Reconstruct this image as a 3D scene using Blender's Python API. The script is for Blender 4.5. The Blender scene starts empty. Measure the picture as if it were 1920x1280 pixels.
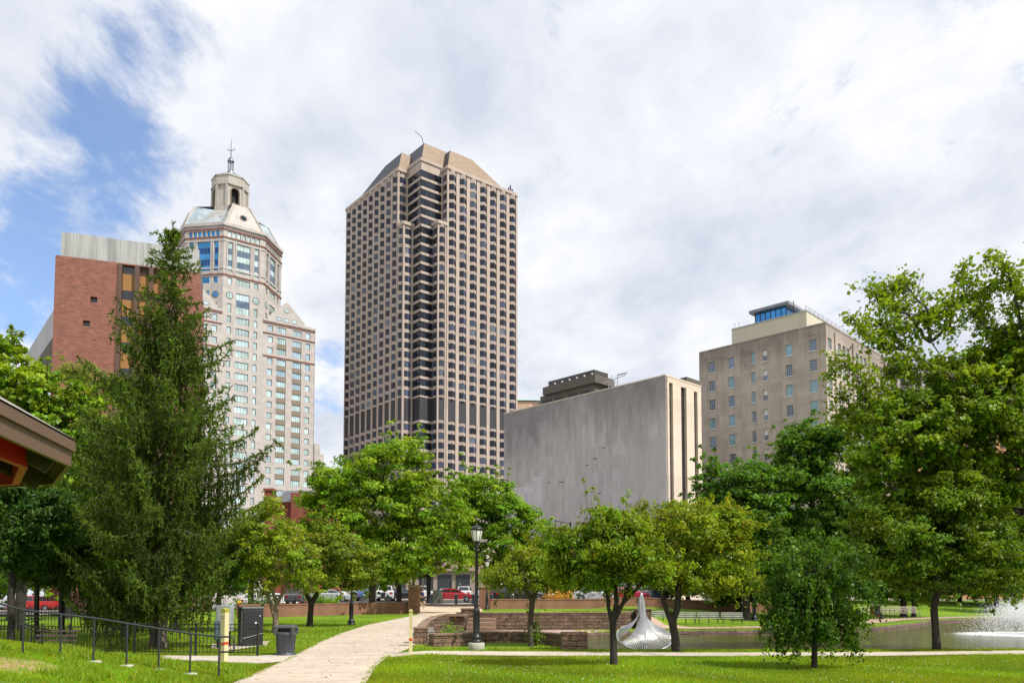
import bpy, math, random
import numpy as np
from mathutils import Vector, Matrix
R_ = math.radians
random.seed(7); rng = np.random.default_rng(7)
scene = bpy.context.scene
COL = scene.collection

# ------------------------------------------------------------------ camera
F = 1505.0; PIT = R_(3.3); CAMH = 1.7
PPY = 1120 - F*math.tan(PIT)
cam_d = bpy.data.cameras.new('camera'); cam = bpy.data.objects.new('camera', cam_d); COL.objects.link(cam)
cam.location = (0, 0, CAMH); cam.rotation_euler = (R_(90)+PIT, 0, 0)
cam_d.sensor_width = 36; cam_d.lens = 36*F/1920; cam_d.shift_y = (PPY-640)/1920
cam_d.clip_start = .1; cam_d.clip_end = 6000
scene.camera = cam
cp, sp = math.cos(PIT), math.sin(PIT)
def ray(px, py):
    u = (px-960)/F; v = (PPY-py)/F
    y = cp - v*sp; z = sp + v*cp
    return u/y, z/y                                   # dx/dy, dz/dy
def P(px, py, Y):
    a, b = ray(px, py); return Vector((a*Y, Y, CAMH+b*Y))
def proj(x, y, z):
    z = z-CAMH; d = y*cp+z*sp; v = -y*sp+z*cp
    return 960+F*x/d, PPY-F*v/d

# ------------------------------------------------------------------ terrain
def sstep(a, b, x):
    t = np.clip((x-a)/(b-a), 0, 1); return t*t*(3-2*t)
# pond outline (x, y) counter clockwise, derived once from the photo
POND = np.array([(2.9,26.2),(8,26.5),(14,27.0),(20,27.3),(45,27.8),(60,40),(62,62),(48,66),(38,62.5),(29.5,56),(24.5,49),(20.5,44),(16.5,41),(12,39.2),(7,38.0),(4.2,37.0),(2.6,34.5),(2.4,30)])
def poly_sd(x, y, poly):
    x = np.asarray(x, float); y = np.asarray(y, float)
    d = np.full(x.shape, 1e9); ins = np.zeros(x.shape, bool)
    n = len(poly)
    for i in range(n):
        ax, ay = poly[i]; bx, by = poly[(i+1) % n]
        ex, ey = bx-ax, by-ay
        t = np.clip(((x-ax)*ex+(y-ay)*ey)/(ex*ex+ey*ey), 0, 1)
        d = np.minimum(d, np.hypot(x-ax-t*ex, y-ay-t*ey))
        c = ((ay > y) != (by > y))
        with np.errstate(divide='ignore', invalid='ignore'):
            xi = ax+(y-ay)*ex/(ey if ey != 0 else 1e-9)
        ins ^= (c & (x < xi))
    return np.where(ins, -d, d)
WATER_Z = -.10
NKY = [28, 33.2, 41.75, 46.5]; NKX = [-3.38, -3.93, -4.42, -4.47]
UW = np.array([(-2.8,37.0),(5.6,38.3),(6.6,39.6)])        # upper stone wall line (x,y)
def hgt(x, y):
    x = np.asarray(x, float); y = np.asarray(y, float)
    f = np.interp(y, [0,24,57,74,90,110,2000], [0,0,.6,1.03,1.35,1.5,1.5])
    fx = .06+.94*sstep(-40, -15, x)
    h = f*fx
    # upper lawn on the right of the path
    up = sstep(-3.2, -2.4, x)
    yw = np.interp(x, [-2.8,5.6,6.6,9.5], [37.25,38.45,40.2,42])
    lowr = np.interp(y, [0,26,28,31,36,45], [0,0,.02,.10,.18,.2]); upr = np.interp(y, [0,38,60,74,90,110], [.95,.95,.9,1.03,1.35,1.5])
    hr = lowr+(upr-lowr)*np.clip((y-yw)/.3, 0, 1)
    right = sstep(5.8, 9.5, x)
    hf = np.interp(y, [0,24,40,50,62,80,110,2000], [0,0,.1,.14,.55,1.1,1.5,1.5])
    far = .12+sstep(4, 22, poly_sd(x, y, POND))*1.2
    hf = np.where(y > 34, np.minimum(np.maximum(hf*0+.12, 0)+sstep(5, 26, poly_sd(x, y, POND))*1.25, 1.5), 0)
    h = np.where(y > 26, h*(1-up)+up*hr, h)
    h = h*(1-right*sstep(26,34,y))+hf*right*sstep(26,34,y)
    # mound at the left by the handrail
    m = np.clip((-6.6-x)/4.0, 0, 1.6)*.62
    h = h+m*(1-sstep(18, 20.5, y))*sstep(3, 10, y)
    h = h+.03*np.sin(x*.7+1.3)*np.sin(y*.5)*sstep(5,12,y)*(1-sstep(22,26,y))
    # sunken bench nook beside the path
    xe = np.interp(y, NKY, NKX)
    s = np.clip((x-xe-.1)/.25, 0, 1)*(1-np.clip((x+2.55)/.25, 0, 1))*np.clip((y-28.3)/.3, 0, 1)*(1-sstep(35.0, 35.8, y))
    h = h*(1-s)-.28*s
    # pond hollow
    sd = poly_sd(x, y, POND)
    h = h+(-.9-h)*np.clip((.22-sd)/.3, 0, 1)
    return h
def gz(x, y): return float(hgt(np.array([x]), np.array([y]))[0])
def G(px, py, y0=4., y1=160.):
    a, b = ray(px, py)
    ys = np.arange(y0, y1, .05); zz = CAMH+b*ys; hh = hgt(a*ys, ys)
    k = np.argmax(zz <= hh)
    if zz[k] > hh[k]: k = len(ys)-1
    return Vector((a*ys[k], ys[k], hh[k]))

# ------------------------------------------------------------------ materials
MATS = {}
def new_mat(name):
    m = bpy.data.materials.new(name); m.use_nodes = True
    nt = m.node_tree; b = nt.nodes['Principled BSDF']; MATS[name] = m
    return m, nt, b
def N(nt, t, **kw):
    n = nt.nodes.new(t)
    for k, v in kw.items():
        if k in n.inputs.keys() if isinstance(k, str) else False: n.inputs[k].default_value = v
        else: setattr(n, k, v)
    return n
def ramp(nt, fac, stops):
    r = nt.nodes.new('ShaderNodeValToRGB'); e = r.color_ramp.elements
    while len(e) < len(stops): e.new(.5)
    for i, (p, c) in enumerate(stops):
        e[i].position = p; e[i].color = (*c, 1) if len(c) == 3 else c
    nt.links.new(fac, r.inputs[0]); return r.outputs[0]
def mixc(nt, f, a, b, mode='MIX'):
    m = nt.nodes.new('ShaderNodeMix'); m.data_type = 'RGBA'; m.blend_type = mode
    for s, v in ((0, f), (6, a), (7, b)):
        if hasattr(v, 'is_output'): nt.links.new(v, m.inputs[s])
        else: m.inputs[s].default_value = v if s == 0 else (*v, 1)
    return m.outputs[2]
def noise(nt, scale, detail=4, rough=.55, vec=None, scl=None, dist=0):
    n = nt.nodes.new('ShaderNodeTexNoise'); n.inputs['Scale'].default_value = scale
    n.inputs['Detail'].default_value = detail; n.inputs['Roughness'].default_value = rough; n.inputs['Distortion'].default_value = dist
    if vec is None: vec = nt.nodes.new('ShaderNodeTexCoord').outputs['Object']
    if scl:
        mp = nt.nodes.new('ShaderNodeMapping'); mp.inputs['Scale'].default_value = scl
        nt.links.new(vec, mp.inputs[0]); vec = mp.outputs[0]
    nt.links.new(vec, n.inputs['Vector']); return n.outputs['Fac']
def bump(nt, b, h, strength=.3, dist=.05):
    n = nt.nodes.new('ShaderNodeBump'); n.inputs['Strength'].default_value = strength; n.inputs['Distance'].default_value = dist
    nt.links.new(h, n.inputs['Height']); nt.links.new(n.outputs[0], b.inputs['Normal'])
def simple(name, c, rough=.7, metal=0, var=.25, scale=3., bmp=.15, spec=None, scl=None, attr=False):
    m, nt, b = new_mat(name)
    f = noise(nt, scale, 5, .6, scl=scl)
    lo = tuple(v*(1-var) for v in c); hi = tuple(min(1, v*(1+var)) for v in c)
    col = ramp(nt, f, [(.25, lo), (.75, hi)])
    if attr:
        a = nt.nodes.new('ShaderNodeAttribute'); a.attribute_name = 'Col'
        col = mixc(nt, 1., col, a.outputs['Color'], 'MULTIPLY')
    nt.links.new(col, b.inputs['Base Color'])
    b.inputs['Roughness'].default_value = rough; b.inputs['Metallic'].default_value = metal
    if spec is not None: b.inputs['Specular IOR Level'].default_value = spec
    if bmp: bump(nt, b, f, bmp, .02)
    return m
def stone_mat(name, c, var=.12, course=(0, 0), cdark=.82, stain=.25, scl=.35, top_stain=None):
    """stone cladding: mottled, optional courses on z and joints, dirt streaks running down"""
    m, nt, b = new_mat(name)
    tc = nt.nodes.new('ShaderNodeTexCoord').outputs['Object']
    f = noise(nt, scl, 6, .65, tc)
    col = ramp(nt, f, [(.25, tuple(v*(1-var) for v in c)), (.75, tuple(v*(1+var) for v in c))])
    st = noise(nt, 1., 5, .7, tc, scl=(.9, .9, .06))
    stc = ramp(nt, st, [(.42, (1, 1, 1)), (.75, (1-stain,)*3)])
    col = mixc(nt, 1., col, stc, 'MULTIPLY')
    if course[0]:
        sx = nt.nodes.new('ShaderNodeSeparateXYZ'); nt.links.new(tc, sx.inputs[0])
        def line(out, per, w):
            d = nt.nodes.new('ShaderNodeMath'); d.operation = 'DIVIDE'; d.inputs[1].default_value = per; nt.links.new(out, d.inputs[0])
            g = nt.nodes.new('ShaderNodeMath'); g.operation = 'FRACT'; nt.links.new(d.outputs[0], g.inputs[0])
            l = nt.nodes.new('ShaderNodeMath'); l.operation = 'LESS_THAN'; l.inputs[1].default_value = w/per; nt.links.new(g.outputs[0], l.inputs[0]); return l.outputs[0]
        l1 = line(sx.outputs[2], course[0], course[2] if len(course) > 2 else .04)
        col = mixc(nt, l1, col, mixc(nt, 1., col, (cdark,)*3, 'MULTIPLY'))
        # whole panels vary a little
        v = nt.nodes.new('ShaderNodeTexWhiteNoise'); v.noise_dimensions = '3D'
        mp = nt.nodes.new('ShaderNodeVectorMath'); mp.operation = 'SNAP'; mp.inputs[1].default_value = (course[1], course[1], course[0])
        nt.links.new(tc, mp.inputs[0]); nt.links.new(mp.outputs[0], v.inputs[0])
        pv = ramp(nt, v.outputs[0], [(0, (.9,)*3), (1, (1.06,)*3)])
        col = mixc(nt, 1., col, pv, 'MULTIPLY')
    if top_stain:
        z1, dz, dark = top_stain
        sx = nt.nodes.new('ShaderNodeSeparateXYZ'); nt.links.new(tc, sx.inputs[0])
        mr = nt.nodes.new('ShaderNodeMapRange'); nt.links.new(sx.outputs[2], mr.inputs[0])
        mr.inputs[1].default_value = z1-dz; mr.inputs[2].default_value = z1
        s2 = noise(nt, 1., 5, .75, tc, scl=(.35, .35, .05))
        s3 = noise(nt, 1., 2, .5, tc, scl=(.05, .05, .03))
        ad = nt.nodes.new('ShaderNodeMath'); ad.operation = 'MULTIPLY_ADD'; nt.links.new(mr.outputs[0], ad.inputs[0]); ad.inputs[1].default_value = .55; nt.links.new(s2, ad.inputs[2])
        a2 = nt.nodes.new('ShaderNodeMath'); a2.operation = 'MULTIPLY_ADD'; nt.links.new(s3, a2.inputs[0]); a2.inputs[1].default_value = .8; nt.links.new(ad.outputs[0], a2.inputs[2])
        sc = ramp(nt, a2.outputs[0], [(.98, (1, 1, 1)), (1.0, (1,)*3)]) if False else None
        mr2 = nt.nodes.new('ShaderNodeMapRange'); nt.links.new(a2.outputs[0], mr2.inputs[0]); mr2.inputs[1].default_value = .93; mr2.inputs[2].default_value = 1.35
        col = mixc(nt, mr2.outputs[0], col, mixc(nt, 1., col, (dark,)*3, 'MULTIPLY'))
    nt.links.new(col, b.inputs['Base Color']); b.inputs['Roughness'].default_value = .8
    b.inputs['Specular IOR Level'].default_value = .3
    bump(nt, b, noise(nt, 6, 4, .6, tc), .15, .02)
    return m
def brick_mat(name, c1, c2, mortar, w, h, ang=0., msize=.012, rough=.85, squash=None):
    m, nt, b = new_mat(name)
    tc = nt.nodes.new('ShaderNodeTexCoord').outputs['Object']
    sx = nt.nodes.new('ShaderNodeSeparateXYZ'); nt.links.new(tc, sx.inputs[0])
    # horizontal coordinate measured along the wall direction ang, vertical = z
    d = nt.nodes.new('ShaderNodeVectorMath'); d.operation = 'DOT_PRODUCT'; d.inputs[1].default_value = (math.cos(ang), math.sin(ang), 0)
    nt.links.new(tc, d.inputs[0])
    cx = nt.nodes.new('ShaderNodeCombineXYZ'); nt.links.new(d.outputs['Value'], cx.inputs[0]); nt.links.new(sx.outputs[2], cx.inputs[1])
    br = nt.nodes.new('ShaderNodeTexBrick'); nt.links.new(cx.outputs[0], br.inputs[0])
    br.inputs['Scale'].default_value = 1; br.inputs['Brick Width'].default_value = w; br.inputs['Row Height'].default_value = h
    br.inputs['Mortar Size'].default_value = msize; br.inputs['Mortar Smooth'].default_value = .3
    br.inputs['Color1'].default_value = (*c1, 1); br.inputs['Color2'].default_value = (*c2, 1); br.inputs['Mortar'].default_value = (*mortar, 1)
    f = noise(nt, 1.3, 6, .7, tc)
    col = mixc(nt, 1., br.outputs['Color'], ramp(nt, f, [(.3, (.78,)*3), (.7, (1.2,)*3)]), 'MULTIPLY')
    nt.links.new(col, b.inputs['Base Color']); b.inputs['Roughness'].default_value = rough
    bump(nt, b, br.outputs['Fac'], -.6, .03)
    return m
def glass_mat(name, c, rough=.06, metal=0., spec=.8):
    m, nt, b = new_mat(name)
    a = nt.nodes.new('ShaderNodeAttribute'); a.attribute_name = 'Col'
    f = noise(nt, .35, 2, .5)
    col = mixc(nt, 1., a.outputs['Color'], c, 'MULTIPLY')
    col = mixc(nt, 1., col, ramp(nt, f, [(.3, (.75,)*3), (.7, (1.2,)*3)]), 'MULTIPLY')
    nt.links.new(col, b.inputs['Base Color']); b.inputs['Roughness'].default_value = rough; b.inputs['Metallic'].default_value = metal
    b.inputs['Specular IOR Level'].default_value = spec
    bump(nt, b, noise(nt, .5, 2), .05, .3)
    return m
def leaf_mat(name, c, trans=.45, rough=.45, tmul=(1.25, 1.15, .5), spec=.28):
    m, nt, b = new_mat(name)
    a = nt.nodes.new('ShaderNodeAttribute'); a.attribute_name = 'Col'
    col = mixc(nt, 1., a.outputs['Color'], c, 'MULTIPLY')
    nt.links.new(col, b.inputs['Base Color']); b.inputs['Roughness'].default_value = rough
    b.inputs['Specular IOR Level'].default_value = spec
    t = nt.nodes.new('ShaderNodeBsdfTranslucent')
    nt.links.new(mixc(nt, 1., col, tmul, 'MULTIPLY'), t.inputs[0])
    mx = nt.nodes.new('ShaderNodeMixShader'); mx.inputs[0].default_value = trans
    nt.links.new(b.outputs[0], mx.inputs[1]); nt.links.new(t.outputs[0], mx.inputs[2])
    nt.links.new(mx.outputs[0], nt.nodes['Material Output'].inputs[0])
    return m
def metal_paint(name, c, rough=.35, metal=0., coat=0.):
    m = simple(name, c, rough, metal, .12, 8., .05)
    m.node_tree.nodes['Principled BSDF'].inputs['Coat Weight'].default_value = coat
    return m

black_iron = metal_paint('black_iron', (.012, .012, .014), .4)
concrete = stone_mat('concrete', (.5, .46, .4), .12, stain=.15, scl=1.5)
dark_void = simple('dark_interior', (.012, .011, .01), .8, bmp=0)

# ------------------------------------------------------------------ mesh building
WLOC = {}
def empty(name, loc, label=None, cat=None, group=None):
    o = bpy.data.objects.new(name, None); COL.objects.link(o); o.location = loc
    WLOC[o.name] = Vector(loc); o.empty_display_size = .3
    if label: tag(o, label, cat, group)
    return o
def tag(o, label=None, cat=None, group=None, kind=None):
    if label: o['label'] = label
    if cat: o['category'] = cat
    if group: o['group'] = group
    if kind: o['kind'] = kind
    return o
def link_mesh(name, me, parent, off=None):
    o = bpy.data.objects.new(name, me); COL.objects.link(o)
    if parent is not None: o.parent = parent
    WLOC[o.name] = Vector(off) if off is not None else (WLOC[parent.name].copy() if parent is not None else Vector((0, 0, 0)))
    return o
class MB:
    def __init__(s): s.v = []; s.f = []; s.m = []; s.c = []; s.sm = []; s.col = (1, 1, 1)
    def face(s, pts, m=0, smooth=False):
        n = len(s.v); s.v.extend([tuple(p) for p in pts]); s.f.append(tuple(range(n, n+len(pts)))); s.m.append(m); s.c.append(s.col); s.sm.append(smooth)
    def mesh(s, vs, fs, m=0, smooth=False):
        n = len(s.v); s.v.extend([tuple(p) for p in vs])
        for f in fs: s.f.append(tuple(n+i for i in f)); s.m.append(m); s.c.append(s.col); s.sm.append(smooth)
    def box(s, lo, hi, m=0, fr=None):
        """fr: (origin, ex, ey) local frame, else world"""
        x0, y0, z0 = lo; x1, y1, z1 = hi
        v = [(x0,y0,z0),(x1,y0,z0),(x1,y1,z0),(x0,y1,z0),(x0,y0,z1),(x1,y0,z1),(x1,y1,z1),(x0,y1,z1)]
        if fr:
            O, ex, ey = fr; v = [(O[0]+a*ex[0]+b*ey[0], O[1]+a*ex[1]+b*ey[1], c+(O[2] if len(O) > 2 else 0)) for a, b, c in v]
        s.mesh(v, [(0,3,2,1),(4,5,6,7),(0,1,5,4),(1,2,6,5),(2,3,7,6),(3,0,4,7)], m)
    def bar(s, a, b, w, h=None, m=0):
        a = Vector(a); b = Vector(b); d = (b-a).normalized(); h = h or w
        up = Vector((0,0,1)) if abs(d.z) < .95 else Vector((0,1,0))
        e = d.cross(up).normalized(); u = e.cross(d)
        v = [p+e*i*w/2+u*j*h/2 for p in (a, b) for i, j in ((-1,-1),(1,-1),(1,1),(-1,1))]
        s.mesh(v, [(0,1,2,3),(7,6,5,4),(0,4,5,1),(1,5,6,2),(2,6,7,3),(3,7,4,0)], m)
    def tube(s, pts, r, n=8, m=0, caps=True, smooth=True):
        pts = [Vector(p) for p in pts]; k = len(pts)
        rs = r if isinstance(r, (list, tuple)) else [r]*k
        vs = []; prev = None
        for i, p in enumerate(pts):
            d = (pts[min(i+1, k-1)]-pts[max(i-1, 0)]).normalized()
            if prev is None:
                up = Vector((0,0,1)) if abs(d.z) < .9 else Vector((1,0,0)); e = d.cross(up).normalized()
            else: e = (prev-d*prev.dot(d)).normalized()
            prev = e; u = d.cross(e)
            for j in range(n):
                a = 2*math.pi*j/n; vs.append(p+(e*math.cos(a)+u*math.sin(a))*rs[i])
        fs = [(i*n+j, i*n+(j+1) % n, (i+1)*n+(j+1) % n, (i+1)*n+j) for i in range(k-1) for j in range(n)]
        s.mesh(vs, fs, m, smooth)
        if caps: s.face(vs[:n][::-1], m); s.face(vs[-n:], m)
    def lathe(s, prof, c=(0,0,0), n=16, m=0, smooth=True):
        vs = [(c[0]+r*math.cos(2*math.pi*j/n), c[1]+r*math.sin(2*math.pi*j/n), c[2]+z) for r, z in prof for j in range(n)]
        fs = [(i*n+j, i*n+(j+1) % n, (i+1)*n+(j+1) % n, (i+1)*n+j) for i in range(len(prof)-1) for j in range(n)]
        s.mesh(vs, fs, m, smooth)
        if prof[0][0] > 1e-4: s.face(vs[:n][::-1], m)
        if prof[-1][0] > 1e-4: s.face(vs[-n:], m)
    def prism(s, poly, z0, z1, m=0, cap=True, mt=None):
        n = len(poly)
        for i in range(n):
            a = poly[i]; b = poly[(i+1) % n]
            s.face([(a[0],a[1],z0),(b[0],b[1],z0),(b[0],b[1],z1),(a[0],a[1],z1)], m)
        if cap:
            s.face([(p[0],p[1],z1) for p in poly], m if mt is None else mt); s.face([(p[0],p[1],z0) for p in poly[::-1]], m)
    def build(s, name, mats, parent=None, bevel=0, off=None):
        if not isinstance(mats, (list, tuple)): mats = [mats]
        if off is None: off = WLOC[parent.name] if parent is not None else Vector((0,0,0))
        me = bpy.data.meshes.new(name)
        me.from_pydata([(v[0]-off[0], v[1]-off[1], v[2]-off[2]) for v in s.v], [], s.f)
        for m in mats: me.materials.append(m)
        me.polygons.foreach_set('material_index', s.m); me.polygons.foreach_set('use_smooth', s.sm)
        if any(c != (1,1,1) for c in s.c) or True:
            at = me.color_attributes.new('Col', 'FLOAT_COLOR', 'CORNER')
            arr = np.ones((len(me.loops), 4), np.float32); k = 0
            for f, c in zip(s.f, s.c): arr[k:k+len(f), :3] = c; k += len(f)
            at.data.foreach_set('color', arr.ravel())
        me.update()
        o = link_mesh(name, me, parent)
        if parent is None: o.location = off; WLOC[o.name] = Vector(off)
        if bevel:
            b = o.modifiers.new('bevel', 'BEVEL'); b.width = bevel; b.segments = 2; b.limit_method = 'ANGLE'
        return o
def np_mesh(name, verts, faces, mats, parent=None, cols=None, smooth=False, off=None, midx=None):
    """verts (n,3), faces (m,k) fixed k, cols per face (m,3)"""
    if off is None: off = WLOC[parent.name] if parent is not None else Vector((0,0,0))
    me = bpy.data.meshes.new(name); n = len(verts); m, k = faces.shape
    me.vertices.add(n); me.vertices.foreach_set('co', (verts-np.array(off)).astype(np.float32).ravel())
    me.loops.add(m*k); me.loops.foreach_set('vertex_index', faces.astype(np.int32).ravel())
    me.polygons.add(m); me.polygons.foreach_set('loop_start', np.arange(0, m*k, k, dtype=np.int32))
    try: me.polygons.foreach_set('loop_total', np.full(m, k, np.int32))
    except Exception: pass
    if not isinstance(mats, (list, tuple)): mats = [mats]
    for mm in mats: me.materials.append(mm)
    if midx is not None: me.polygons.foreach_set('material_index', midx.astype(np.int32))
    me.update(calc_edges=True)
    if smooth: me.polygons.foreach_set('use_smooth', np.ones(m, bool))
    if cols is not None:
        at = me.color_attributes.new('Col', 'FLOAT_COLOR', 'CORNER')
        a = np.ones((m, k, 4), np.float32); a[:, :, :3] = cols[:, None, :]
        at.data.foreach_set('color', a.ravel())
    o = link_mesh(name, me, parent)
    if parent is None: o.location = off; WLOC[o.name] = Vector(off)
    return o
KIDS = {}
def copy_tree(o, parent=None):
    c = o.copy(); COL.objects.link(c)
    if parent is not None: c.parent = parent
    for ch in o.children: copy_tree(ch, c)
    return c

# ------------------------------------------------------------------ world and sun
SUN_EL = 52.; SAZ = (.857, -.515)
w = bpy.data.worlds.new('World'); scene.world = w; w.use_nodes = True
nt = w.node_tree; bg = nt.nodes['Background']; out = nt.nodes['World Output']
sky = nt.nodes.new('ShaderNodeTexSky'); sky.sky_type = 'NISHITA'; sky.sun_disc = False
sky.sun_elevation = R_(SUN_EL); sky.sun_rotation = math.atan2(SAZ[0], SAZ[1]); sky.air_density = 1.0; sky.dust_density = .6; sky.ozone_density = 1.6
bg.inputs[1].default_value = .15
nt.links.new(mixc(nt, 1., sky.outputs[0], (.98, 1.16, 1.36), 'MULTIPLY'), bg.inputs[0])
tc = nt.nodes.new('ShaderNodeTexCoord').outputs['Generated']
sx = nt.nodes.new('ShaderNodeSeparateXYZ'); nt.links.new(tc, sx.inputs[0])
def M(op, a, b=None, c=None, clamp=False):
    n = nt.nodes.new('ShaderNodeMath'); n.operation = op; n.use_clamp = clamp
    for i, v in enumerate((a, b, c)):
        if v is None: continue
        if hasattr(v, 'is_output'): nt.links.new(v, n.inputs[i])
        else: n.inputs[i].default_value = v
    return n.outputs[0]
zz = M('MAXIMUM', sx.outputs[2], 0.0); zz = M('ADD', zz, .22)
cu = M('DIVIDE', sx.outputs[0], zz); cv = M('DIVIDE', sx.outputs[1], zz)
cc = nt.nodes.new('ShaderNodeCombineXYZ'); nt.links.new(cu, cc.inputs[0]); nt.links.new(cv, cc.inputs[1])
def wnoise(scale, detail, rough, scl=(1,1,1), loc=(0,0,0), rot=0, dist=0):
    mp = nt.nodes.new('ShaderNodeMapping'); mp.inputs['Scale'].default_value = scl; mp.inputs['Location'].default_value = loc; mp.inputs['Rotation'].default_value = (0,0,rot)
    nt.links.new(cc.outputs[0], mp.inputs[0])
    n = nt.nodes.new('ShaderNodeTexNoise'); n.inputs['Scale'].default_value = scale; n.inputs['Detail'].default_value = detail
    n.inputs['Roughness'].default_value = rough; n.inputs['Distortion'].default_value = dist; nt.links.new(mp.outputs[0], n.inputs['Vector']); return n.outputs['Fac']
n1 = wnoise(2.6, 10, .58, (1, .55, 1), (3.1, 1.7, 0), .6, .4)
n2 = wnoise(9., 8, .66, (.7, .5, 1), (.3, .9, 0), .7, .3)
n3 = wnoise(2.3, 5, .5, (1, 1, 1), (5.5, 2.2, 0), .2, .2)
n4 = wnoise(1.1, 6, .6, (1, 1, 1), (9.5, 7.2, 0))
dens = M('ADD', M('MULTIPLY', n1, .85), M('MULTIPLY', n2, .55)); dens = M('SUBTRACT', dens, .18)
tot = None
for (px, py, rad, st) in [(190,250,.045,.10),(238,325,.05,.13),(290,335,.05,.09),(345,345,.035,.05),(300,75,.045,.10),(250,30,.04,.06),(130,100,.035,.05),(25,475,.055,.11),(75,515,.04,.07),(205,200,.03,.05),(15,300,.035,.05),(615,670,.035,.15),(605,740,.03,.12),(270,400,.04,.06),(1245,375,.015,.03),(1700,265,.02,.03),(1270,405,.015,.03),(1460,575,.03,.04),(1760,285,.02,.04),(60,400,.05,.08),(885,170,.06,-.12),(1670,370,.05,-.1),(1780,150,.08,-.08),(100,570,.05,.13),(60,300,.04,.05),(110,330,.13,.055),(70,560,.10,.065),(250,150,.10,.04),(330,420,.04,.07),(330,60,.05,.06),(160,340,.045,.08),(590,520,.02,.05),(110,210,.03,.05)]:
    if st == 0: continue
    a, b = ray(px, py); d = Vector((a, 1, b)).normalized()
    dd = nt.nodes.new('ShaderNodeVectorMath'); dd.operation = 'DISTANCE'; nt.links.new(tc, dd.inputs[0]); dd.inputs[1].default_value = d
    nrm = nt.nodes.new('ShaderNodeMapRange'); nrm.interpolation_type = 'SMOOTHSTEP'; nt.links.new(dd.outputs['Value'], nrm.inputs[0])
    nrm.inputs[1].default_value = rad*1.7; nrm.inputs[2].default_value = 0; nrm.inputs[3].default_value = 0; nrm.inputs[4].default_value = st
    tot = nrm.outputs[0] if tot is None else M('ADD', tot, nrm.outputs[0])
cover = M('SUBTRACT', M('ADD', dens, .0), tot)
mr = nt.nodes.new('ShaderNodeMapRange'); mr.interpolation_type = 'SMOOTHSTEP'; nt.links.new(cover, mr.inputs[0])
mr.inputs[1].default_value = .24; mr.inputs[2].default_value = .44; mr.inputs[3].default_value = 0.14; mr.inputs[4].default_value = 1.
shade = M('ADD', M('MULTIPLY', n3, .65), M('MULTIPLY', n2, .35))
cr = nt.nodes.new('ShaderNodeValToRGB'); e = cr.color_ramp.elements
e[0].position = .36; e[0].color = (.63, .68, .79, 1); e[1].position = .61; e[1].color = (.985, .985, 1.0, 1)
e2 = e.new(.49); e2.color = (.81, .84, .91, 1)
nt.links.new(shade, cr.inputs[0])
bg2 = nt.nodes.new('ShaderNodeBackground'); nt.links.new(cr.outputs[0], bg2.inputs[0]); bg2.inputs[1].default_value = 1.0
mxs = nt.nodes.new('ShaderNodeMixShader'); nt.links.new(mr.outputs[0], mxs.inputs[0]); nt.links.new(bg.outputs[0], mxs.inputs[1]); nt.links.new(bg2.outputs[0], mxs.inputs[2])
nt.links.new(mxs.outputs[0], out.inputs[0])
sd = bpy.data.lights.new('sun', 'SUN'); sd.energy = 4.8; sd.angle = R_(.53); sd.color = (1, .95, .885)
sun = bpy.data.objects.new('sun', sd); COL.objects.link(sun)
ce = math.cos(R_(SUN_EL)); svec = Vector((SAZ[0]*ce, SAZ[1]*ce, math.sin(R_(SUN_EL))))
sun.rotation_euler = svec.to_track_quat('Z', 'Y').to_euler(); sun.location = (30, -20, 60)
scene.view_settings.view_transform = 'Standard'; scene.view_settings.look = 'None'
scene.view_settings.exposure = .08; scene.view_settings.gamma = 1
# ================================================================== buildings
class Face:
    """vertical wall plane: O = (x,y) left/near corner, d = unit direction along it"""
    def __init__(s, O, d):
        s.O = Vector((O[0], O[1])); s.d = Vector((d[0], d[1])).normalized()
        n = Vector((s.d.y, -s.d.x))
        if n.dot(-s.O) < 0: n = -n
        s.n = n                                             # outward (towards the camera)
    def s_of(s, px, py):
        a, b = ray(px, py)                                  # O + d*t = (a*Y, Y)
        return (a*s.O.y-s.O.x)/(s.d.x-a*s.d.y)
    def sz(s, px, py, dep=0.):
        O = s.O+s.n*dep; a, b = ray(px, py)
        t = (a*O.y-O.x)/(s.d.x-a*s.d.y); Y = O.y+s.d.y*t
        return t, CAMH+b*Y
    def pt(s, t, z, dep=0.):
        q = s.O+s.d*t+s.n*dep; return Vector((q.x, q.y, z))
    def quad(s, mb, s0, s1, z0, z1, dep=0., m=0):
        mb.face([s.pt(s0,z0,dep), s.pt(s1,z0,dep), s.pt(s1,z1,dep), s.pt(s0,z1,dep)], m)
    def box(s, mb, s0, s1, z0, z1, d0, d1, m=0):
        v = [s.pt(a, c, b) for c in (z0, z1) for a, b in ((s0,d0),(s1,d0),(s1,d1),(s0,d1))]
        mb.mesh(v, [(0,3,2,1),(4,5,6,7),(0,1,5,4),(1,2,6,5),(2,3,7,6),(3,0,4,7)], m)
def vdir(px): return (px-960)/F, 1.0

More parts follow.
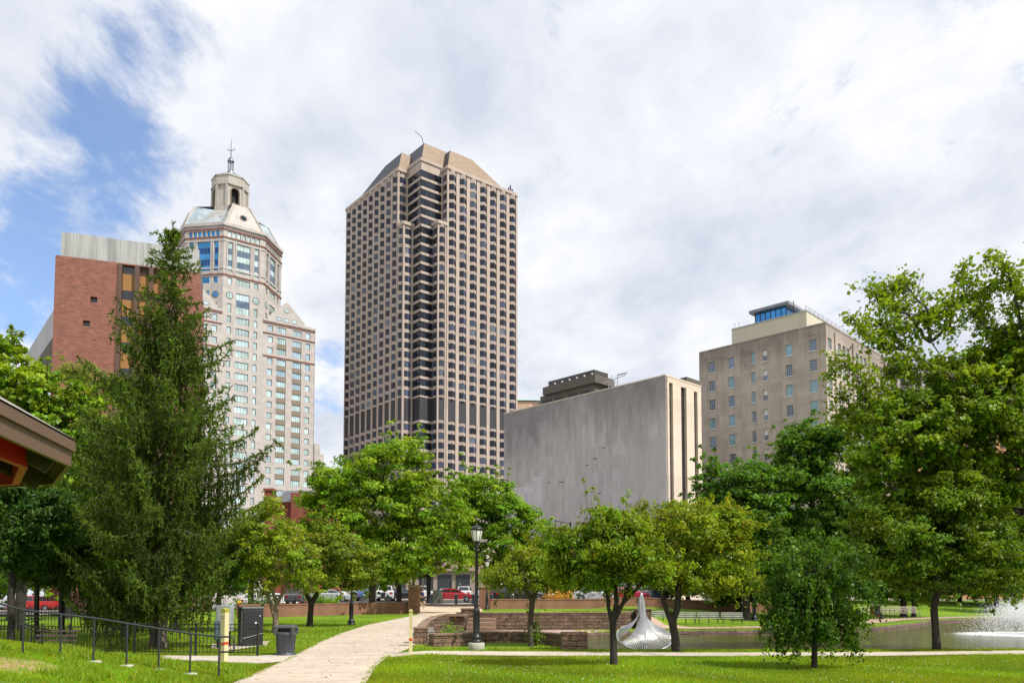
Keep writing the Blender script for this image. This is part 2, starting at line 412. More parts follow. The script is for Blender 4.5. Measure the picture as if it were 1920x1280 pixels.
def wall_with_holes(mb, fc, s0, s1, z0, z1, holes, depth=.3, m=0, mr=None):
    mr = m if mr is None else mr
    ss = sorted({s0, s1, *[min(max(h[k], s0), s1) for h in holes for k in (0, 1)]})
    zs = sorted({z0, z1, *[min(max(h[k], z0), z1) for h in holes for k in (2, 3)]})
    for a, b in zip(ss[:-1], ss[1:]):
        if b-a < 1e-5: continue
        run = None
        for c, d in zip(zs[:-1], zs[1:]):
            cs, cz = (a+b)/2, (c+d)/2
            inside = any(h[0] < cs < h[1] and h[2] < cz < h[3] for h in holes)
            if not inside: run = (run[0], d) if run else (c, d)
            if (inside or d == zs[-1]) and run: fc.quad(mb, a, b, run[0], run[1], 0, m); run = None
    for h in holes:
        a, b, c, d = h[:4]
        for q in (((a,c),(a,d)), ((b,d),(b,c)), ((a,d),(b,d)), ((b,c),(a,c))):
            (p, q_), (r, t) = q
            mb.face([fc.pt(p,q_,0), fc.pt(r,t,0), fc.pt(r,t,-depth), fc.pt(p,q_,-depth)], mr)

class WinSet:
    """collects the windows of one building: the largest in view become parts, the rest one part"""
    def __init__(s): s.items = []
    def add(s, faces, frame=None):                          # faces: list of (pts, mat, col)
        xs = []; p0 = faces[0][0]
        q = [proj(*p) for p in p0]
        area = abs(sum(q[i][0]*q[(i+1) % len(q)][1]-q[(i+1) % len(q)][0]*q[i][1] for i in range(len(q))))/2
        cx = sum(a for a, b in q)/len(q); cy = sum(b for a, b in q)/len(q)
        if cy > 960: area *= .02
        s.items.append((area, faces, frame))
    def build(s, mats, fmats, parent, name='window', limit=100):
        s.items.sort(key=lambda t: -t[0])
        for k, (a, faces, frame) in enumerate(s.items[:limit]):
            mb = MB()
            for pts, m, c in faces: mb.col = c; mb.face(pts, m)
            o = mb.build(name, mats, parent)
            if frame:
                fb = MB()
                for lo in frame: fb.mesh(*lo)
                fb.build('window_frame', fmats, o)
        if len(s.items) > limit:
            mb = MB(); fb = MB()
            for a, faces, frame in s.items[limit:]:
                for pts, m, c in faces: mb.col = c; mb.face(pts, m)
                if frame:
                    for lo in frame: fb.mesh(*lo)
            o = mb.build(name, mats, parent); o['kind'] = 'stuff'
            if fb.f: fb.build('window_frame', fmats, o)
def boxvf(fc, s0, s1, z0, z1, d0, d1):
    v = [fc.pt(a, c, b) for c in (z0, z1) for a, b in ((s0,d0),(s1,d0),(s1,d1),(s0,d1))]
    return (v, [(0,3,2,1),(4,5,6,7),(0,1,5,4),(1,2,6,5),(2,3,7,6),(3,0,4,7)])
def frame_boxes(fc, s0, s1, z0, z1, dep, t=.07, vb=(), hb=(), th=.04, out=.05):
    L = [boxvf(fc, s0, s0+t, z0, z1, dep, dep+out), boxvf(fc, s1-t, s1, z0, z1, dep, dep+out),
         boxvf(fc, s0+t, s1-t, z0, z0+t, dep, dep+out), boxvf(fc, s0+t, s1-t, z1-t, z1, dep, dep+out)]
    for q in vb: x = s0+(s1-s0)*q; L.append(boxvf(fc, x-th/2, x+th/2, z0+t, z1-t, dep, dep+out*.8))
    for q in hb: z = z0+(z1-z0)*q; L.append(boxvf(fc, s0+t, s1-t, z-th/2, z+th/2, dep, dep+out*.7))
    return L
def gcol(lo=.6, hi=1.3, r=random):
    v = r.uniform(lo, hi); return (v, v, v*r.uniform(.95, 1.05))

# ------------------------------------------------------------------ 1. brown high-rise with V-shaped window bays
def office_tower():
    dL = Vector(vdir(-276)).normalized(); dR = Vector(vdir(2815)).normalized()
    # exactly square corners
    ang = math.atan2(dR.y, dR.x); dL = Vector((-math.sin(ang), math.cos(ang)))
    def hit(O, d, px, py=500): a, b = ray(px, py); return (a*O.y-O.x)/(d.x-a*d.y)
    pC = P(839, 320, 287); C = Vector((pC.x, pC.y))
    t1 = hit(C, dL, 827); B2 = C+dL*t1
    t2 = hit(B2, -dR, 788); B = B2-dR*t2
    t3 = hit(B, dL, 764); A2 = B+dL*t3
    t4 = hit(A2, -dR, 745); A = A2-dR*t4
    tL = hit(A, dL, 648); L = A+dL*tL
    tR = hit(C, dR, 970); Rr = C+dR*tR
    # lower block (below the notch ledge)
    c1 = C-dR*hit(C, -dR, 821); c2 = c1+dL*hit(c1, dL, 808); 
    b2 = Vector((0,0)); 
    a1 = A-dL*hit(A, -dL, 756); a2 = a1+dR*hit(a1, dR, 775)
    # the middle glass corner keeps B
    # B line: from a2 forward to the glass corner: walk -dL from a2 and -dR from c2
    M_ = [[-dL.x, dR.x], [-dL.y, dR.y]]; det = M_[0][0]*M_[1][1]-M_[0][1]*M_[1][0]
    rx, ry = c2.x-a2.x, c2.y-a2.y
    # a2 + (-dL)*u = c2 + (-dR)*v  ->  u*(-dL)+v*dR = c2-a2
    u = (rx*M_[1][1]-M_[0][1]*ry)/det; Bl = a2-dL*u
    # depth at the back
    back = Rr+dL*(L-A).length*1.1
    zt_ = CAMH+ray(839, 315)[1]*C.y
    roof_z = CAMH+ray(839, 316)[1]*C.y
    led = CAMH+ray(821, 418)[1]*c1.y
    root = empty('office_tower', (C.x, C.y, 0), 'tall brown granite office tower with stepped corner and sloped bronze roof', 'skyscraper')
    gran = stone_mat('pink_granite', (.45, .37, .308), .07, course=(3.51, 1.5, .10), cdark=.85, stain=.10, scl=.4)
    gl = glass_mat('tower_dark_glass', (.012, .016, .026), .07, .0, .5)
    louv = simple('dark_louvre', (.035, .034, .037), .5, 0, .2, 2.)
    ST = 3.51
    zc0 = (CAMH+ray(845, 331)[1]*C.y)                       # centre of top window row
    hw = 1.14                                               # half height of a window
    mech_top = zc0-ST*23.55; mech_bot = mech_top-8.3
    rows = [zc0-ST*k for k in range(24) if zc0-ST*k-hw > mech_top+.5]
    rows2 = []; z = mech_bot-ST*.62
    while z > 2: rows2.append(z); z -= ST
    ws = WinSet()
    wall = MB(); span = MB(); core = MB(); lv = MB()
    def bays(fc, s0, s1, n, ztop, zrows, vdep=.95, wfrac=.70, lit=None):
        pitch = (s1-s0)/n
        for i in range(n+1):                                # piers
            c = s0+pitch*i; h = pitch*(1-wfrac)/2
            a, b = max(s0, c-h), min(s1, c+h)
            fc.box(wall, a, b, 0, ztop, -.5, .02)
        allr = sorted([(r-hw, r+hw) for r in zrows if r+hw < ztop-.4], reverse=True)
        for i in range(n):
            a = s0+pitch*i+pitch*(1-wfrac)/2; b = a+pitch*wfrac; mid = (a+b)/2
            def V(z0, z1, d, mb_, m=0, caps=True):
                p = [fc.pt(a, z0, -.4+d), fc.pt(mid, z0, vdep-.15+d), fc.pt(b, z0, -.4+d)]; q = [x+Vector((0,0,z1-z0)) for x in p]
                mb_.face([p[0], p[1], q[1], q[0]], m); mb_.face([p[1], p[2], q[2], q[1]], m)
                if caps: mb_.face([q[0], q[1], q[2]], m); mb_.face([p[2], p[1], p[0]], m)
            top = ztop
            for z0, z1 in allr:
                if z1 < mech_top and top > mech_top:        # mechanical louvres
                    V(mech_top, top, 0, span) if top-mech_top > .05 else None
                    fc.quad(lv, a, b, mech_bot, mech_top, -.1); top = mech_bot
                V(z1, top, 0, span)
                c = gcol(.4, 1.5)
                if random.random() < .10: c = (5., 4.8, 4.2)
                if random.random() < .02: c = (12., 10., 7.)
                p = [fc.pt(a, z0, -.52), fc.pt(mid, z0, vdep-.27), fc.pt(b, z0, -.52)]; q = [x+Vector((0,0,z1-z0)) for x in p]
                k2 = random.uniform(2.5, 6.); c2_ = tuple(min(7., v*k2) for v in c)  # second facet's pane painted lighter, for the light it catches
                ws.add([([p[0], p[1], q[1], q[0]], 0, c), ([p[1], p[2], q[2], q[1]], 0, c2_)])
                top = z0
            V(0, top, 0, span)
    def ribbons(fc, s0, s1, zlo, zhi, zrows, nm):
        allr = sorted([(r-hw*1.12, r+hw*1.12) for r in zrows if r+hw < zhi-.2 and r-hw > zlo], reverse=True)
        top = zhi
        for z0, z1 in allr:
            if z1 < mech_top and top > mech_top:
                fc.box(span, s0, s1, mech_top, top, -.3, .0); fc.quad(lv, s0, s1, mech_bot, mech_top, -.15); top = mech_bot
            fc.box(span, s0, s1, z1, top, -.3, 0)
            fs = []
            for j in range(nm):
                a = s0+(s1-s0)*j/nm+.05; b = s0+(s1-s0)*(j+1)/nm-.05
                fs.append(([fc.pt(a,z0,-.18), fc.pt(b,z0,-.18), fc.pt(b,z1,-.18), fc.pt(a,z1,-.18)], 0, gcol(.4, 1.6)))
            ws.add(fs); top = z0
        fc.box(span, s0, s1, zlo, top, -.3, 0)
    zr = rows+rows2
    fR = Face(C, dR); nR = 7; lenR = (Rr-C).length; pR = lenR/nR
    bays(fR, 0, lenR, nR, roof_z, zr)
    fl = Face(c1, dR); bays(fl, 0, (C-c1).length-.3, 1, led, zr)
    fL = Face(A, dL); lenL = (L-A).length; bays(fL, 0, lenL, 9, roof_z, zr)
    fl2 = Face(a1, dL); bays(fl2, 0, (A-a1).length-.3, 1, led, zr)
    # upper notch
    for O, d, e in ((A, dR, A2),): bays(Face(O, d), 0, (e-O).length, 1, roof_z, rows, .1)
    bays(Face(C, dL), 0, (B2-C).length, 1, roof_z, rows, .1, .8)
    ribbons(Face(B, dR), 0, (B2-B).length, 0, roof_z+1.5, zr, 5)
    ribbons(Face(B, dL), 0, (A2-B).length, 0, roof_z+1.5, zr, 4)
    # lower notch
    bays(Face(a1, dR), 0, (a2-a1).length, 1, led, zr, .1)
    bays(Face(c1, dL), 0, (c2-c1).length, 1, led, zr, .1, .8)
    # solid cores
    def pg(*p): return [(q.x, q.y) for q in p]
    inn = lambda q: q+(dR+dL)*.6
    Rb = Rr+dL*lenL; Lb = L+dR*lenR
    core.prism(pg(inn(A), inn(A2), inn(B), inn(B2), inn(C), Rr-dR*.6+dL*.6, Rr-dR*.6+dL*(lenL+8), L-dL*.6+dR*(lenR+8), L-dL*.6+dR*.6), 0, roof_z-.05)
    core.prism(pg(inn(a1), a2+(dR+dL)*.6, C+dL*3+dR*2, C+dR*.5, inn(c1), inn(c2)+dL*0), 0, led-.1) if False else None
    lc = [inn(a1), inn(a1)+dR*((a2-a1).length), B+dL*4+dR*1.0, inn(A)+dR*1.0]
    core.prism(pg(*lc), 0, led-.1)
    lc = [inn(c1), inn(C), B2+(dR+dL)*.6, inn(c1)+dL*((c2-c1).length)]
    core.prism(pg(*lc), 0, led-.1)
    # far sides plain
    fe = Face(Rr, dL)
    wall2 = MB(); wall2.prism(pg(Rr-dR*.5, Rr+dR*.1, Rr+dR*.1+dL*(lenL+9), Rr-dR*.5+dL*(lenL+9)), 0, roof_z)
    # parapets round the top
    par = MB()
    for O, d, ln, zt in ((C, dR, lenR, roof_z), (A, dL, lenL, roof_z), (A, dR, (A2-A).length, roof_z), (C, dL, (B2-C).length, roof_z), (B, dR, (B2-B).length, roof_z+1.5), (B, dL, (A2-B).length, roof_z+1.5),
                         (c1, dR, (C-c1).length, led), (a1, dL, (A-a1).length, led), (a1, dR, (a2-a1).length, led), (c1, dL, (c2-c1).length, led)):
        par = MB(); Face(O, d).box(par, -.1, ln+.1, zt-.02, zt+1.15, -.4, .42); par.build('parapet', gran, root)
    core.build('wall', gran, root); wall.build('pier', gran, root); span.build('spandrel', gran, root); wall2.build('side_wall', gran, root)
    lv.build('mechanical_louvre', louv, root)
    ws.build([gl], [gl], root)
    # roof: three overlapping hipped frusta
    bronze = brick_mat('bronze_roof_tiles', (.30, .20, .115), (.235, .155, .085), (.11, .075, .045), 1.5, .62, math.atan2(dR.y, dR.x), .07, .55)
    shaded_bronze = brick_mat('bronze_roof_shaded', (.035, .037, .05), (.028, .03, .042), (.02, .02, .028), 1.5, .62, math.atan2(dL.y, dL.x), .05, .5)  # roof tiles again, with the shade of the left slopes put into the colour
    peak = CAMH+ray(847, 283)[1]*(C.y+6)
    def frustum(O, la, lb, base, top, ins, mb):
        c = [O, O+dR*la, O+dR*la+dL*lb, O+dL*lb]
        i1, i2, i3, i4 = ins
        t = [O+dR*i1+dL*i2, O+dR*(la-i3)+dL*i2, O+dR*(la-i3)+dL*(lb-i4), O+dR*i1+dL*(lb-i4)]
        for k in range(4):
            a, b = c[k], c[(k+1) % 4]; e, f = t[(k+1) % 4], t[k]
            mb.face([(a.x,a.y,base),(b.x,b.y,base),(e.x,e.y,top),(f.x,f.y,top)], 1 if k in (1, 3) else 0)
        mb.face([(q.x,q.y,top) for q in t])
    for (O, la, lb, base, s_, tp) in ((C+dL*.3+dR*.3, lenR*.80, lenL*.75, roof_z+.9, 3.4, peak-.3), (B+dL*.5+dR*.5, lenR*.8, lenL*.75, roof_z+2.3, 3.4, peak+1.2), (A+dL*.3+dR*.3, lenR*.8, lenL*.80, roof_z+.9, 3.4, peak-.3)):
        mb = MB(); frustum(O, la, lb, base, tp, (s_, s_, 13, 17), mb); mb.build('roof', [bronze, shaded_bronze], root)
    an = MB(); q = B+dL*7+dR*6; zt = peak+1.
    an.bar((q.x, q.y, zt), (q.x-1.0, q.y, zt+4.5), .22); an.bar((q.x-1.0, q.y, zt+4.5), (q.x-3.6, q.y, zt+7), .16)
    an.build('roof_antenna', black_iron, root)
    an = MB(); q = Rr-dR*4.4
    for k in range(3): p = q+dR*k*.9; an.bar((p.x, p.y, roof_z+.8), (p.x, p.y, roof_z+2.2+1.2*(k % 2)), .5)
    an.build('roof_vent', black_iron, root)
office_tower()

# ------------------------------------------------------------------ 2. grey stone tower with belfry
def stone_tower():
    th = R_(53)
    d0 = Vector((math.sin(th), math.cos(th))); perp = Vector((-d0.y, d0.x))     # d0 along the front, perp to the back-left
    pc = P(420, 440, 280); O = Vector((pc.x, pc.y))
    root = empty('stone_tower', (O.x, O.y, 0), 'pale stone high-rise with gables, open belfry and spire behind the spruce', 'skyscraper')
    st = stone_mat('pale_limestone', (.49, .45, .41), .06, course=(1.35, 2.4, .10), cdark=.88, stain=.12, scl=.25)
    band = simple('red_band_stone', (.22, .085, .055), .7, scale=1)
    brown = stone_mat('brown_spandrel', (.25, .2, .15), .06, stain=.1)
    mint = glass_mat('mint_glass', (.72, .88, .82), .08, .75, .5)
    blue = glass_mat('sky_reflect_glass', (.06, .30, .62), .08, .75, .5)  # blue sky reflection of the left chamfer painted into the glass tint
    gfr = simple('grey_green_frame', (.13, .15, .14), .5, bmp=0)
    mats = [mint, blue, gfr]
    fF = Face(O, d0)
    sA = fF.s_of(495, 520); side = sA                      # front octagon face 0..side
    def rot(v, a): c, s_ = math.cos(a), math.sin(a); return Vector((v.x*c-v.y*s_, v.x*s_+v.y*c))
    # octagon vertices, front face first, going to the right (counter-clockwise seen from above)
    pts = [O.copy()]; d = d0.copy()
    for k in range(7): pts.append(pts[-1]+d*side); d = rot(d, R_(45))
    cen = Vector((sum(p.x for p in pts)/8, sum(p.y for p in pts)/8))
    zoct = CAMH+ray(420, 417)[1]*O.y                       # parapet height of the octagon
    ws = WinSet(); wall = MB(); bandb = MB(); sp = MB()
    ST = 4.04
    def win(fc, s0, s1, z0, z1, mat=0, nv=0, nh=0, dep=.35, darkrows=()):
        fs = [([fc.pt(s0,z0,-dep), fc.pt(s1,z0,-dep), fc.pt(s1,z1,-dep), fc.pt(s0,z1,-dep)], mat, gcol(.75, 1.1))]
        fr = frame_boxes(fc, s0, s1, z0, z1, -dep+.01, .16, [i/nv for i in range(1, nv)] if nv > 1 else (), [i/nh for i in range(1, nh)] if nh > 1 else (), .09)
        if darkrows:
            fs = []
            n = nh
            for i in range(n):
                a = z0+(z1-z0)*i/n; b = z0+(z1-z0)*(i+1)/n
                c = (.28, .3, .42) if i in darkrows else gcol(.85, 1.1)
                fs.append(([fc.pt(s0,a,-dep), fc.pt(s1,a,-dep), fc.pt(s1,b,-dep), fc.pt(s0,b,-dep)], mat, c))
        ws.add(fs, fr)
        return (s0, s1, z0, z1)
    # template for an octagon face, coordinates in face fraction (0..side) and z measured on the front face
    def zf(px, py): return fF.sz(px, py)[1]
    def c7(x, y): return 320+x/3.369, 240+y/3.369
    s_of = lambda x, y: fF.sz(*c7(x, y))[0]
    z_of = lambda x, y: fF.sz(*c7(x, y))[1]
    zA1, zA0 = z_of(378, 655), z_of(378, 690)
    zT1, zT0 = z_of(377, 722), z_of(377, 908)
    zW1, zW0 = z_of(440, 745), z_of(440, 925)
    zR1, zR0 = z_of(373, 944), z_of(373, 984)
    zC = z_of(372, 1057)
    zV1, zV0 = z_of(420, 1043), z_of(420, 1172)
    cols = [(s_of(362, 820), s_of(391, 820)), (s_of(418, 840), s_of(503, 840)), (s_of(529, 860), s_of(556, 860))]
    def octface(fc, mat, bottom):
        holes = []
        for i in range(7):
            a = side*(.095+.117*i); holes.append(win(fc, a, a+side*.085, zA0, zA1, mat))
        (a0, a1), (b0, b1), (c0, c1) = cols
        holes.append(win(fc, a0, a1, zT0, zT1, mat, 1, 5, darkrows=(1, 3)))
        holes.append(win(fc, b0, b1, zT0, zT1, mat, 4, 5, darkrows=(1, 3)))
        holes.append(win(fc, c0, c1, zT0, zT1, mat, 1, 5, darkrows=(1, 3)))
        for (p, q), nv in (((a0, a1), 1), ((b0, b1), 4), ((c0, c1), 1)): holes.append(win(fc, p, q, zR0, zR1, mat, nv))
        holes.append(win(fc, b0, b1, zV0, zV1, mat, 4, 3, darkrows=(1,)))
        z = zV0-1.3; k = 0
        while z > max(bottom, 2.5)+2.6:
            for (p, q), nv in (((a0+.1, a1-.1), 1), ((b0, b1), 4), ((c0+.1, c1-.1), 1)): holes.append(win(fc, p, q, z-2.5, z, mat, nv))
            if k == 0:
                for p, q in ((a0+.1, a1-.1), (c0+.1, c1-.1)): holes.append(win(fc, p, q, z+1.2, z+4.4, mat))
            z -= ST; k += 1
        wall_with_holes(wall, fc, 0, side, bottom, zoct-1., holes, .35)
        # round windows
        for sc in ((a0+a1)/2, (c0+c1)/2):
            ring = []; r = 1.0
            circ = [fc.pt(sc+r*math.cos(t), zC+r*math.sin(t), .06) for t in np.linspace(0, 2*math.pi, 17)[:-1]]
            oc = [fc.pt(sc+1.35*math.cos(t), zC+1.35*math.sin(t), .05) for t in np.linspace(0, 2*math.pi, 17)[:-1]]
            oc0 = [fc.pt(sc+1.35*math.cos(t), zC+1.35*math.sin(t), 0) for t in np.linspace(0, 2*math.pi, 17)[:-1]]
            fr = (circ+oc+oc0, [(i, (i+1) % 16, 16+(i+1) % 16, 16+i) for i in range(16)]+[(16+i, 16+(i+1) % 16, 32+(i+1) % 16, 32+i) for i in range(16)])
            ws.add([(circ, mat, (.9, .9, .9))], [fr, boxvf(fc, sc-.05, sc+.05, zC-1, zC+1, .06, .12), boxvf(fc, sc-1, sc-.05, zC-.05, zC+.05, .06, .12), boxvf(fc, sc+.05, sc+1, zC-.05, zC+.05, .06, .12)])
        for zb in (z_of(345, 637), z_of(345, 688), z_of(335, 922)):
            bb = MB(); fc.box(bb, -.15, side+.15, zb-.22, zb+.22, -.1, .3); bb.build('cornice_band', band, root)
        fc.box(bandb, -.1, side+.1, z_of(345, 703), z_of(345, 712), -.1, .2, 1)
        fc.box(bandb, -.1, side+.1, z_of(345, 880), z_of(345, 888), -.1, .2, 1)
        fc.box(wall, -.25, side+.25, zoct-1., zoct+.1, -.6, .6)
        for q in (cols[0][0]-.5, cols[0][1]+.3, cols[1][0]-.6, cols[1][1]+.3, cols[2][0]-.5, cols[2][1]+.3): fc.box(wall, q, q+.35, zT0-1, zT1+1, -.1, .22)
    zbot = z_of(420, 1300)-30
    for k in range(8):
        a = pts[k]; b = pts[(k+1) % 8]
        fc = Face(a, b-a)
        cn = ((a+b)/2-cen)
        fc.n = cn.normalized()
        octface(fc, 1 if k == 7 else 0, 0 if k == 0 else zbot)
    # lower square body with wings either side of the front face, 8 mm in front of it
    zw = fF.sz(540, 607)[1]
    sR = fF.s_of(590, 700); sL = -(sR-side)*1.02
    depth = sR-sL
    def wing(s0, s1, mirror):
        holes = []
        wd = s1-s0
        rel = [(.165, .315), (.255+.0, .0)]
        cs = []
        for x0, x1 in ((245,275),(300,352),(390,440),(463,490)):
            a = fF.s_of(420+x0/3.05, 700)-side; b = fF.s_of(420+x1/3.05, 700)-side
            if mirror: a, b = wd-b, wd-a
            cs.append((s0+a, s0+b))
        zr = fF.sz(505, 609.5)[1]
        fc = fF
        wide = [i for i, c in enumerate(cs) if c[1]-c[0] > 2.2]
        k = 0; z = zr
        while z-2.3 > 3:
            for i, (a, b) in enumerate(cs): holes.append(win(fc, a, b, z-2.3, z, 0, 4 if i in wide else 0))
            if k >= 3 and k not in (3,) or k in (1,):
                pass
            if (k >= 3 and k < 12) or k == 1 or k == 13:
                for i in wide:
                    a, b = cs[i]; sp = MB(); fc.box(sp, a-.12, b+.12, z-ST+.02, z-2.32, -.2, .07); sp.build('spandrel', brown, root)
            z -= ST; k += 1
        wall_with_holes(wall, fc, s0, s1, 0, zw, holes, .35)
        for yb in (575, 596, 600+0, 641):
            pass
        for py in (540+193/3.05, 540+252/3.05, 540+383/3.05):
            zb = fF.sz(420+228/3.05, py)[1]; bb = MB(); fc.box(bb, s0, s1, zb-.2, zb+.2, -.1, .25); bb.build('cornice_band', band, root)
        # gable above
        g0, g1 = (fF.sz(502, 600)[0], fF.sz(572, 614)[0]); pk = fF.sz(537, 565.6)
        if mirror: g0, g1 = s0+s1-(g1+s0-side)+0*s0, 0; g0 = s0+(wd-(fF.sz(572, 614)[0]-side)); g1 = s0+(wd-(fF.sz(502, 600)[0]-side))
        zg = zw; zp = pk[1]; gm = (g0+g1)/2
        f = [fc.pt(g0, zg, .05), fc.pt(g1, zg, .05), fc.pt(g1, zg+1.2, .05), fc.pt(gm, zp, .05), fc.pt(g0, zg+1.2, .05)]
        wall.face(f); bk = [fc.pt(a, b, -14) for a, b in ((g0, zg), (g1, zg), (g1, zg+1.2), (gm, zp), (g0, zg+1.2))]
        for i in range(5): j = (i+1) % 5; wall.face([f[i], f[j], bk[j], bk[i]])
        wall.face(bk[::-1])
        r = .75; zc = zp-3.5
        circ = [fc.pt(gm+r*math.cos(t), zc+r*math.sin(t), .12) for t in np.linspace(0, 2*math.pi, 17)[:-1]]
        oc = [fc.pt(gm+r*1.3*math.cos(t), zc+r*1.3*math.sin(t), .10) for t in np.linspace(0, 2*math.pi, 17)[:-1]]
        ws.add([(circ, 0, (1, 1, 1))], [(circ+oc, [(i, (i+1) % 16, 16+(i+1) % 16, 16+i) for i in range(16)]), boxvf(fc, gm-.05, gm+.05, zc-r, zc+r, .12, .18)])
        for q in (-1, 0, 1):
            a = gm+q*3.0-.9; z1 = zg+1.75
            ws.add([([fc.pt(a,z1-1.2,.09), fc.pt(a+1.8,z1-1.2,.09), fc.pt(a+1.8,z1,.09), fc.pt(a,z1,.09)], 0, (1,1,1))], frame_boxes(fc, a-.1, a+1.9, z1-1.3, z1+.1, .06, .15))
        fc.box(wall, s0-.1, s1+.1, zw-.6, zw+.25, -.5, .35)
    wing(side+.02, sR, False); wing(sL, -.02, True)
    def P2(s_, b): q = O+d0*s_+perp*b; return (q.x, q.y)
    body = MB(); body.prism([P2(sL+.1, .5), P2(-.1, .5), P2(-.1, depth), P2(sL+.1, depth)], 0, zw-.3)
    body.prism([P2(side+.1, .5), P2(sR-.1, .5), P2(sR-.1, depth), P2(side+.1, depth)], 0, zw-.3)
    body.prism([(p.x*.96+cen.x*.04, p.y*.96+cen.y*.04) for p in pts], 0, zoct-.6)
    sl = MB(); fs = Face(O+d0*sR, perp); fs.n = d0.copy(); fs.box(sl, -.0, depth, 0, zw, -.3, -.02)
    sl2 = MB(); 
    # lower steps at the right end
    for px0, px1, py in ((590, 601, 831), (601, 608, 851)):
        s0 = fF.s_of(px0, 840); s1 = fF.s_of(px1, 840); z1 = fF.sz(px0+2, py)[1]; fF.box(sl2, s0, s1, 0, z1, -14, -.4)
    body.build('core_wall', st, root); sl.build('side_wall', st, root); sl2.build('side_annex', st, root)
    wall.build('wall', st, root)
    bandb.build('string_course', [band, st], root)
    ws.build(mats, [gfr], root)
    # crown: gables on four faces, glass hips between them, lantern on top
    lr = (P(458, 380, cen.y).x-P(400, 380, cen.y).x)/2*1.02
    zl0 = CAMH+ray(430, 388)[1]*(cen.y-lr); zlt = CAMH+ray(430, 347)[1]*(cen.y-lr); 
    lan = []
    for k in range(8):
        a = math.atan2(pts[k].y-cen.y, pts[k].x-cen.x); lan.append(Vector((cen.x+lr*1.06*math.cos(a), cen.y+lr*1.06*math.sin(a))))
    zlt = CAMH+ray(430, 345)[1]*(cen.y-lr)
    gab = MB(); skyl = MB()
    inset = .3
    for k in range(0, 8, 2):
        a, b = pts[k], pts[(k+1) % 8]; la, lb = lan[k], lan[(k+1) % 8]
        nrm = ((a+b)/2-cen).normalized(); mid = (a+b)/2-nrm*inset*0
        wv = (b-a).normalized(); hb = side/2*.93; ht = 2.9
        A1 = mid-wv*hb; B1 = mid+wv*hb; 
        setb = nrm*(-4.0)
        At = mid+setb-wv*ht; Bt = mid+setb+wv*ht
        zt = CAMH+ray(452, 387)[1]*((pts[0]+pts[1])/2-((pts[0]+pts[1])/2-cen).normalized()*4.0).y
        q = [(A1.x, A1.y, zoct), (B1.x, B1.y, zoct), (Bt.x, Bt.y, zt), (At.x, At.y, zt)]
        gab.face(q)
        # flanks back to the lantern foot
        gab.face([(Bt.x, Bt.y, zt), (lb.x, lb.y, zl0+.5), (la.x, la.y, zl0+.5), (At.x, At.y, zt)])
        a2 = a-nrm*3.2; b2 = b-nrm*3.2
        gab.face([q[1], (b.x, b.y, zoct), (lb.x, lb.y, zl0-2), q[2]]) if False else None
        skyl.face([q[2], q[1], (b.x, b.y, zoct+.05), (lb.x, lb.y, zl0-1)]); skyl.face([q[0], q[3], (la.x, la.y, zl0-1), (a.x, a.y, zoct+.05)])
        # stepped coping on the slopes
        for (u, v) in ((q[0], q[3]), (q[1], q[2])): gab.bar((u[0]+nrm.x*.05, u[1]+nrm.y*.05, u[2]), (v[0]+nrm.x*.05, v[1]+nrm.y*.05, v[2]), .7, .5)
        fc = Face(a, b-a); fc.n = nrm
        zc = zoct+4.3; r = 1.05
        # the gable wall leans back with the setback: place the round window on it
        tt = (zc-zoct)/(zt-zoct); ctr = mid+setb*tt
        sl_ = Vector((setb.x, setb.y, zt-zoct)).normalized()
        cpt = Vector((ctr.x, ctr.y, zc))+Vector((nrm.x, nrm.y, 0))*.15
        W3 = Vector((wv.x, wv.y, 0))
        circ = [cpt+W3*r*math.cos(t)+sl_*r*math.sin(t) for t in np.linspace(0, 2*math.pi, 17)[:-1]]
        wb = MB(); wb.col = (.05, .06, .07); wb.face(circ, 0); wo = wb.build('window', [mint], root)
        fb = MB(); oc = [cpt+(W3*math.cos(t)+sl_*math.sin(t))*r*1.3+Vector((nrm.x, nrm.y, 0))*.05 for t in np.linspace(0, 2*math.pi, 17)[:-1]]
        fb.mesh(circ+oc, [(i, (i+1) % 16, 16+(i+1) % 16, 16+i) for i in range(16)]); fb.build('window_frame', brown, wo)
    for k in range(1, 8, 2):
        a, b = pts[k], pts[(k+1) % 8]; la, lb = lan[k], lan[(k+1) % 8]
        skyl.face([(a.x, a.y, zoct+.05), (b.x, b.y, zoct+.05), (lb.x, lb.y, zl0-1), (la.x, la.y, zl0-1)])
        for i in range(1, 8):
            t = i/8; u = a.lerp(b, t); v = la.lerp(lb, t); gab.bar((u.x, u.y, zoct+.15), (v.x, v.y, zl0-.9), .14)
    gab.build('gable', st, root)
    skg = glass_mat('skylight_glass', (.42, .50, .52), .15, .6, .5); skyl.build('skylight_roof', skg, root)
    # lantern
    lw = MB(); dk = MB(); arch = MB()
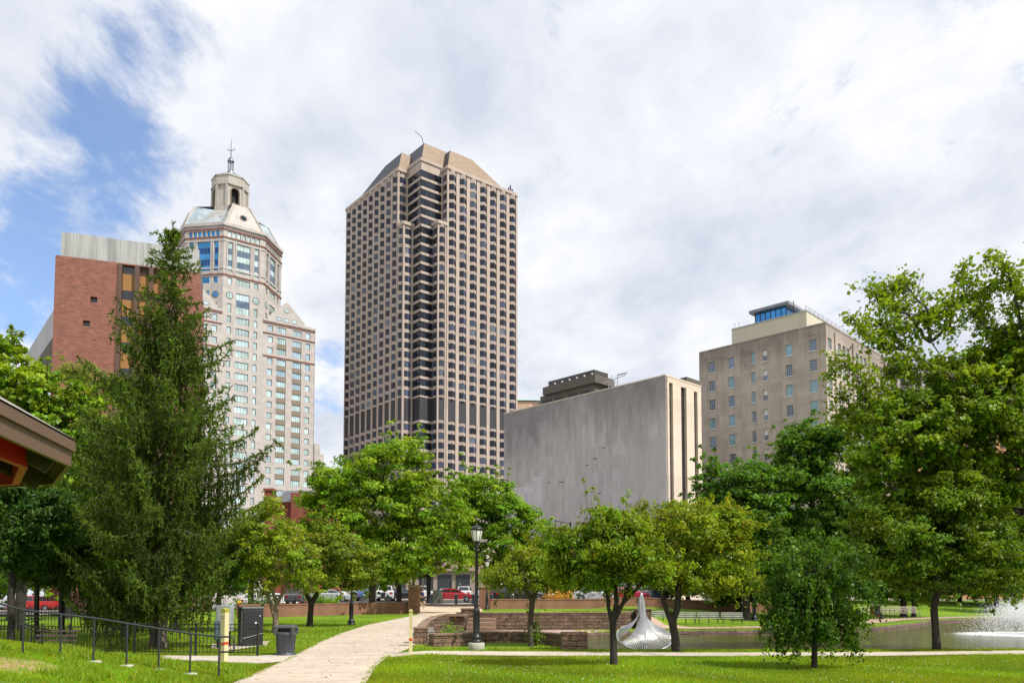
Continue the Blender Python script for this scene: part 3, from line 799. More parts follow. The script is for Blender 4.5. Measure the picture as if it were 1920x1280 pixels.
    for k in range(8):
        a, b = lan[k], lan[(k+1) % 8]; fc = Face(a, b-a); fc.n = ((a+b)/2-cen).normalized(); L = (b-a).length
        if k % 2 == 0:
            w2 = L*.33; c = L/2; zs = zl0+.9; zarc = zlt-.9-w2
            prof = [(c-w2, zs), (c-w2, zarc)]+[(c-w2*math.cos(t), zarc+w2*math.sin(t)) for t in np.linspace(0, math.pi, 11)[1:-1]]+[(c+w2, zarc), (c+w2, zs)]
            # wall left, right, below, above the arch
            fc.quad(lw, 0, c-w2, zl0-2, zlt, 0); fc.quad(lw, c+w2, L, zl0-2, zlt, 0); fc.quad(lw, c-w2, c+w2, zl0-2, zs, 0)
            up = prof[1:-1]
            for (p, q) in zip(up[:-1], up[1:]): lw.face([fc.pt(p[0], p[1]), fc.pt(q[0], q[1]), fc.pt(q[0], zlt), fc.pt(p[0], zlt)])
            for (p, q) in zip(prof[:-1], prof[1:]): lw.face([fc.pt(p[0], p[1]), fc.pt(q[0], q[1]), fc.pt(q[0], q[1], -.9), fc.pt(p[0], p[1], -.9)])
            for (p, q) in zip(prof[:-1], prof[1:]): arch.bar(fc.pt(p[0], p[1], .05), fc.pt(q[0], q[1], .05), .4, .4)
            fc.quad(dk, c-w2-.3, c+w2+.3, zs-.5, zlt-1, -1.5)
            for i in range(7): arch.bar(fc.pt(c-w2+(2*w2)*i/6, zs, -.2), fc.pt(c-w2+(2*w2)*i/6, zs+1.1, -.2), .08)
            fc.box(arch, c-w2, c+w2, zs+1.1, zs+1.25, -.25, -.1)
        else:
            fc.quad(lw, 0, L, zl0-2, zlt, 0)
            for q in (0, L-.9): fc.box(lw, q, q+.9, zl0-2, zlt, -.1, .55)
        for z0, z1, dd in ((zl0-2, zl0+.4, .5), (zlt-.1, zlt+.5, .6), (zlt+.5, zlt+3.4, .3), (zlt+3.4, zlt+3.9, .55)):
            e = .22*dd/.35; fc.box(lw, -e, L+e, z0, z1, -.5, dd)
    lw.prism([(p.x*.55+cen.x*.45, p.y*.55+cen.y*.45) for p in lan], zlt-.5, zlt+3.8)
    stw = stone_mat('weathered_limestone', (.47, .43, .37), .12, stain=.35, scl=.5)
    lo = lw.build('belfry', stw, root); dk.build('belfry_opening', dark_void, lo); arch.build('arch_trim', brown, lo)
    rf = MB(); z0 = zlt+3.9; z1 = z0+3.2
    for k in range(8):
        a, b = lan[k], lan[(k+1) % 8]; u = cen.lerp(a, .22); v = cen.lerp(b, .22); rf.face([(a.x,a.y,z0), (b.x,b.y,z0), (v.x,v.y,z1), (u.x,u.y,z1)])
        rf.bar((a.x, a.y, z0+.1), (u.x, u.y, z1+.1), .2)
    rf.build('belfry_roof', skg, root)
    # spire: small pedestal on four legs, mast with a cross shaped vane
    s = MB(); zt = CAMH+ray(430, 262)[1]*cen.y; zp = CAMH+ray(430, 299)[1]*cen.y
    s.lathe([(1.5, z1-.2), (1.5, z1+.5), (1.1, z1+.6), (1.1, z1+1.1)], (cen.x, cen.y, 0), 8)
    for k in range(6):
        a = k*math.pi/3; s.bar((cen.x+math.cos(a)*.95, cen.y+math.sin(a)*.95, z1+1), (cen.x+math.cos(a)*.95, cen.y+math.sin(a)*.95, zp-1.0), .22)
    s.lathe([(1.3, zp-1.0), (1.3, zp-.6), (.9, zp-.3), (.9, zp+.3), (.3, zp+.6)], (cen.x, cen.y, 0), 10)
    s.tube([(cen.x, cen.y, zp), (cen.x, cen.y, zt-4), (cen.x, cen.y, zt+.5)], [.26, .2, .06], 6)
    zx = zt-4.2
    s.bar((cen.x-1.2, cen.y, zx), (cen.x+1.2, cen.y, zx), .2); s.lathe([(.02, zx-.5), (.45, zx), (.02, zx+.5)], (cen.x, cen.y, 0), 8)
    for q in (-1.2, 1.2): s.bar((cen.x+q, cen.y, zx), (cen.x+q*1.1, cen.y, zx+.9), .16)
    s.build('spire', simple('grey_metal', (.25, .25, .27), .4, .6), root)
stone_tower()

# ------------------------------------------------------------------ 3. windowless marble block
def marble_block():
    dR = Vector(vdir(2522)).normalized(); dL = Vector((-dR.y, dR.x))
    pc = P(1247, 704, 125); O = Vector((pc.x, pc.y)); zt = pc.z
    root = empty('windowless_building', (O.x, O.y, 0), 'windowless grey marble block with dark vertical window strips on its sunlit side', 'building')
    mar = stone_mat('grey_marble', (.54, .50, .485), .07, course=(2.1, 1.1, .03), cdark=.9, stain=.13, scl=.12, top_stain=(zt, 11, .55))
    mar2 = stone_mat('cream_marble', (.66, .55, .44), .05, course=(2.1, 50, .03), cdark=.93, stain=.06, scl=.15)
    mar3 = stone_mat('new_marble', (.62, .60, .61), .04, course=(2.1, 1.1, .03), cdark=.92, stain=.06, scl=.2)
    fL = Face(O, dL); fR = Face(O, dR)
    sL = fL.s_of(945, 850); sR = fR.s_of(1315.5, 800)
    wl = MB(); fL.box(wl, 0, sL, 0, zt, -.6, 0); wl.build('side_wall', mar, root)
    # patches of cleaner panels
    pt = MB(); s0 = fL.s_of(1017, 930); s1 = fL.s_of(1000, 930)
    zp = fL.sz(1017, 907)[1]; fL.box(pt, s0, sL-.5, 0, zp, -.1, .012); fL.box(pt, s0, s1, zp, fL.sz(1010, 893)[1], -.1, .012)
    pt.build('replaced_panel', mar3, root)
    jt = MB(); 
    for (x0, y0, x1) in ((1048,904,1057),(1027,905,1032),(1112,860,1120),(1130,840,1134),(1098,872,1104),(1120,925,1127)):
        a, z = fL.sz(x0, y0); b, _ = fL.sz(x1, y0); fL.box(jt, b, a, z-.06, z+.06, -.02, .015)
    jt.build('open_joint', dark_void, root)
    # right face with strips
    wr = MB(); holes = []; gl = MB(); glm = simple('strip_window', (.028, .025, .032), .22, 0, .1, .5, spec=.6)
    for (x0, x1, y) in ((1254.5,1261.3,716.5),(1276.7,1286.7,724.5),(1301,1307.5,733)):
        a, zt1 = fR.sz(x0, y); b, _ = fR.sz(x1, y)
        holes.append((a, b, 4, zt1))
    st = holes[2][0]-holes[1][0]
    
    wall_with_holes(wr, fR, 0.001, sR, 0, zt, holes, .5)
    fR.box(wr, -.06, sR, zt, zt+.25, -.8, .05); fL.box(wr, .06, sL, zt, zt+.2, -.8, .05)
    wr.build('front_wall', mar2, root)
    for a, b, c, d in holes:
        g = MB(); fR.quad(g, a, b, c, d, -.48)
        z = c+3.6
        while z < d: fR.box(g, a, b, z-.08, z+.08, -.48, -.42); z += 3.9
        g.build('window', glm, root)
    core = MB(); q = lambda s_, b: ((O+dR*s_+dL*b).x, (O+dR*s_+dL*b).y)
    core.prism([q(.55, .55), q(sR, .55), q(sR, sL), q(.55, sL)], 0, zt-.8); core.build('roof', stone_mat('roof_gravel', (.25, .24, .22)), root)
    # rooftop plant, two stepped brown storeys and a dark cap
    br = stone_mat('brown_plant_metal', (.13, .115, .095), .08, stain=.2); bd = simple('brown_dark_metal', (.06, .055, .05), .5)
    pk = P(1116, 700, 151); K = Vector((pk.x, pk.y))
    f1 = Face(K, dL); f1r = Face(K, dR)
    def tier(x0, x1, ytop, ybot, back, mb, px_l, px_r, m=0):
        K_ = K+(dL+dR)*back
        a = Face(K_, dL); b = Face(K_, dR)
        z1 = CAMH+ray(x0, ytop)[1]*K_.y; z0 = CAMH+ray(x0, ybot)[1]*K_.y
        la = a.s_of(px_l, ytop+15); lb = b.s_of(px_r, ytop+5)
        pts = [K_, K_+dR*lb, K_+dR*lb+dL*la, K_+dL*la]; mb.prism([(p.x, p.y) for p in pts], z0, z1, m); return a, b, z0, z1, la, lb
    mb = MB(); a1, b1, z0, z1, la, lb = tier(1116, 0, 718, 760, .9, mb, 1013, 1150); p1 = mb.build('plant_room', br, root)
    lv = MB()
    for g in range(4):
        for k in range(6):
            s_ = la*(.08+.235*g)+k*la*.029; a1.box(lv, s_, s_+la*.021, z1-2.9, z1-1.0, -.1, .06)
    lv.build('louvre', simple('louvre_dark', (.02, .02, .025), .4), p1)
    mb = MB(); a1, b1, z0, z1, la, lb = tier(1116, 0, 701, 716, .2, mb, 1017.5, 1151); p2 = mb.build('plant_room', br, root)
    lt = MB()
    for k in range(7): s_ = la*(.05+.14*k); a1.box(lt, s_, s_+.25, z1+.1, z1+.35, -.2, .05)
    lt.build('roof_light', simple('white_fitting', (.7, .7, .7), .4, bmp=0), p2)
    mb = MB(); tier(1121, 0, 692.5, 702, 1.6, mb, 1028, 1140); mb.build('plant_room_cap', bd, root)
    mb = MB(); q0 = P(1140, 728, 150)
    for k in range(4): x = q0.x+k*.55; mb.bar((x, q0.y, q0.z-3), (x+.2, q0.y, q0.z+1.5+k % 2), .13)
    mb.bar((q0.x-1, q0.y, q0.z+1), (q0.x+3.4, q0.y, q0.z+2.6), .13); mb.bar((q0.x+1.8, q0.y, q0.z+2.6), (q0.x+3.6, q0.y, q0.z+3.0), .4, .2); mb.build('roof_antenna', simple('antenna_grey', (.3, .3, .3), .4), root)
    mb = MB(); K_ = P(1287.5, 706, 138); K2 = Vector((K_.x, K_.y)); la = Face(K2, dL).s_of(1270, 712); sq_ = Face(K2, dR).s_of(1313, 714); pts = [K2, K2+dR*sq_, K2+dR*sq_+dL*la, K2+dL*la]
    mb.prism([(p.x, p.y) for p in pts], K_.z-6, K_.z); mb.build('stair_head', br, root)
marble_block()

# ------------------------------------------------------------------ 4. beige stone office block on the right
def beige_block():
    dR = Vector(vdir(2411)).normalized(); dL = Vector((-dR.y, dR.x))
    pc = P(1548, 606, 140); O = Vector((pc.x, pc.y)); zt = pc.z
    root = empty('office_block', (O.x, O.y, 0), 'beige stone office block with sash windows and a blue glass penthouse on its roof', 'building')
    mS = stone_mat('brown_limestone', (.50, .415, .35), .13, course=(.9, 1.9, .02), cdark=.93, stain=.2, scl=.3, top_stain=(zt, 7, .6))
    fL = Face(O, dL); fR = Face(O, dR); sL = fL.s_of(1313, 800); sR = fR.s_of(1668, 690)
    wf = simple('white_sash', (.62, .6, .52), .5, bmp=0); gl = glass_mat('sash_glass', (.10, .17, .30), .06, .35, .8); bl = simple('pale_blind', (.45, .6, .55), .7)
    wp = simple('white_panel', (.75, .72, .66), .6)
    sill = stone_mat('sill_stone', (.38, .33, .28), .1)
    ws = WinSet(); wall = MB(); pil = MB(); sl = MB()
    def c4(x, y): return 1280+x/3.369, 540+y/3.369
    z1 = fL.sz(*c4(824, 320))[1]; z0 = fL.sz(*c4(824, 394))[1]; h = (z1-fL.sz(*c4(824, 712))[1])/3
    holes = []
    def addwin(fc, a, b, za, zb, nv=3, panel=False):
        dep = .3
        zc = zb-(zb-za)*.48 if panel else zb
        c = gcol(.6, 1.3)
        if random.random() < .4 and not panel: c = (1.7, 2.2, 1.6)
        fs = [([fc.pt(a,za,-dep), fc.pt(b,za,-dep), fc.pt(b,zc,-dep), fc.pt(a,zc,-dep)], 0, c)]
        fr = frame_boxes(fc, a, b, za, zb, -dep+.01, .09, [i/nv for i in range(1, nv)], (.25, .5, .75), .045, .08)
        if panel: fs.append(([fc.pt(a,zc,-dep+.05), fc.pt(b,zc,-dep+.05), fc.pt(b,zb,-dep+.05), fc.pt(a,zb,-dep+.05)], 1, (1,1,1))); fr = frame_boxes(fc, a, b, za, zc, -dep+.01, .09, (.5,), (.5,), .045, .08)
        fr.append(boxvf(fc, a-.12, b+.12, za-.16, za-.004, -.25, .1))
        ws.add(fs, fr)
        return (a, b, za, zb)
    nrow = 12
    for i, (x0, x1, y0) in enumerate(((163,203,500),(285,325,500),(432,458,500),(505,533,500),(649,693,500),(800,848,500))):
        b = fL.s_of(*c4(x0, y0)); a = fL.s_of(*c4(x1, y0))
        for k in range(nrow): 
            if z0-k*h > 1.5: holes.append(addwin(fL, a, b, z0-k*h, z1-k*h, 2 if i in (2, 3) else 3, i == 3))
    wall_with_holes(wall, fL, 0, sL, 0, zt, holes, .3)
    for x in (150, 212, 245, 365, 612, 862):
        s_ = fL.s_of(*c4(x, 500)); fL.box(pil, s_-.12, s_+.12, 0, zt-1.4, -.05, .10)
    for (x0, x1) in ((150, 212), (785, 862)):              # shallow frames round the end bays at the top
        a, zz_ = fL.sz(*c4(x1, 305 if x0 > 500 else 455)); b, _ = fL.sz(*c4(x0, 500)); fL.box(pil, a+.13, b-.13, z1+.7, z1+1.0, -.05, .09)
    holes = []
    a = fR.s_of(*c4(920, 500)); b = fR.s_of(*c4(944, 500)); wv = 1.35
    for k in range(nrow):
        if z0-k*h > 1.5: holes.append(addwin(fR, a, b, z0-k*h, z1-k*h, 2))
    s_ = fR.s_of(*c4(962, 500)); pl = [s_]; g = s_+1.6
    while g+6 < sR:
        for j in range(3):
            for k in range(nrow):
                if z0-k*h > 1.5: holes.append(addwin(fR, g+j*2.0, g+j*2.0+wv, z0-k*h, z1-k*h, 2))
        g += 7.0; pl.append(g-.3); g += 1.3
    wall_with_holes(wall, fR, 0.001, sR, 0, zt, holes, .3)
    for s_ in pl: fR.box(pil, s_-.15, s_+.35, 0, zt-.9, -.05, .28)
    fL.box(wall, -.0, sL, zt, zt+.25, -.6, .08); fR.box(wall, .08, sR, zt, zt+.25, -.6, .08)
    wall.build('wall', mS, root); pil.build('pilaster', mS, root)
    ws.build([gl, wp], [wf], root)
    q = lambda s_, b: ((O+dR*s_+dL*b).x, (O+dR*s_+dL*b).y)
    core = MB(); core.prism([q(.4, .4), q(sR, .4), q(sR, sL), q(.4, sL)], 0, zt-.9); core.build('roof', stone_mat('roof_felt', (.2, .2, .19)), root)
    fE = Face(O+dL*sL, dR); lw = MB(); lw.prism([q(.4, sL), q(sR, sL), q(sR, sL+.3), q(.4, sL+.3)], 0, zt); lw.build('side_wall', mS, root)
    # cream penthouse
    cr = stone_mat('cream_render', (.58, .525, .40), .04, stain=.06); K3 = P(1512, 583, 147.5); K = Vector((K3.x, K3.y)); la = Face(K, dL).s_of(1372, 625); lb = 38
    pts = [K, K+dR*lb, K+dR*lb+dL*la, K+dL*la]; mb = MB(); mb.prism([(p.x, p.y) for p in pts], zt-1, K3.z); ph = mb.build('penthouse', cr, root)
    tr = MB(); Face(K, dL).box(tr, -.1, la, K3.z, K3.z+.18, -.3, .12); Face(K, dR).box(tr, .12, lb, K3.z, K3.z+.18, -.3, .12); tr.build('coping', simple('grey_coping', (.4, .4, .38), .5), ph)
    rl = MB(); fr = Face(K, dR)
    for z in (.6, 1.1): rl.bar(fr.pt(0, K3.z+z, -.2), fr.pt(lb, K3.z+z, -.2), .07)
    for k in range(20): rl.bar(fr.pt(k*2, K3.z, -.2), fr.pt(k*2, K3.z+1.1, -.2), .07)
    rl.build('roof_railing', simple('rail_grey', (.35, .37, .4), .4, .5), ph)
    # glass lookout
    G3 = P(1474, 573, 151); Gk = Vector((G3.x, G3.y)); fg = Face(Gk, dL); fgr = Face(Gk, dR); lg = fg.s_of(1416, 585); lr = 9.5; zb = K3.z-.2; ztp = G3.z
    gb = glass_mat('blue_lookout_glass', (.05, .25, .55), .05, .7, .7); mb = MB(); mb.prism([(p.x, p.y) for p in (Gk, Gk+dR*lr, Gk+dR*lr+dL*lg, Gk+dL*lg)], zb, ztp)
    go = mb.build('lookout_glazing', gb, root); mm = MB()
    for k in range(7): fg.box(mm, lg*k/6-.06, lg*k/6+.06, zb, ztp, -.1, .1)
    for k in range(4): fgr.box(mm, .1+lr*k/3-.06, .1+lr*k/3+.06, zb, ztp, -.1, .1)
    for k in (.0, .55): mm.bar(fgr.pt(.3, zb+1.1+k, .5), fgr.pt(lr, zb+1.1+k, .5), .05)
    mm.build('mullion', simple('dark_blue_mullion', (.03, .05, .09), .4), go)
    rf = MB(); e = .9; pts = [Gk-dR*e-dL*e, Gk+dR*(lr+e)-dL*e, Gk+dR*(lr+e)+dL*(lg+e), Gk-dR*e+dL*(lg+e)]; rf.prism([(p.x, p.y) for p in pts], ztp, ztp+.55); rf.build('lookout_roof', simple('roof_slate_grey', (.22, .23, .26), .5), root)
    an = MB(); fa = Face(K, dL)
    for t in (.93, .6, .99): p = fa.pt(la*t, K3.z, -1); an.bar(p, p+Vector((0, 0, 1.6)), .06)
    p = fgr.pt(1.2, ztp, .9); an.bar(p-Vector((0, 0, 3)), p+Vector((0, 0, 1.)), .12); an.build('roof_mast', black_iron, root)
beige_block()

# ------------------------------------------------------------------ 5. brick building at the left
def brick_block():
    d = Vector((2.9, 1)).normalized(); O3 = P(104, 478, 105); O = Vector((O3.x, O3.y)); zt = O3.z; perp = Vector((-d.y, d.x))
    root = empty('brick_building', (O.x, O.y, 0), 'red brick building with a streaked concrete top band behind the spruce', 'building')
    bk = brick_mat('red_brick', (.30, .092, .06), (.19, .058, .04), (.24, .14, .11), .75, .24, math.atan2(d.y, d.x), .04)
    cc = stone_mat('streaked_concrete', (.44, .435, .43), .06, stain=.5, scl=.3)
    dark = simple('dark_pane', (.015, .018, .022), .1, spec=.8); ochre = stone_mat('ochre_panel', (.34, .17, .06), .08, stain=.15); br = simple('brown_mullion', (.10, .05, .035), .6)
    f = Face(O, d); sR = f.s_of(375, 520)
    ptop = f.sz(112, 434, -.5)[1]
    def c6(x, y): return x/2.285, 380+y/2.285
    wall = MB(); holes = []
    cols = [(524, 577), (587, 638), (648, 690)]; zg1 = f.sz(*c6(550, 262))[1]; zg0 = f.sz(*c6(550, 300))[1]; h = 3.62
    sC = [(f.s_of(*c6(a, 330)), f.s_of(*c6(b, 330))) for a, b in cols]
    sT = (sC[0][0]-.6, sC[2][1]+.6)
    sq = [f.sz(176, 561.6), f.sz(162, 605.8)]
    holes = [(sT[0], sT[1], 0, zt-.15)]+[(s_-.42, s_+.42, z-.38, z+.38) for s_, z in sq]
    wall_with_holes(wall, f, 0, sR, 0, zt, holes, .5); wall.prism([((O+d*a+perp*b).x, (O+d*a+perp*b).y) for a, b in ((0.02, .6), (sR, .6), (sR, 16), (0.02, 16))], 0, zt-.1)
    fe = Face(O, perp); wall.face([f.pt(0, 0), f.pt(0, zt), f.pt(0, zt, -.6), f.pt(0, 0, -.6)]); wall.face([f.pt(sR, 0), f.pt(sR, zt), f.pt(sR, zt, -.6), f.pt(sR, 0, -.6)])
    wall.build('brick_wall', bk, root)
    k = 0; z = zg1; pn = MB(); mu = MB()
    zs = zg1
    while z > 3:
        for i, (a, b) in enumerate(sC):
            g = MB(); z0 = z-(zg1-zg0)*1.05; f.quad(g, a, b, z0, z, -.45); 
            if i: 
                for q in range(5): f.box(g, a, b, z0+(z-z0)*q/5, z0+(z-z0)*q/5+.12, -.45, -.38)
            g.build('window', dark if i == 0 else br, root)
            pn = MB(); f.quad(pn, a, b, z-h, z0, -.42); pn.build('ochre_panel', ochre, root)
        z -= h
    pn = MB(); f.quad(pn, sT[0]+.55, sT[1]-.55, zs, zt-.15, -.43); pn.build('ochre_panel', ochre, root)
    for s_ in (sT[0], sC[0][1], sC[1][1], sC[2][1]): f.box(mu, s_, s_+(.55 if s_ != sC[0][1] else .6), 0, zt-.15, -.5, .12)
    mu.build('mullion', br, root)
    for s_, z in sq:
        g = MB(); f.quad(g, s_-.42, s_+.42, z-.38, z+.38, -.45); g.build('window', dark, root)
    top = MB(); n = 12
    for i in range(n): f.box(top, .5+(sR-.7)*i/n+.03, .5+(sR-.7)*(i+1)/n, zt+.02, ptop, -15, -.5)
    f.box(top, .6, sR-.2, zt+.02, ptop-.1, -15, -.56)
    top.build('concrete_parapet', cc, root)
    # wing at the back left, its fascia and the deep soffit below it
    dw = Vector(vdir(-229)).normalized(); W3 = P(104.5, 574, 108); W = Vector((W3.x, W3.y)); fw = Face(W, dw); lw = fw.s_of(48, 655)
    nn = Vector((dw.y, -dw.x)); 
    if nn.dot(-W) < 0: nn = -nn
    fw.n = nn; ft = MB(); zf = W3.z; fh = 3.9
    fw.box(ft, 0, lw, zf-fh, zf, -10, 0); ft.build('wing_fascia', stone_mat('wing_concrete', (.47, .46, .46), .05, stain=.2), root)
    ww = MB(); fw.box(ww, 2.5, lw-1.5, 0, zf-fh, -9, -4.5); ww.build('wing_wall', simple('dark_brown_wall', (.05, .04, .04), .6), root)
    fn = MB()
    for k in range(14): s_ = 2.6+k*(lw-4.6)/13; fw.box(fn, s_, s_+.25, zf-fh-9, zf-fh, -4.5, -3.7)
    fn.build('fin', br, root)
brick_block()

# ------------------------------------------------------------------ 6. small buildings seen between the trees
def small_buildings():
    # green roofed block behind the brown tower
    c = P(975, 757, 330); root = empty('green_roof_building', (c.x, c.y, 0), 'distant building with a pale green copper roof just right of the brown tower', 'building')
    z1 = P(975, 756, 330).z; z2 = P(975, 738, 330).z; mb = MB(); x0, x1 = c.x-20, P(1016, 757, 330).x
    mb.box((x0, 326, 0), (x1-1.5, 360, z1-.2)); mb.box((x0+14, 322, 0), (x1-4, 326, z1-2.2)); mb.build('wall', stone_mat('peach_stone', (.62, .45, .33), .05), root)
    mb = MB(); e = z1; mb.face([(x0,325,e),(x1,325,e),(x1-13,342,z2+1),(x0+12,342,z2+1)]); mb.face([(x1,325,e),(x1,361,e),(x1-13,342,z2+1)]); mb.face([(x1,361,e),(x0,361,e),(x0+12,342,z2+1),(x1-13,342,z2+1)]); mb.face([(x0,361,e),(x0,325,e),(x0+12,342,z2+1)])
    mb.build('copper_roof', simple('copper_green', (.22, .42, .33), .6, scale=.3), root)
    # red brick gabled house
    Y = 150.; a = P(504, 925, Y); b = P(564, 940, Y+3); root = empty('gabled_brick_building', (a.x, Y, 0), 'low red brick building with grey roof, gable and chimney below the pale stone tower', 'building')
    rb = brick_mat('dark_red_brick', (.33, .075, .045), (.25, .06, .04), (.2, .1, .08), .8, .25, 0, .03)
    z0 = P(520, 940, Y).z; mb = MB(); mb.box((a.x, Y, 0), (b.x+8, Y+14, z0)); 
    gx0, gx1 = P(549, 940, Y).x, P(566, 940, Y).x; zp = P(557, 925, Y).z; gm = (gx0+gx1)/2
    for y0, y1 in ((Y-1.2, Y+14),):
        f = [(gx0,y0,0),(gx1,y0,0),(gx1,y0,z0),(gm+1,y0,zp),(gm-1,y0,zp),(gx0,y0,z0)]; bk = [(x,y1,z) for x,y,z in f]
        mb.face(f); mb.face(bk[::-1])
        for i in range(6): j = (i+1) % 6; mb.face([f[i], f[j], bk[j], bk[i]])
    mb.build('wall', rb, root)
    mb = MB(); mb.face([(a.x+1.2,Y-.3,z0),(b.x+8,Y-.3,z0),(b.x+8,Y+7,z0+3),(a.x+1.2,Y+7,z0+3)]); mb.face([(b.x+8,Y+14.3,z0),(a.x+1.2,Y+14.3,z0),(a.x+1.2,Y+7,z0+3),(b.x+8,Y+7,z0+3)]); mb.build('roof', simple('grey_slate', (.10, .10, .12), .6), root)
    mb = MB(); mb.box((a.x-.6, Y-.8, 0), (a.x+1.0, Y+1.2, z0+2.0)); mb.box((a.x-.8, Y-1, z0+2.0), (a.x+1.2, Y+1.4, z0+2.4)); mb.build('chimney', rb, root)
    for k in range(2):
        mb = MB(); x = P(526+k*22, 950, Y).x; mb.box((x, Y-.06 if k == 0 else Y-1.26, z0-6.5), (x+1.1, Y+.1 if k == 0 else Y-1.1, z0-4)); mb.build('window', simple('dark_sash_pane', (.02, .02, .02), .2), root)
    # low shops behind the car park
    Y = 138.; x0, x1 = P(690, 1100, Y).x, P(960, 1100, Y).x
    root = empty('low_shops', (x0, Y, 1.5), 'low tan shops with brownish roofs behind the car park', 'building')
    w1 = stone_mat('tan_wall', (.36, .29, .22), .1); rfm = simple('brown_roof', (.20, .13, .11), .7, scale=.8)
    mb = MB(); rf = MB(); wn = MB(); x = x0; k = 0
    while x < x1:
        wd = 8+3*(k % 3); h = 4.4+.5*(k % 2); mb.box((x, Y, 1.4), (x+wd-.4, Y+12, 1.4+h))
        rf.face([(x-.2,Y-.6,1.4+h),(x+wd-.2,Y-.6,1.4+h),(x+wd-.2,Y+5,3.4+h),(x-.2,Y+5,3.4+h)]); rf.face([(x-.2,Y+5,3.4+h),(x+wd-.2,Y+5,3.4+h),(x+wd-.2,Y+12,1.5+h),(x-.2,Y+12,1.5+h)]); rf.face([(x-.2,Y-.6,1.4+h),(x-.2,Y+5,3.4+h),(x-.2,Y+12,1.5+h)]); rf.face([(x+wd-.2,Y-.6,1.4+h),(x+wd-.2,Y+12,1.5+h),(x+wd-.2,Y+5,3.4+h)])
        for j in range(3):
            g = MB(); xa = x+.8+j*(wd-1.6)/3; g.box((xa, Y-.05, 3.0), (xa+(wd-1.6)/3-.7, Y+.1, 1.4+h-.6)); g.box((xa+.2, Y-.07, 3.2), (xa+(wd-1.6)/3-.9, Y-.03, 3.3)); g.build('window', simple('shop_glass', (.05, .055, .06), .15) if k == 0 and j == 0 else MATS['shop_glass'], root)
        x += wd; k += 1
    mb.build('wall', w1, root); rf.build('roof', rfm, root)
    MATS['shop_glass'] = MATS['shop_glass']
    # far right: ribbed grey block and orange brick block behind the sycamore
    c = P(1690, 700, 210); root = empty('ribbed_building', (c.x, c.y, 0), 'grey ribbed office building glimpsed behind the sycamore', 'building')
    mb = MB(); x0, x1 = P(1672, 710, 210).x, P(1935, 710, 210).x; zt = P(1690, 700, 210).z; mb.box((x0, 210, 0), (x1, 235, zt)); mb.box((x0-.5, 209.5, zt), (x1+.5, 236, zt+1.6))
    mb.build('wall', stone_mat('grey_stone', (.30, .28, .27), .1), root); rb_ = MB(); wn = MB()
    k = 0; x = x0+1
    while x < x1: rb_.box((x, 209.2, 0), (x+.8, 210, zt)); x += 2.2; k += 1
    rb_.build('rib', stone_mat('grey_rib', (.42, .39, .36), .1), root)
    for k in range(14):
        g = MB(); z = zt-3.2-k*3.7; g.box((x0+.4, 209.93, z), (x1-.4, 210.1, z+2.1)); g.build('window', simple('ribbon_pane', (.04, .05, .06), .15) if k == 0 else MATS['ribbon_pane'], root)
    c = P(1750, 800, 175); root = empty('orange_brick_building', (c.x, c.y, 0), 'orange brick building showing through the branches of the sycamore', 'building')
    x0, x1 = P(1715, 810, 175).x, P(1930, 810, 175).x; zt = P(1750, 812, 175).z; mb = MB(); mb.box((x0, 175, 0), (x1, 190, zt)); mb.box((x0-.3, 174.6, zt), (x1+.3, 190.3, zt+.7)); mb.build('wall', brick_mat('orange_brick', (.55, .25, .09), (.45, .2, .07), (.4, .3, .2), .8, .25, 0, .03), root)
    for r in range(8):
        for q in range(9):
            z = zt-3-r*3.6; x = x0+1.5+q*(x1-x0-3)/9
            if z > 2: g = MB(); g.box((x, 174.93, z), (x+1.4, 175.1, z+1.9)); g.box((x-.1, 174.85, z-.2), (x+1.5, 175, z-.02)); g.build('window', MATS['ribbon_pane'], root)
small_buildings()
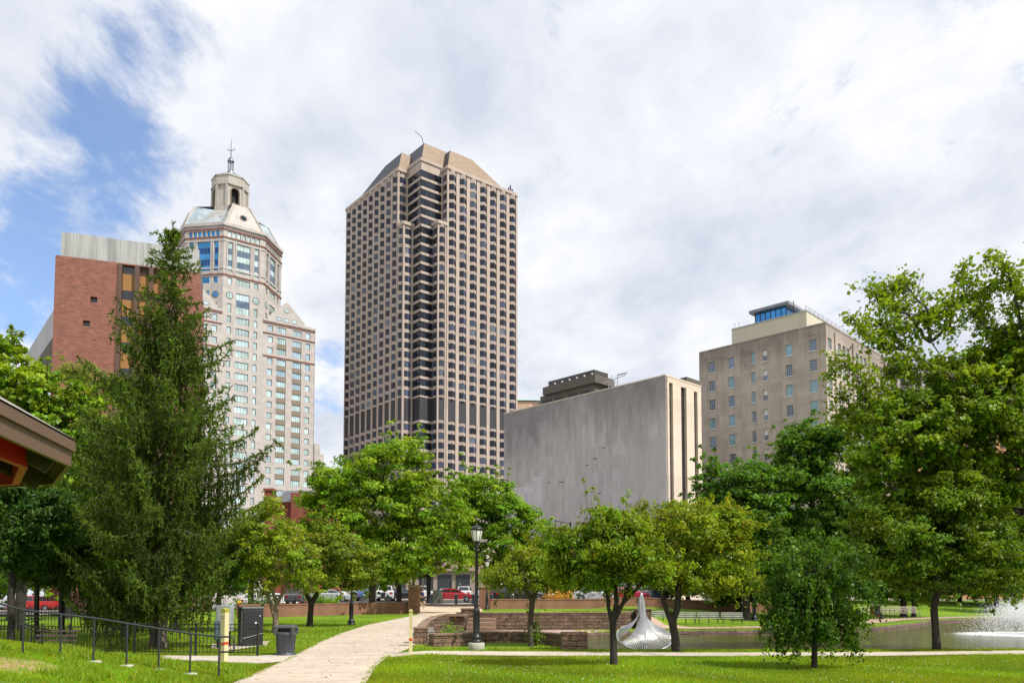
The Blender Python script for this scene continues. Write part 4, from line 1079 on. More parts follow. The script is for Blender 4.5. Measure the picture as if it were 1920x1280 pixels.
# ================================================================== ground, paths, water
def ground():
    xs = np.unique(np.concatenate([np.linspace(-3000,-300,10), np.linspace(-300,-60,25), np.arange(-60,-14,.5), np.arange(-14,30,.25), np.arange(30,75,.5), np.linspace(75,300,24), np.linspace(300,3000,10)]).round(3))
    ys = np.unique(np.concatenate([np.linspace(-300,-10,10), np.arange(-10,8,1.), np.arange(8,70,.25), np.arange(70,130,1.), np.linspace(130,400,20), np.linspace(400,4000,12)]).round(3))
    X, Y = np.meshgrid(xs, ys); Z = hgt(X, Y)
    nx, ny = len(xs), len(ys)
    v = np.stack([X, Y, Z], -1).reshape(-1, 3)
    i = np.arange(nx-1)[None, :]+np.arange(ny-1)[:, None]*nx
    f = np.stack([i, i+1, i+nx+1, i+nx], -1).reshape(-1, 4)
    m, nt, b = new_mat('lawn_soil')
    tc = nt.nodes.new('ShaderNodeTexCoord').outputs['Object']
    a = noise(nt, .35, 5, .6, tc); c = noise(nt, 9, 4, .6, tc); e = noise(nt, 60, 3, .6, tc)
    col = ramp(nt, a, [(.3, (.09, .17, .008)), (.55, (.16, .27, .012)), (.75, (.24, .33, .02))])
    col = mixc(nt, .7, col, mixc(nt, 1., col, ramp(nt, c, [(.3, (.6, .65, .5)), (.7, (1.3, 1.25, 1.3))]), 'MULTIPLY'))
    col = mixc(nt, .8, col, mixc(nt, 1., col, ramp(nt, e, [(.3, (.5, .55, .4)), (.7, (1.4, 1.35, 1.4))]), 'MULTIPLY'))
    # bare earth patch at the left and worn earth under the trees
    d = nt.nodes.new('ShaderNodeVectorMath'); d.operation = 'DISTANCE'; nt.links.new(tc, d.inputs[0]); q = G(10, 1245); d.inputs[1].default_value = q
    mr = nt.nodes.new('ShaderNodeMapRange'); nt.links.new(d.outputs['Value'], mr.inputs[0]); mr.inputs[1].default_value = 1.25; mr.inputs[2].default_value = .4
    ad = nt.nodes.new('ShaderNodeMath'); ad.operation = 'MULTIPLY'; ad.use_clamp = True; nt.links.new(mr.outputs[0], ad.inputs[0])
    nf = nt.nodes.new('ShaderNodeMapRange'); nt.links.new(noise(nt, 3.5, 5, .7, tc), nf.inputs[0]); nf.inputs[1].default_value = .35; nf.inputs[2].default_value = .55; nt.links.new(nf.outputs[0], ad.inputs[1])
    col = mixc(nt, ad.outputs[0], col, (.46, .28, .16))
    # outside the park the sheet is city ground: paving and roofs
    sxx = nt.nodes.new('ShaderNodeSeparateXYZ'); nt.links.new(tc, sxx.inputs[0]); ab = nt.nodes.new('ShaderNodeMath'); ab.operation = 'ABSOLUTE'; nt.links.new(sxx.outputs[0], ab.inputs[0])
    g1 = nt.nodes.new('ShaderNodeMath'); g1.operation = 'GREATER_THAN'; nt.links.new(ab.outputs[0], g1.inputs[0]); g1.inputs[1].default_value = 90
    g2 = nt.nodes.new('ShaderNodeMath'); g2.operation = 'GREATER_THAN'; nt.links.new(sxx.outputs[1], g2.inputs[0]); g2.inputs[1].default_value = 118
    g3 = nt.nodes.new('ShaderNodeMath'); g3.operation = 'MAXIMUM'; nt.links.new(g1.outputs[0], g3.inputs[0]); nt.links.new(g2.outputs[0], g3.inputs[1])
    col = mixc(nt, g3.outputs[0], col, (.26, .255, .26))
    nt.links.new(col, b.inputs['Base Color']); b.inputs['Roughness'].default_value = .9; b.inputs['Specular IOR Level'].default_value = .2
    bump(nt, b, e, .9, .03)
    o = np_mesh('ground', v, f, m, smooth=True); tag(o, kind='structure'); return o
ground()
def drape(name, L, R, mat, up=.02, rows=None, cols=6, thick=.0, smooth=True):
    """strip between two pixel-free world polylines L, R of equal length, laid on the terrain"""
    L = np.array(L, float); R = np.array(R, float)
    def res(A, n):
        s = np.concatenate([[0], np.cumsum(np.hypot(*np.diff(A, axis=0).T))]); t = np.linspace(0, s[-1], n)
        return np.stack([np.interp(t, s, A[:, 0]), np.interp(t, s, A[:, 1])], -1)
    n = rows or int(max(np.hypot(*np.diff(L, axis=0).T).sum(), np.hypot(*np.diff(R, axis=0).T).sum())/.3)+2
    A = res(L, n); B = res(R, n); t = np.linspace(0, 1, cols+1)
    g = A[:, None, :]*(1-t)[None, :, None]+B[:, None, :]*t[None, :, None]
    z = hgt(g[..., 0], g[..., 1])+up
    v = np.concatenate([g, z[..., None]], -1).reshape(-1, 3)
    i = np.arange(cols)[None, :]+np.arange(n-1)[:, None]*(cols+1)
    f = np.stack([i, i+1, i+cols+2, i+cols+1], -1).reshape(-1, 4)
    return np_mesh(name, v, f, mat, smooth=True)
gp = lambda *pts: [tuple(G(*p))[:2] for p in pts]
def path_mat(name, c, joint=1.6, ang=0.):
    m, nt, b = new_mat(name)
    tc = nt.nodes.new('ShaderNodeTexCoord').outputs['Object']
    f = noise(nt, .5, 6, .65, tc); g = noise(nt, 14, 5, .7, tc); s_ = noise(nt, 2.2, 6, .75, tc, dist=1.)
    col = ramp(nt, f, [(.3, tuple(x*.86 for x in c)), (.7, tuple(x*1.08 for x in c))])
    col = mixc(nt, 1., col, ramp(nt, g, [(.3, (.9,)*3), (.7, (1.06,)*3)]), 'MULTIPLY')
    col = mixc(nt, 1., col, ramp(nt, s_, [(.52, (1, 1, 1)), (.66, (.74, .69, .62))]), 'MULTIPLY')
    mp = nt.nodes.new('ShaderNodeMapping'); mp.inputs['Rotation'].default_value = (0, 0, ang); nt.links.new(tc, mp.inputs[0])
    sx = nt.nodes.new('ShaderNodeSeparateXYZ'); nt.links.new(mp.outputs[0], sx.inputs[0])
    for k, per in ((1, joint),):
        d = nt.nodes.new('ShaderNodeMath'); d.operation = 'DIVIDE'; d.inputs[1].default_value = per; nt.links.new(sx.outputs[k], d.inputs[0])
        fr = nt.nodes.new('ShaderNodeMath'); fr.operation = 'FRACT'; nt.links.new(d.outputs[0], fr.inputs[0])
        lt = nt.nodes.new('ShaderNodeMath'); lt.operation = 'LESS_THAN'; lt.inputs[1].default_value = .035/per; nt.links.new(fr.outputs[0], lt.inputs[0])
        col = mixc(nt, lt.outputs[0], col, (.2, .16, .12))
    nt.links.new(col, b.inputs['Base Color']); b.inputs['Roughness'].default_value = .85
    bump(nt, b, g, .25, .01); return m
pm = path_mat('path_concrete', (.52, .435, .34), 1.7, R_(-14)); pm2 = path_mat('side_path_concrete', (.52, .45, .36), 60.)
# main path, both edges from the near end to the gate
Lp = gp((330,1330),(440,1280),(520,1245),(560,1225),(600,1204),(640,1187),(690,1171),(740,1161),(770,1155),(790,1151))
Rp = gp((640,1345),(687,1280),(703,1252),(725,1233),(762,1218),(778,1208),(781,1190),(800,1170),(838,1156),(895,1147))
tag(drape('path', Lp, Rp, pm, .022, cols=10), kind='structure')
pl = drape('plaza', gp((784,1151),(786,1146),(786,1140),(784,1134)), gp((905,1147),(903,1143),(903,1138),(900,1134)), path_mat('plaza_concrete', (.60, .47, .33), 4.), .03, cols=16); tag(pl, kind='structure')
Ls = gp((725,1233),(800,1226.5),(860,1228.5),(960,1229.5),(1100,1230),(1300,1230.5),(1500,1230),(1700,1229.5),(1960,1227))
Rs = gp((725,1226),(800,1220),(860,1220.5),(960,1221.3),(1100,1222.2),(1300,1223.3),(1500,1223),(1700,1222),(1960,1219))
tag(drape('side_path', Ls, Rs, pm2, .018, cols=4), kind='structure')
tag(drape('fence_path', gp((300,1236),(400,1241),(480,1245),(540,1240)), gp((300,1229),(400,1229.5),(480,1229),(560,1226)), path_mat('fence_path_concrete', (.52, .46, .38), 3.), .018, cols=4), kind='structure')
tag(drape('cabinet_pad', gp((395,1216),(440,1219),(500,1210)), gp((395,1208),(440,1208),(505,1202)), pm2, .03, cols=3), kind='structure')
pk = path_mat('brick_paving', (.40, .27, .22), 1., 0)
# terrace behind the lower stone wall
tag(drape('terrace', [(-3.0,29.6),(-2.0,29.6),(-1.0,30.6),(0.1,30.9),(1.1,30.3),(2.1,28.4),(2.3,30.2)], [(-2.8,36.9),(-1,37.),(1,37.3),(2.4,37.5),(3.4,37.5),(4.4,37.4),(4.2,37.0)], path_mat('terrace_paving', (.40, .285, .235), 30.), .03, cols=8), kind='structure')
# far bank path following the pond
def off(poly, d):
    out = []
    n = len(poly)
    for i in range(n):
        a = poly[(i-1) % n]; b = poly[(i+1) % n]; t = np.array(b)-np.array(a); t = t/np.hypot(*t); nrm = np.array([t[1], -t[0]])
        out.append(tuple(np.array(poly[i])+nrm*d))
    return out
bank = POND
far = list(range(7, 16))
o1, o2 = off(bank, 1.9), off(bank, 4.4)
tag(drape('bank_path', [o1[i] for i in far], [o2[i] for i in far], path_mat('bank_path_gravel', (.42, .30, .22), 60.), .03, cols=3), kind='structure')
# street and footway beyond the walls
asph = simple('asphalt', (.075, .075, .08), .85, 0, .2, 1.5); walk = path_mat('footway', (.55, .44, .36), 3.)
tag(drape('street', [(-80,76.5),(22,76.5)], [(-80,90),(26,90)], asph, .01, cols=10), kind='structure')
tag(drape('footway', [(-80,72),(21,72)], [(-80,76.2),(22,76.2)], walk, .12, cols=4), kind='structure')
tag(drape('car_park', [(-90,96),(27,96)], [(-90,134),(33,134)], simple('car_park_asphalt', (.09, .09, .09), .85, 0, .2, 1.5), .012, cols=8), kind='structure')
tag(drape('far_footway', [(-80,90.2),(25,90.2)], [(-80,95.8),(26,95.8)], walk, .12, cols=4), kind='structure')
kb = MB()
for x in range(-40, 11): kb.face([(x*2,76.35,gz(x*2,76.35)-.1),(x*2+2,76.35,gz(x*2+2,76.35)-.1),(x*2+2,76.35,gz(x*2+2,76.35)+.13),(x*2,76.35,gz(x*2,76.35)+.13)]); kb.face([(x*2,76.35,gz(x*2,76.35)+.13),(x*2+2,76.35,gz(x*2+2,76.35)+.13),(x*2+2,76.2,gz(x*2+2,76.2)+.13),(x*2,76.2,gz(x*2,76.2)+.13)])
tag(kb.build('kerb', concrete), kind='structure')
# pond water
def water():
    m, nt, b = new_mat('pond_water')
    tc = nt.nodes.new('ShaderNodeTexCoord').outputs['Object']
    f = noise(nt, .12, 3, .5, tc)
    nt.links.new(ramp(nt, f, [(.3, (.042, .056, .003)), (.7, (.068, .084, .005))]), b.inputs['Base Color'])
    b.inputs['Roughness'].default_value = .08; b.inputs['IOR'].default_value = 1.33; b.inputs['Specular IOR Level'].default_value = .22
    n1 = noise(nt, 1., 5, .6, tc, scl=(1.8, 6., 1)); bump(nt, b, n1, .9, .06)
    mb = MB(); c = np.array(POND)
    mb.face([(x, y, WATER_Z) for x, y in off(POND, .6)]); o = mb.build('pond_water', m); tag(o, kind='structure')
water()

# ------------------------------------------------------------------ grass blades
gm = leaf_mat('grass_blade', (.20, .34, .013), .4, .5, (1.3, 1.2, .4))
def on_path(x, y):
    px, py = [], []
    inside = np.zeros(x.shape, bool)
    for L, R in ((Lp, Rp), (Ls, Rs), (gp((300,1236),(400,1241),(480,1245),(540,1240)), gp((300,1229),(400,1229.5),(480,1229),(560,1226)))):
        inside |= poly_sd(x, y, np.array(list(L)+list(R)[::-1])) < -.03-.07*(1+np.sin(x*5.1+y*3.3)*np.sin(y*7.7-x*2.9))
    return inside
def grass(n, y0, y1, h, w, name, lab=None):
    y = rng.uniform(0, 1, n)**1.0*(y1-y0)+y0; x = rng.uniform(-.68, .68, n)*y
    dirt = np.hypot(x-G(10,1245).x, y-G(10,1245).y)
    sd = poly_sd(x, y, POND)
    ok = (~on_path(x, y)) & (sd > .05) & ((dirt > .9) | (rng.random(n) < .12))
    # bare patches
    pn = np.sin(x*1.7+3*np.sin(y*.9))*np.sin(y*2.3+x*.6)
    ok &= ~((pn > .93) & (rng.random(n) < .6))
    # keep off the terrace, walls
    ok &= ~((x > -3.5) & (x < 2.8) & (y > 27.2))
    x, y = x[ok], y[ok]; n = len(x); z = hgt(x, y)-.01
    patch = .5+.5*np.sin(x*1.1+1.7*np.sin(y*.7))*np.cos(y*.8+np.sin(x*1.3))
    hh = h*rng.uniform(.5, 1.15, n)*(.75+.5*patch); a = rng.uniform(0, 6.283, n); lean = rng.uniform(0, .7, n)*hh; la = rng.uniform(0, 6.283, n)
    wv = w*rng.uniform(.7, 1.3, n)
    b0 = np.stack([x-np.cos(a)*wv/2, y-np.sin(a)*wv/2, z], -1); b1 = np.stack([x+np.cos(a)*wv/2, y+np.sin(a)*wv/2, z], -1)
    t = np.stack([x+np.cos(la)*lean, y+np.sin(la)*lean, z+hh], -1)
    v = np.concatenate([b0, b1, t]); i = np.arange(n); f = np.stack([i, i+n, i+2*n], -1)
    pc = .75+.5*patch*rng.uniform(.8, 1.2, n)
    c = np.stack([pc*rng.uniform(.8, 1.5, n), pc*rng.uniform(.85, 1.2, n), pc*rng.uniform(.5, 1.4, n)], -1)
    big = .5+.5*np.sin(x*.55+2.1*np.sin(y*.33+1))*np.cos(y*.41+np.sin(x*.37)); c *= (.82+.3*big)[:, None]; c[:, 0] *= (.88+.3*(1-big))
    yl = rng.random(n) < .08; c[yl] = c[yl]*np.array([1.9, 1.25, 2.])
    o = np_mesh(name, v, f, gm, cols=c); tag(o, lab, 'grass', kind='stuff'); return o
grass(330000, 13.5, 26.2, .065, .022, 'grass')
grass(90000, 26.0, 46, .08, .04, 'grass')
# taller ragged tufts on the mound at the left
def tufts():
    n = 22000; x = rng.uniform(-11.6, -5.6, n); y = rng.uniform(14.5, 19.6, n); k = np.sin(x*2.1)*np.sin(y*1.9+x)
    ok = (k > .05) & ~on_path(x, y) & (np.hypot(x-G(10,1245).x, y-G(10,1245).y) > 1.0); x, y = x[ok], y[ok]; n = len(x)
    z = hgt(x, y); h = rng.uniform(.08, .2, n); a = rng.uniform(0, 6.28, n); l = rng.uniform(.2, .9, n)*h; la = rng.uniform(0, 6.28, n)
    b0 = np.stack([x-np.cos(a)*.012, y-np.sin(a)*.012, z], -1); b1 = np.stack([x+np.cos(a)*.012, y+np.sin(a)*.012, z], -1); t = np.stack([x+np.cos(la)*l, y+np.sin(la)*l, z+h], -1)
    i = np.arange(n); c = np.stack([rng.uniform(.8, 1.6, n), rng.uniform(.8, 1.3, n), rng.uniform(.5, 2, n)], -1)
    o = np_mesh('tall_grass', np.concatenate([b0, b1, t]), np.stack([i, i+n, i+2*n], -1), gm, cols=c); tag(o, kind='stuff')
tufts()
def clover():
    n = 1300; y = rng.uniform(14.5, 25, n); x = rng.uniform(-.1, .66, n)*y; k = np.sin(x*1.3+2)*np.sin(y*1.1)+.5*np.sin(x*3.1)
    ok = (k > 0) & ~on_path(x, y); x, y = x[ok], y[ok]; n = len(x); z = hgt(x, y)+rng.uniform(.03, .07, n); r = .008
    V = []; 
    base = np.array([(1,0,0),(0,1,0),(-1,0,0),(0,-1,0),(0,0,1)])*r
    v = (np.stack([x,y,z],-1)[:, None, :]+base[None]).reshape(-1, 3); i = np.arange(n)*5
    f = np.concatenate([np.stack([i+a, i+b, i+4], -1) for a, b in ((0,1),(1,2),(2,3),(3,0))])
    o = np_mesh('clover_flowers', v, f, simple('clover_white', (.75, .78, .68), .7, bmp=0)); tag(o, kind='stuff')
clover()
# fallen leaves on the path and lawn
def litter():
    n = 500; y = rng.uniform(15, 40, n); x = -3.2+rng.normal(0, 1.6, n)-(y-20)*.06; z = hgt(x, y)+.035; a = rng.uniform(0, 6.28, n); s = rng.uniform(.02, .05, n)
    u = np.stack([np.cos(a), np.sin(a), np.zeros(n)], -1)*s[:, None]; w_ = np.stack([-np.sin(a), np.cos(a), rng.uniform(-.3, .3, n)], -1)*s[:, None]*.6; p = np.stack([x, y, z], -1)
    v = np.concatenate([p-u, p+w_, p+u, p-w_]); i = np.arange(n); f = np.stack([i, i+n, i+2*n, i+3*n], -1)
    c = np.stack([rng.uniform(.5, 1.5, n)]*3, -1)
    o = np_mesh('fallen_leaves', v, f, simple('dry_leaf', (.17, .09, .03), .8, bmp=0, attr=True), cols=c); tag(o, kind='stuff')
litter()

# ================================================================== trees
bark = simple('bark_grey_brown', (.075, .056, .04), .9, 0, .45, 6., .6, scl=(3, 3, .6))
bark_dark = simple('bark_dark', (.035, .027, .021), .9, 0, .45, 6., .6, scl=(3, 3, .6))
bark_pale = simple('bark_pale', (.22, .16, .115), .85, 0, .35, 5., .4, scl=(3, 3, .6))
bark_spruce = simple('bark_spruce', (.13, .10, .08), .9, 0, .4, 7., .6, scl=(2, 2, .6))
LM = {}
def leafm(key, c, trans=.45, tm=(1.25, 1.15, .5), rough=.42):
    if key not in LM: LM[key] = leaf_mat('leaf_'+key, tuple(v*m_ for v, m_ in zip(c, (1.62, 1.6, 1.2))), trans, max(rough, .45), tm)
    return LM[key]
def tubes_np(P0, P1, r0, r1, k=6):
    n = len(P0); d = P1-P0; L = np.linalg.norm(d, axis=1, keepdims=True)+1e-9; d = d/L
    ref = np.where(np.abs(d[:, 2:3]) < .9, np.array([[0,0,1.]]), np.array([[1.,0,0]]))
    e = np.cross(d, ref); e /= np.linalg.norm(e, axis=1, keepdims=True)+1e-9; u = np.cross(d, e)
    a = np.arange(k)*2*np.pi/k
    ring = e[:, None, :]*np.cos(a)[None, :, None]+u[:, None, :]*np.sin(a)[None, :, None]
    v = np.concatenate([P0[:, None, :]+ring*r0[:, None, None], P1[:, None, :]+ring*r1[:, None, None]], 1).reshape(-1, 3)
    b = (np.arange(n)*2*k)[:, None]; j = np.arange(k)[None, :]; j2 = (np.arange(k)+1)[None, :] % k
    f = np.stack([b+j, b+j2, b+k+j2, b+k+j], -1).reshape(-1, 4)
    return v, f
def skeleton(trunk, tips, rb, r):
    """trunk: list of polylines (first = stem from the ground); returns nodes, parent, radius"""
    nodes = []; par = []; plen = []
    for li, line in enumerate(trunk):
        line = [np.array(p, float) for p in line]
        if li == 0: last = -1; start = line[0]; nodes.append(start); par.append(-1); plen.append(0); last = 0; seq = line
        else:
            D = [np.linalg.norm(n-line[0]) for n in nodes]; last = int(np.argmin(D)); seq = [nodes[last]]+line[1:]
        for a, b in zip(seq[:-1], seq[1:]):
            m = max(1, int(np.linalg.norm(b-a)/.45))
            for k in range(1, m+1):
                p = a+(b-a)*k/m+ (r.normal(0, .012, 3) if k < m else 0); nodes.append(p); par.append(last); plen.append(plen[last]+np.linalg.norm(p-nodes[last])); last = len(nodes)-1
    nstem = len(nodes); top0 = trunk[0][-1][2]; z0 = trunk[0][0][2]
    ftop = min(1., .55); 
    order = np.argsort(np.linalg.norm(tips-np.array(trunk[0][-1]), axis=1))
    NN = np.array(nodes); PL = np.array(plen); ok0 = NN[:, 2] > z0+(top0-z0)*.72
    NN = list(nodes); allow = list(ok0)
    for t in tips[order]:
        A = np.array(NN); w = np.linalg.norm(A-t, axis=1)+.25*np.array(plen)+np.maximum(0, A[:, 2]-t[2])*.6+np.where(np.array(allow), 0, 1e3)
        j = int(np.argmin(w)); a = A[j]; d = np.linalg.norm(t-a); m = max(1, int(d/.7))
        last = j; bend = r.normal(0, .06*d, 3); bend[2] += .07*d
        for k in range(1, m+1):
            s = k/m; p = a+(t-a)*s+bend*4*s*(1-s)*.5; NN.append(p); par.append(last); plen.append(plen[last]+d/m); allow.append(True); last = len(NN)-1
    A = np.array(NN); par = np.array(par); n = len(A); load = np.zeros(n); haschild = np.zeros(n, bool)
    haschild[par[par >= 0]] = True; load[~haschild] = 1.
    for i in range(n-1, 0, -1):
        load[par[i]] += load[i]
    rad = load**.45; rad = rad/rad[0]*rb
    return A, par, rad, nstem
def tree(name, label, cat, base, lobes, Y=None, trunk=None, leaf=.1, nclump=220, per=90, crad=.45, flat=.5, mat='mid', c=(.08,.14,.02), bm=None, rb=.16, seed=1, group=None,
         gap=-1.2, up=.7, trans=.45, shell=.45, depth=1., accent=None, hang=0., aspect=.55, tm=(1.25, 1.15, .5), zjit=.0, minr=.006, dead=0, rough=.42, var=.38, grow=1.0, shoots=.14):
    nclump = int(nclump*1.18)
    r = np.random.default_rng(seed)
    b = G(*base) if Y is None else Vector((ray(base[0], base[1])[0]*Y, Y, 0))
    if Y is not None: b.z = gz(b.x, b.y)
    Y = b.y; root = empty(name, tuple(b), label, cat, group)
    L = []
    for lo in lobes:
        cx, cy, rx, ry = lo[:4]; dy = lo[4] if len(lo) > 4 else 0
        cpt = P(cx, cy, Y+dy); s = (Y+dy)/F*grow; L.append((np.array(cpt), rx*s, ry*s, max(rx*s, ry*s*.8)*depth if len(lo) < 6 else lo[5]))
    sat = []
    for cpt, rx, rz, ry in L:
        for _ in range(5):
            d = r.normal(0, 1, 3); d[2] = max(d[2]*.8+.25, -.2); d /= np.linalg.norm(d); k_ = r.uniform(.26, .44); sat.append((cpt+d*np.array([rx, ry, rz])*r.uniform(.92, 1.12), rx*k_, rz*k_*.8, ry*k_))
    L = L+sat
    vols = np.array([a[1]*a[2]*a[3] for a in L])**.8; vols /= vols.sum()
    tips = []
    ph = r.uniform(0, 6, 6)
    tries = 0
    while len(tips) < nclump and tries < nclump*30:
        tries += 1
        k = r.choice(len(L), p=vols); cpt, rx, rz, ry = L[k]
        d = r.normal(0, 1, 3); d /= np.linalg.norm(d); q = (shell+(1-shell)*r.random())**.6
        p = cpt+d*np.array([rx, ry, rz])*q*r.uniform(.86, 1.08 if r.random() < .85 else 1.32)
        s = 2.2/max(.6, rx)
        nz = np.sin(p[0]*s*1.7+ph[0])*np.sin(p[1]*s*1.9+ph[1])*np.sin(p[2]*s*2.1+ph[2])+.5*np.sin(p[0]*s*3.9+ph[3])*np.sin(p[2]*s*4.3+ph[4])
        if nz < gap: continue
        if p[2] < b.z+.6: continue
        tips.append(p)
    tips = np.array(tips)
    if trunk is None:
        cz = np.mean([a[0] for a in L], axis=0); zb = min(a[0][2]-a[2] for a in L)
        top = np.array([b.x*.6+cz[0]*.4, b.y*.6+cz[1]*.4, max(zb+.4*(cz[2]-zb), b.z+1.)])
        mid = (np.array(b)+top)/2+r.normal(0, .04, 3)*np.array([1, 1, 0]); trunk = [[np.array(b)-np.array([0,0,.15]), mid, top]]
    else:
        T = []
        for li, line in enumerate(trunk):
            T.append([np.array(P(px, py, Y+(dy[0] if dy else 0))) for px, py, *dy in line])
        T[0][0] = np.array(b)-np.array([0,0,.15]); trunk = T
    A, par, rad, ns = skeleton(trunk, tips, rb, r)
    rad = np.maximum(rad, minr); i = np.arange(1, len(A)); p0 = A[par[i]]; p1 = A[i]; r0 = rad[par[i]]; r1 = rad[i]
    r0 = np.where(i < ns, r0, np.minimum(r0, r1*1.35))
    fl = np.where(p0[:, 2] < b.z+.25, 1.35, 1.); 
    v, f = tubes_np(p0, p1, r0*fl, r1*np.where(p1[:, 2] < b.z+.2, 1.2, 1.), 7)
    TV = [v]; TF = [f]
    if dead:                                                # bare twigs poking out of the crown
        tp = tips[r.choice(len(tips), dead)]; dd = r.normal(0, 1, (dead, 3)); dd[:, 2] = np.abs(dd[:, 2])+.5; dd /= np.linalg.norm(dd, axis=1, keepdims=True)
        v, f = tubes_np(tp, tp+dd*r.uniform(.3, .9, (dead, 1))*crad*2.2, np.full(dead, minr*1.3), np.full(dead, minr*.5), 4); TF.append(f+sum(len(q) for q in TV)); TV.append(v)
    # leaves
    K = len(tips); cr = crad*r.uniform(.42, 1.3, K)
    ns_ = int(K*shoots); cc0 = tips.mean(0); si = r.choice(K, ns_); od = tips[si]-cc0; od /= np.linalg.norm(od, axis=1, keepdims=True); od = od+r.normal(0, .35, (ns_, 3)); od[:, 2] += (-.45 if hang > .3 else .25)
    od /= np.linalg.norm(od, axis=1, keepdims=True); ln = crad*r.uniform(1.2, 2.9, ns_); S_ = tips[si]; E_ = S_+od*ln[:, None]; E_[:, 2] = np.maximum(E_[:, 2], b.z+.42+.3*r.random(ns_))
    v, f = tubes_np(S_, E_, np.full(ns_, minr*1.1), np.full(ns_, minr*.5), 4); TF.append(f+sum(len(q) for q in TV)); TV.append(v); np_mesh('trunk', np.concatenate(TV), np.concatenate(TF), bm or bark, root, smooth=True)
    tips = np.concatenate([tips, E_, S_+(E_-S_)*.6]); cr = np.concatenate([cr, crad*r.uniform(.22, .4, ns_), crad*r.uniform(.25, .45, ns_)]); K = len(tips); N_ = (per*r.uniform(.6, 1.3, K)*(cr/crad)**1.5).astype(int)+4
    ci = np.repeat(np.arange(K), N_); n = len(ci)
    g = r.normal(0, 1, (n, 3)); g /= np.linalg.norm(g, axis=1, keepdims=True); rr = r.random(n)**.5
    off_ = g*(rr*cr[ci])[:, None]*np.array([1, 1, flat]); 
    if hang: off_[:, 2] -= np.abs(r.normal(0, hang, n))*rr
    pos = tips[ci]+off_
    out_ = off_/(np.linalg.norm(off_, axis=1, keepdims=True)+1e-6)
    cen = np.mean([a[0] for a in L], axis=0); oc = pos-cen; oc /= np.linalg.norm(oc, axis=1, keepdims=True)
    nr = r.normal(0, .6, (n, 3))+np.array([0, 0, up])+out_*.3+oc*.5; nr /= np.linalg.norm(nr, axis=1, keepdims=True)
    t = r.normal(0, 1, (n, 3)); t[:, 2] -= .5+hang*2; t -= nr*(t*nr).sum(1, keepdims=True); t /= np.linalg.norm(t, axis=1, keepdims=True); w_ = np.cross(nr, t)
    s = leaf*r.uniform(.6, 1.3, n); tl = t*(s/2)[:, None]; wl = w_*(s/2*aspect)[:, None]
    fold = nr*(s*.12)[:, None]
    v = np.concatenate([pos-tl, pos+wl-tl*.15+fold, pos+tl-fold*.6, pos-wl-tl*.15+fold]); i = np.arange(n); f = np.stack([i, i+n, i+2*n, i+3*n], -1)
    cc = (1+var*r.uniform(-1, 1, K))[ci]*r.uniform(.75, 1.25, n); hue = r.uniform(-.18, .22, K)[ci]+r.uniform(-.1, .1, n)
    col = np.stack([cc*(1+hue), cc, cc*(1-hue*.5)*r.uniform(.7, 1.3, n)], -1)
    if accent is not None:
        ac, fr, frl = accent; kk = (r.random(K) < fr)[ci] & (r.random(n) < .5); kk |= r.random(n) < frl; col[kk] = col[kk]*np.array(ac)
    np_mesh('crown', v, f, leafm(mat, c, trans, tm, rough), root, cols=col)
    return root, L

# --- foreground and middle ground trees
tree('maple_tree', 'multi-stemmed cherry with olive crown standing alone on the front lawn before the pond', 'tree', (1151,1247),
     [(1110,1035,62,60),(1175,1045,62,70),(1075,1065,38,35),(1205,1058,48,26),(1145,985,60,30),(1105,1085,48,22),(1055,1050,28,30),(1130,960,35,14),(1060,1010,40,25)],
     trunk=[[(1151,1247),(1150,1210),(1149,1165)],[(1149,1165),(1141,1140),(1138,1105)],[(1149,1168),(1156,1130),(1152,1085)],[(1151,1172),(1168,1130),(1198,1100),(1215,1075)]],
     leaf=.12, nclump=400, per=54, crad=.29, flat=.45, mat='olive', c=(.125,.195,.014), rb=.088, seed=3, gap=-.31, hang=.12, aspect=.42, accent=((2.0,.9,.8), .012, .008), minr=.005, shell=.3, bm=bark_dark)[0].name = 'cherry_tree'
tree('cherry_tree', 'wide forked cherry with yellowing rusty-tinged crown on the bank behind the steel sculpture', 'tree', (1268,1221),
     [(1245,1000,90,55),(1330,990,75,50),(1375,985,45,35),(1300,1060,90,48),(1225,1045,50,48),(1370,1050,50,45),(1290,960,60,25),(1190,975,35,30),(1350,1085,60,25),(1255,1072,46,20),(1400,1090,30,22)],
     trunk=[[(1268,1221),(1265,1190),(1260,1165)],[(1260,1165),(1250,1145),(1240,1110),(1235,1070)],[(1261,1168),(1270,1140),(1272,1100),(1290,1060)]],
     leaf=.13, nclump=580, per=54, crad=.32, flat=.4, mat='yellow_olive', c=(.145,.205,.014), rb=.125, seed=4, gap=-.31, hang=.14, aspect=.42, accent=((1.7,.85,.8), .012, .02), minr=.006, dead=60, shell=.3, bm=bark_dark)
tree('cherry_tree', 'small olive cherry with leafy shoots on its trunk beside the lower stone wall', 'tree', (996,1211),
     [(955,1075,45,32),(1010,1065,50,38),(1045,1080,35,30),(990,1045,40,25),(1000,1092,48,14),(918,1083,20,16)],
     trunk=[[(996,1211),(994,1170),(998,1125)],[(998,1125),(985,1105),(960,1090)],[(998,1125),(1008,1100),(1018,1080)]],
     leaf=.115, nclump=220, per=52, crad=.31, flat=.42, mat='yellow_olive', c=(.15,.185,.016), rb=.095, seed=5, gap=-.26, hang=.12, aspect=.42, minr=.006, shell=.3, dead=25)
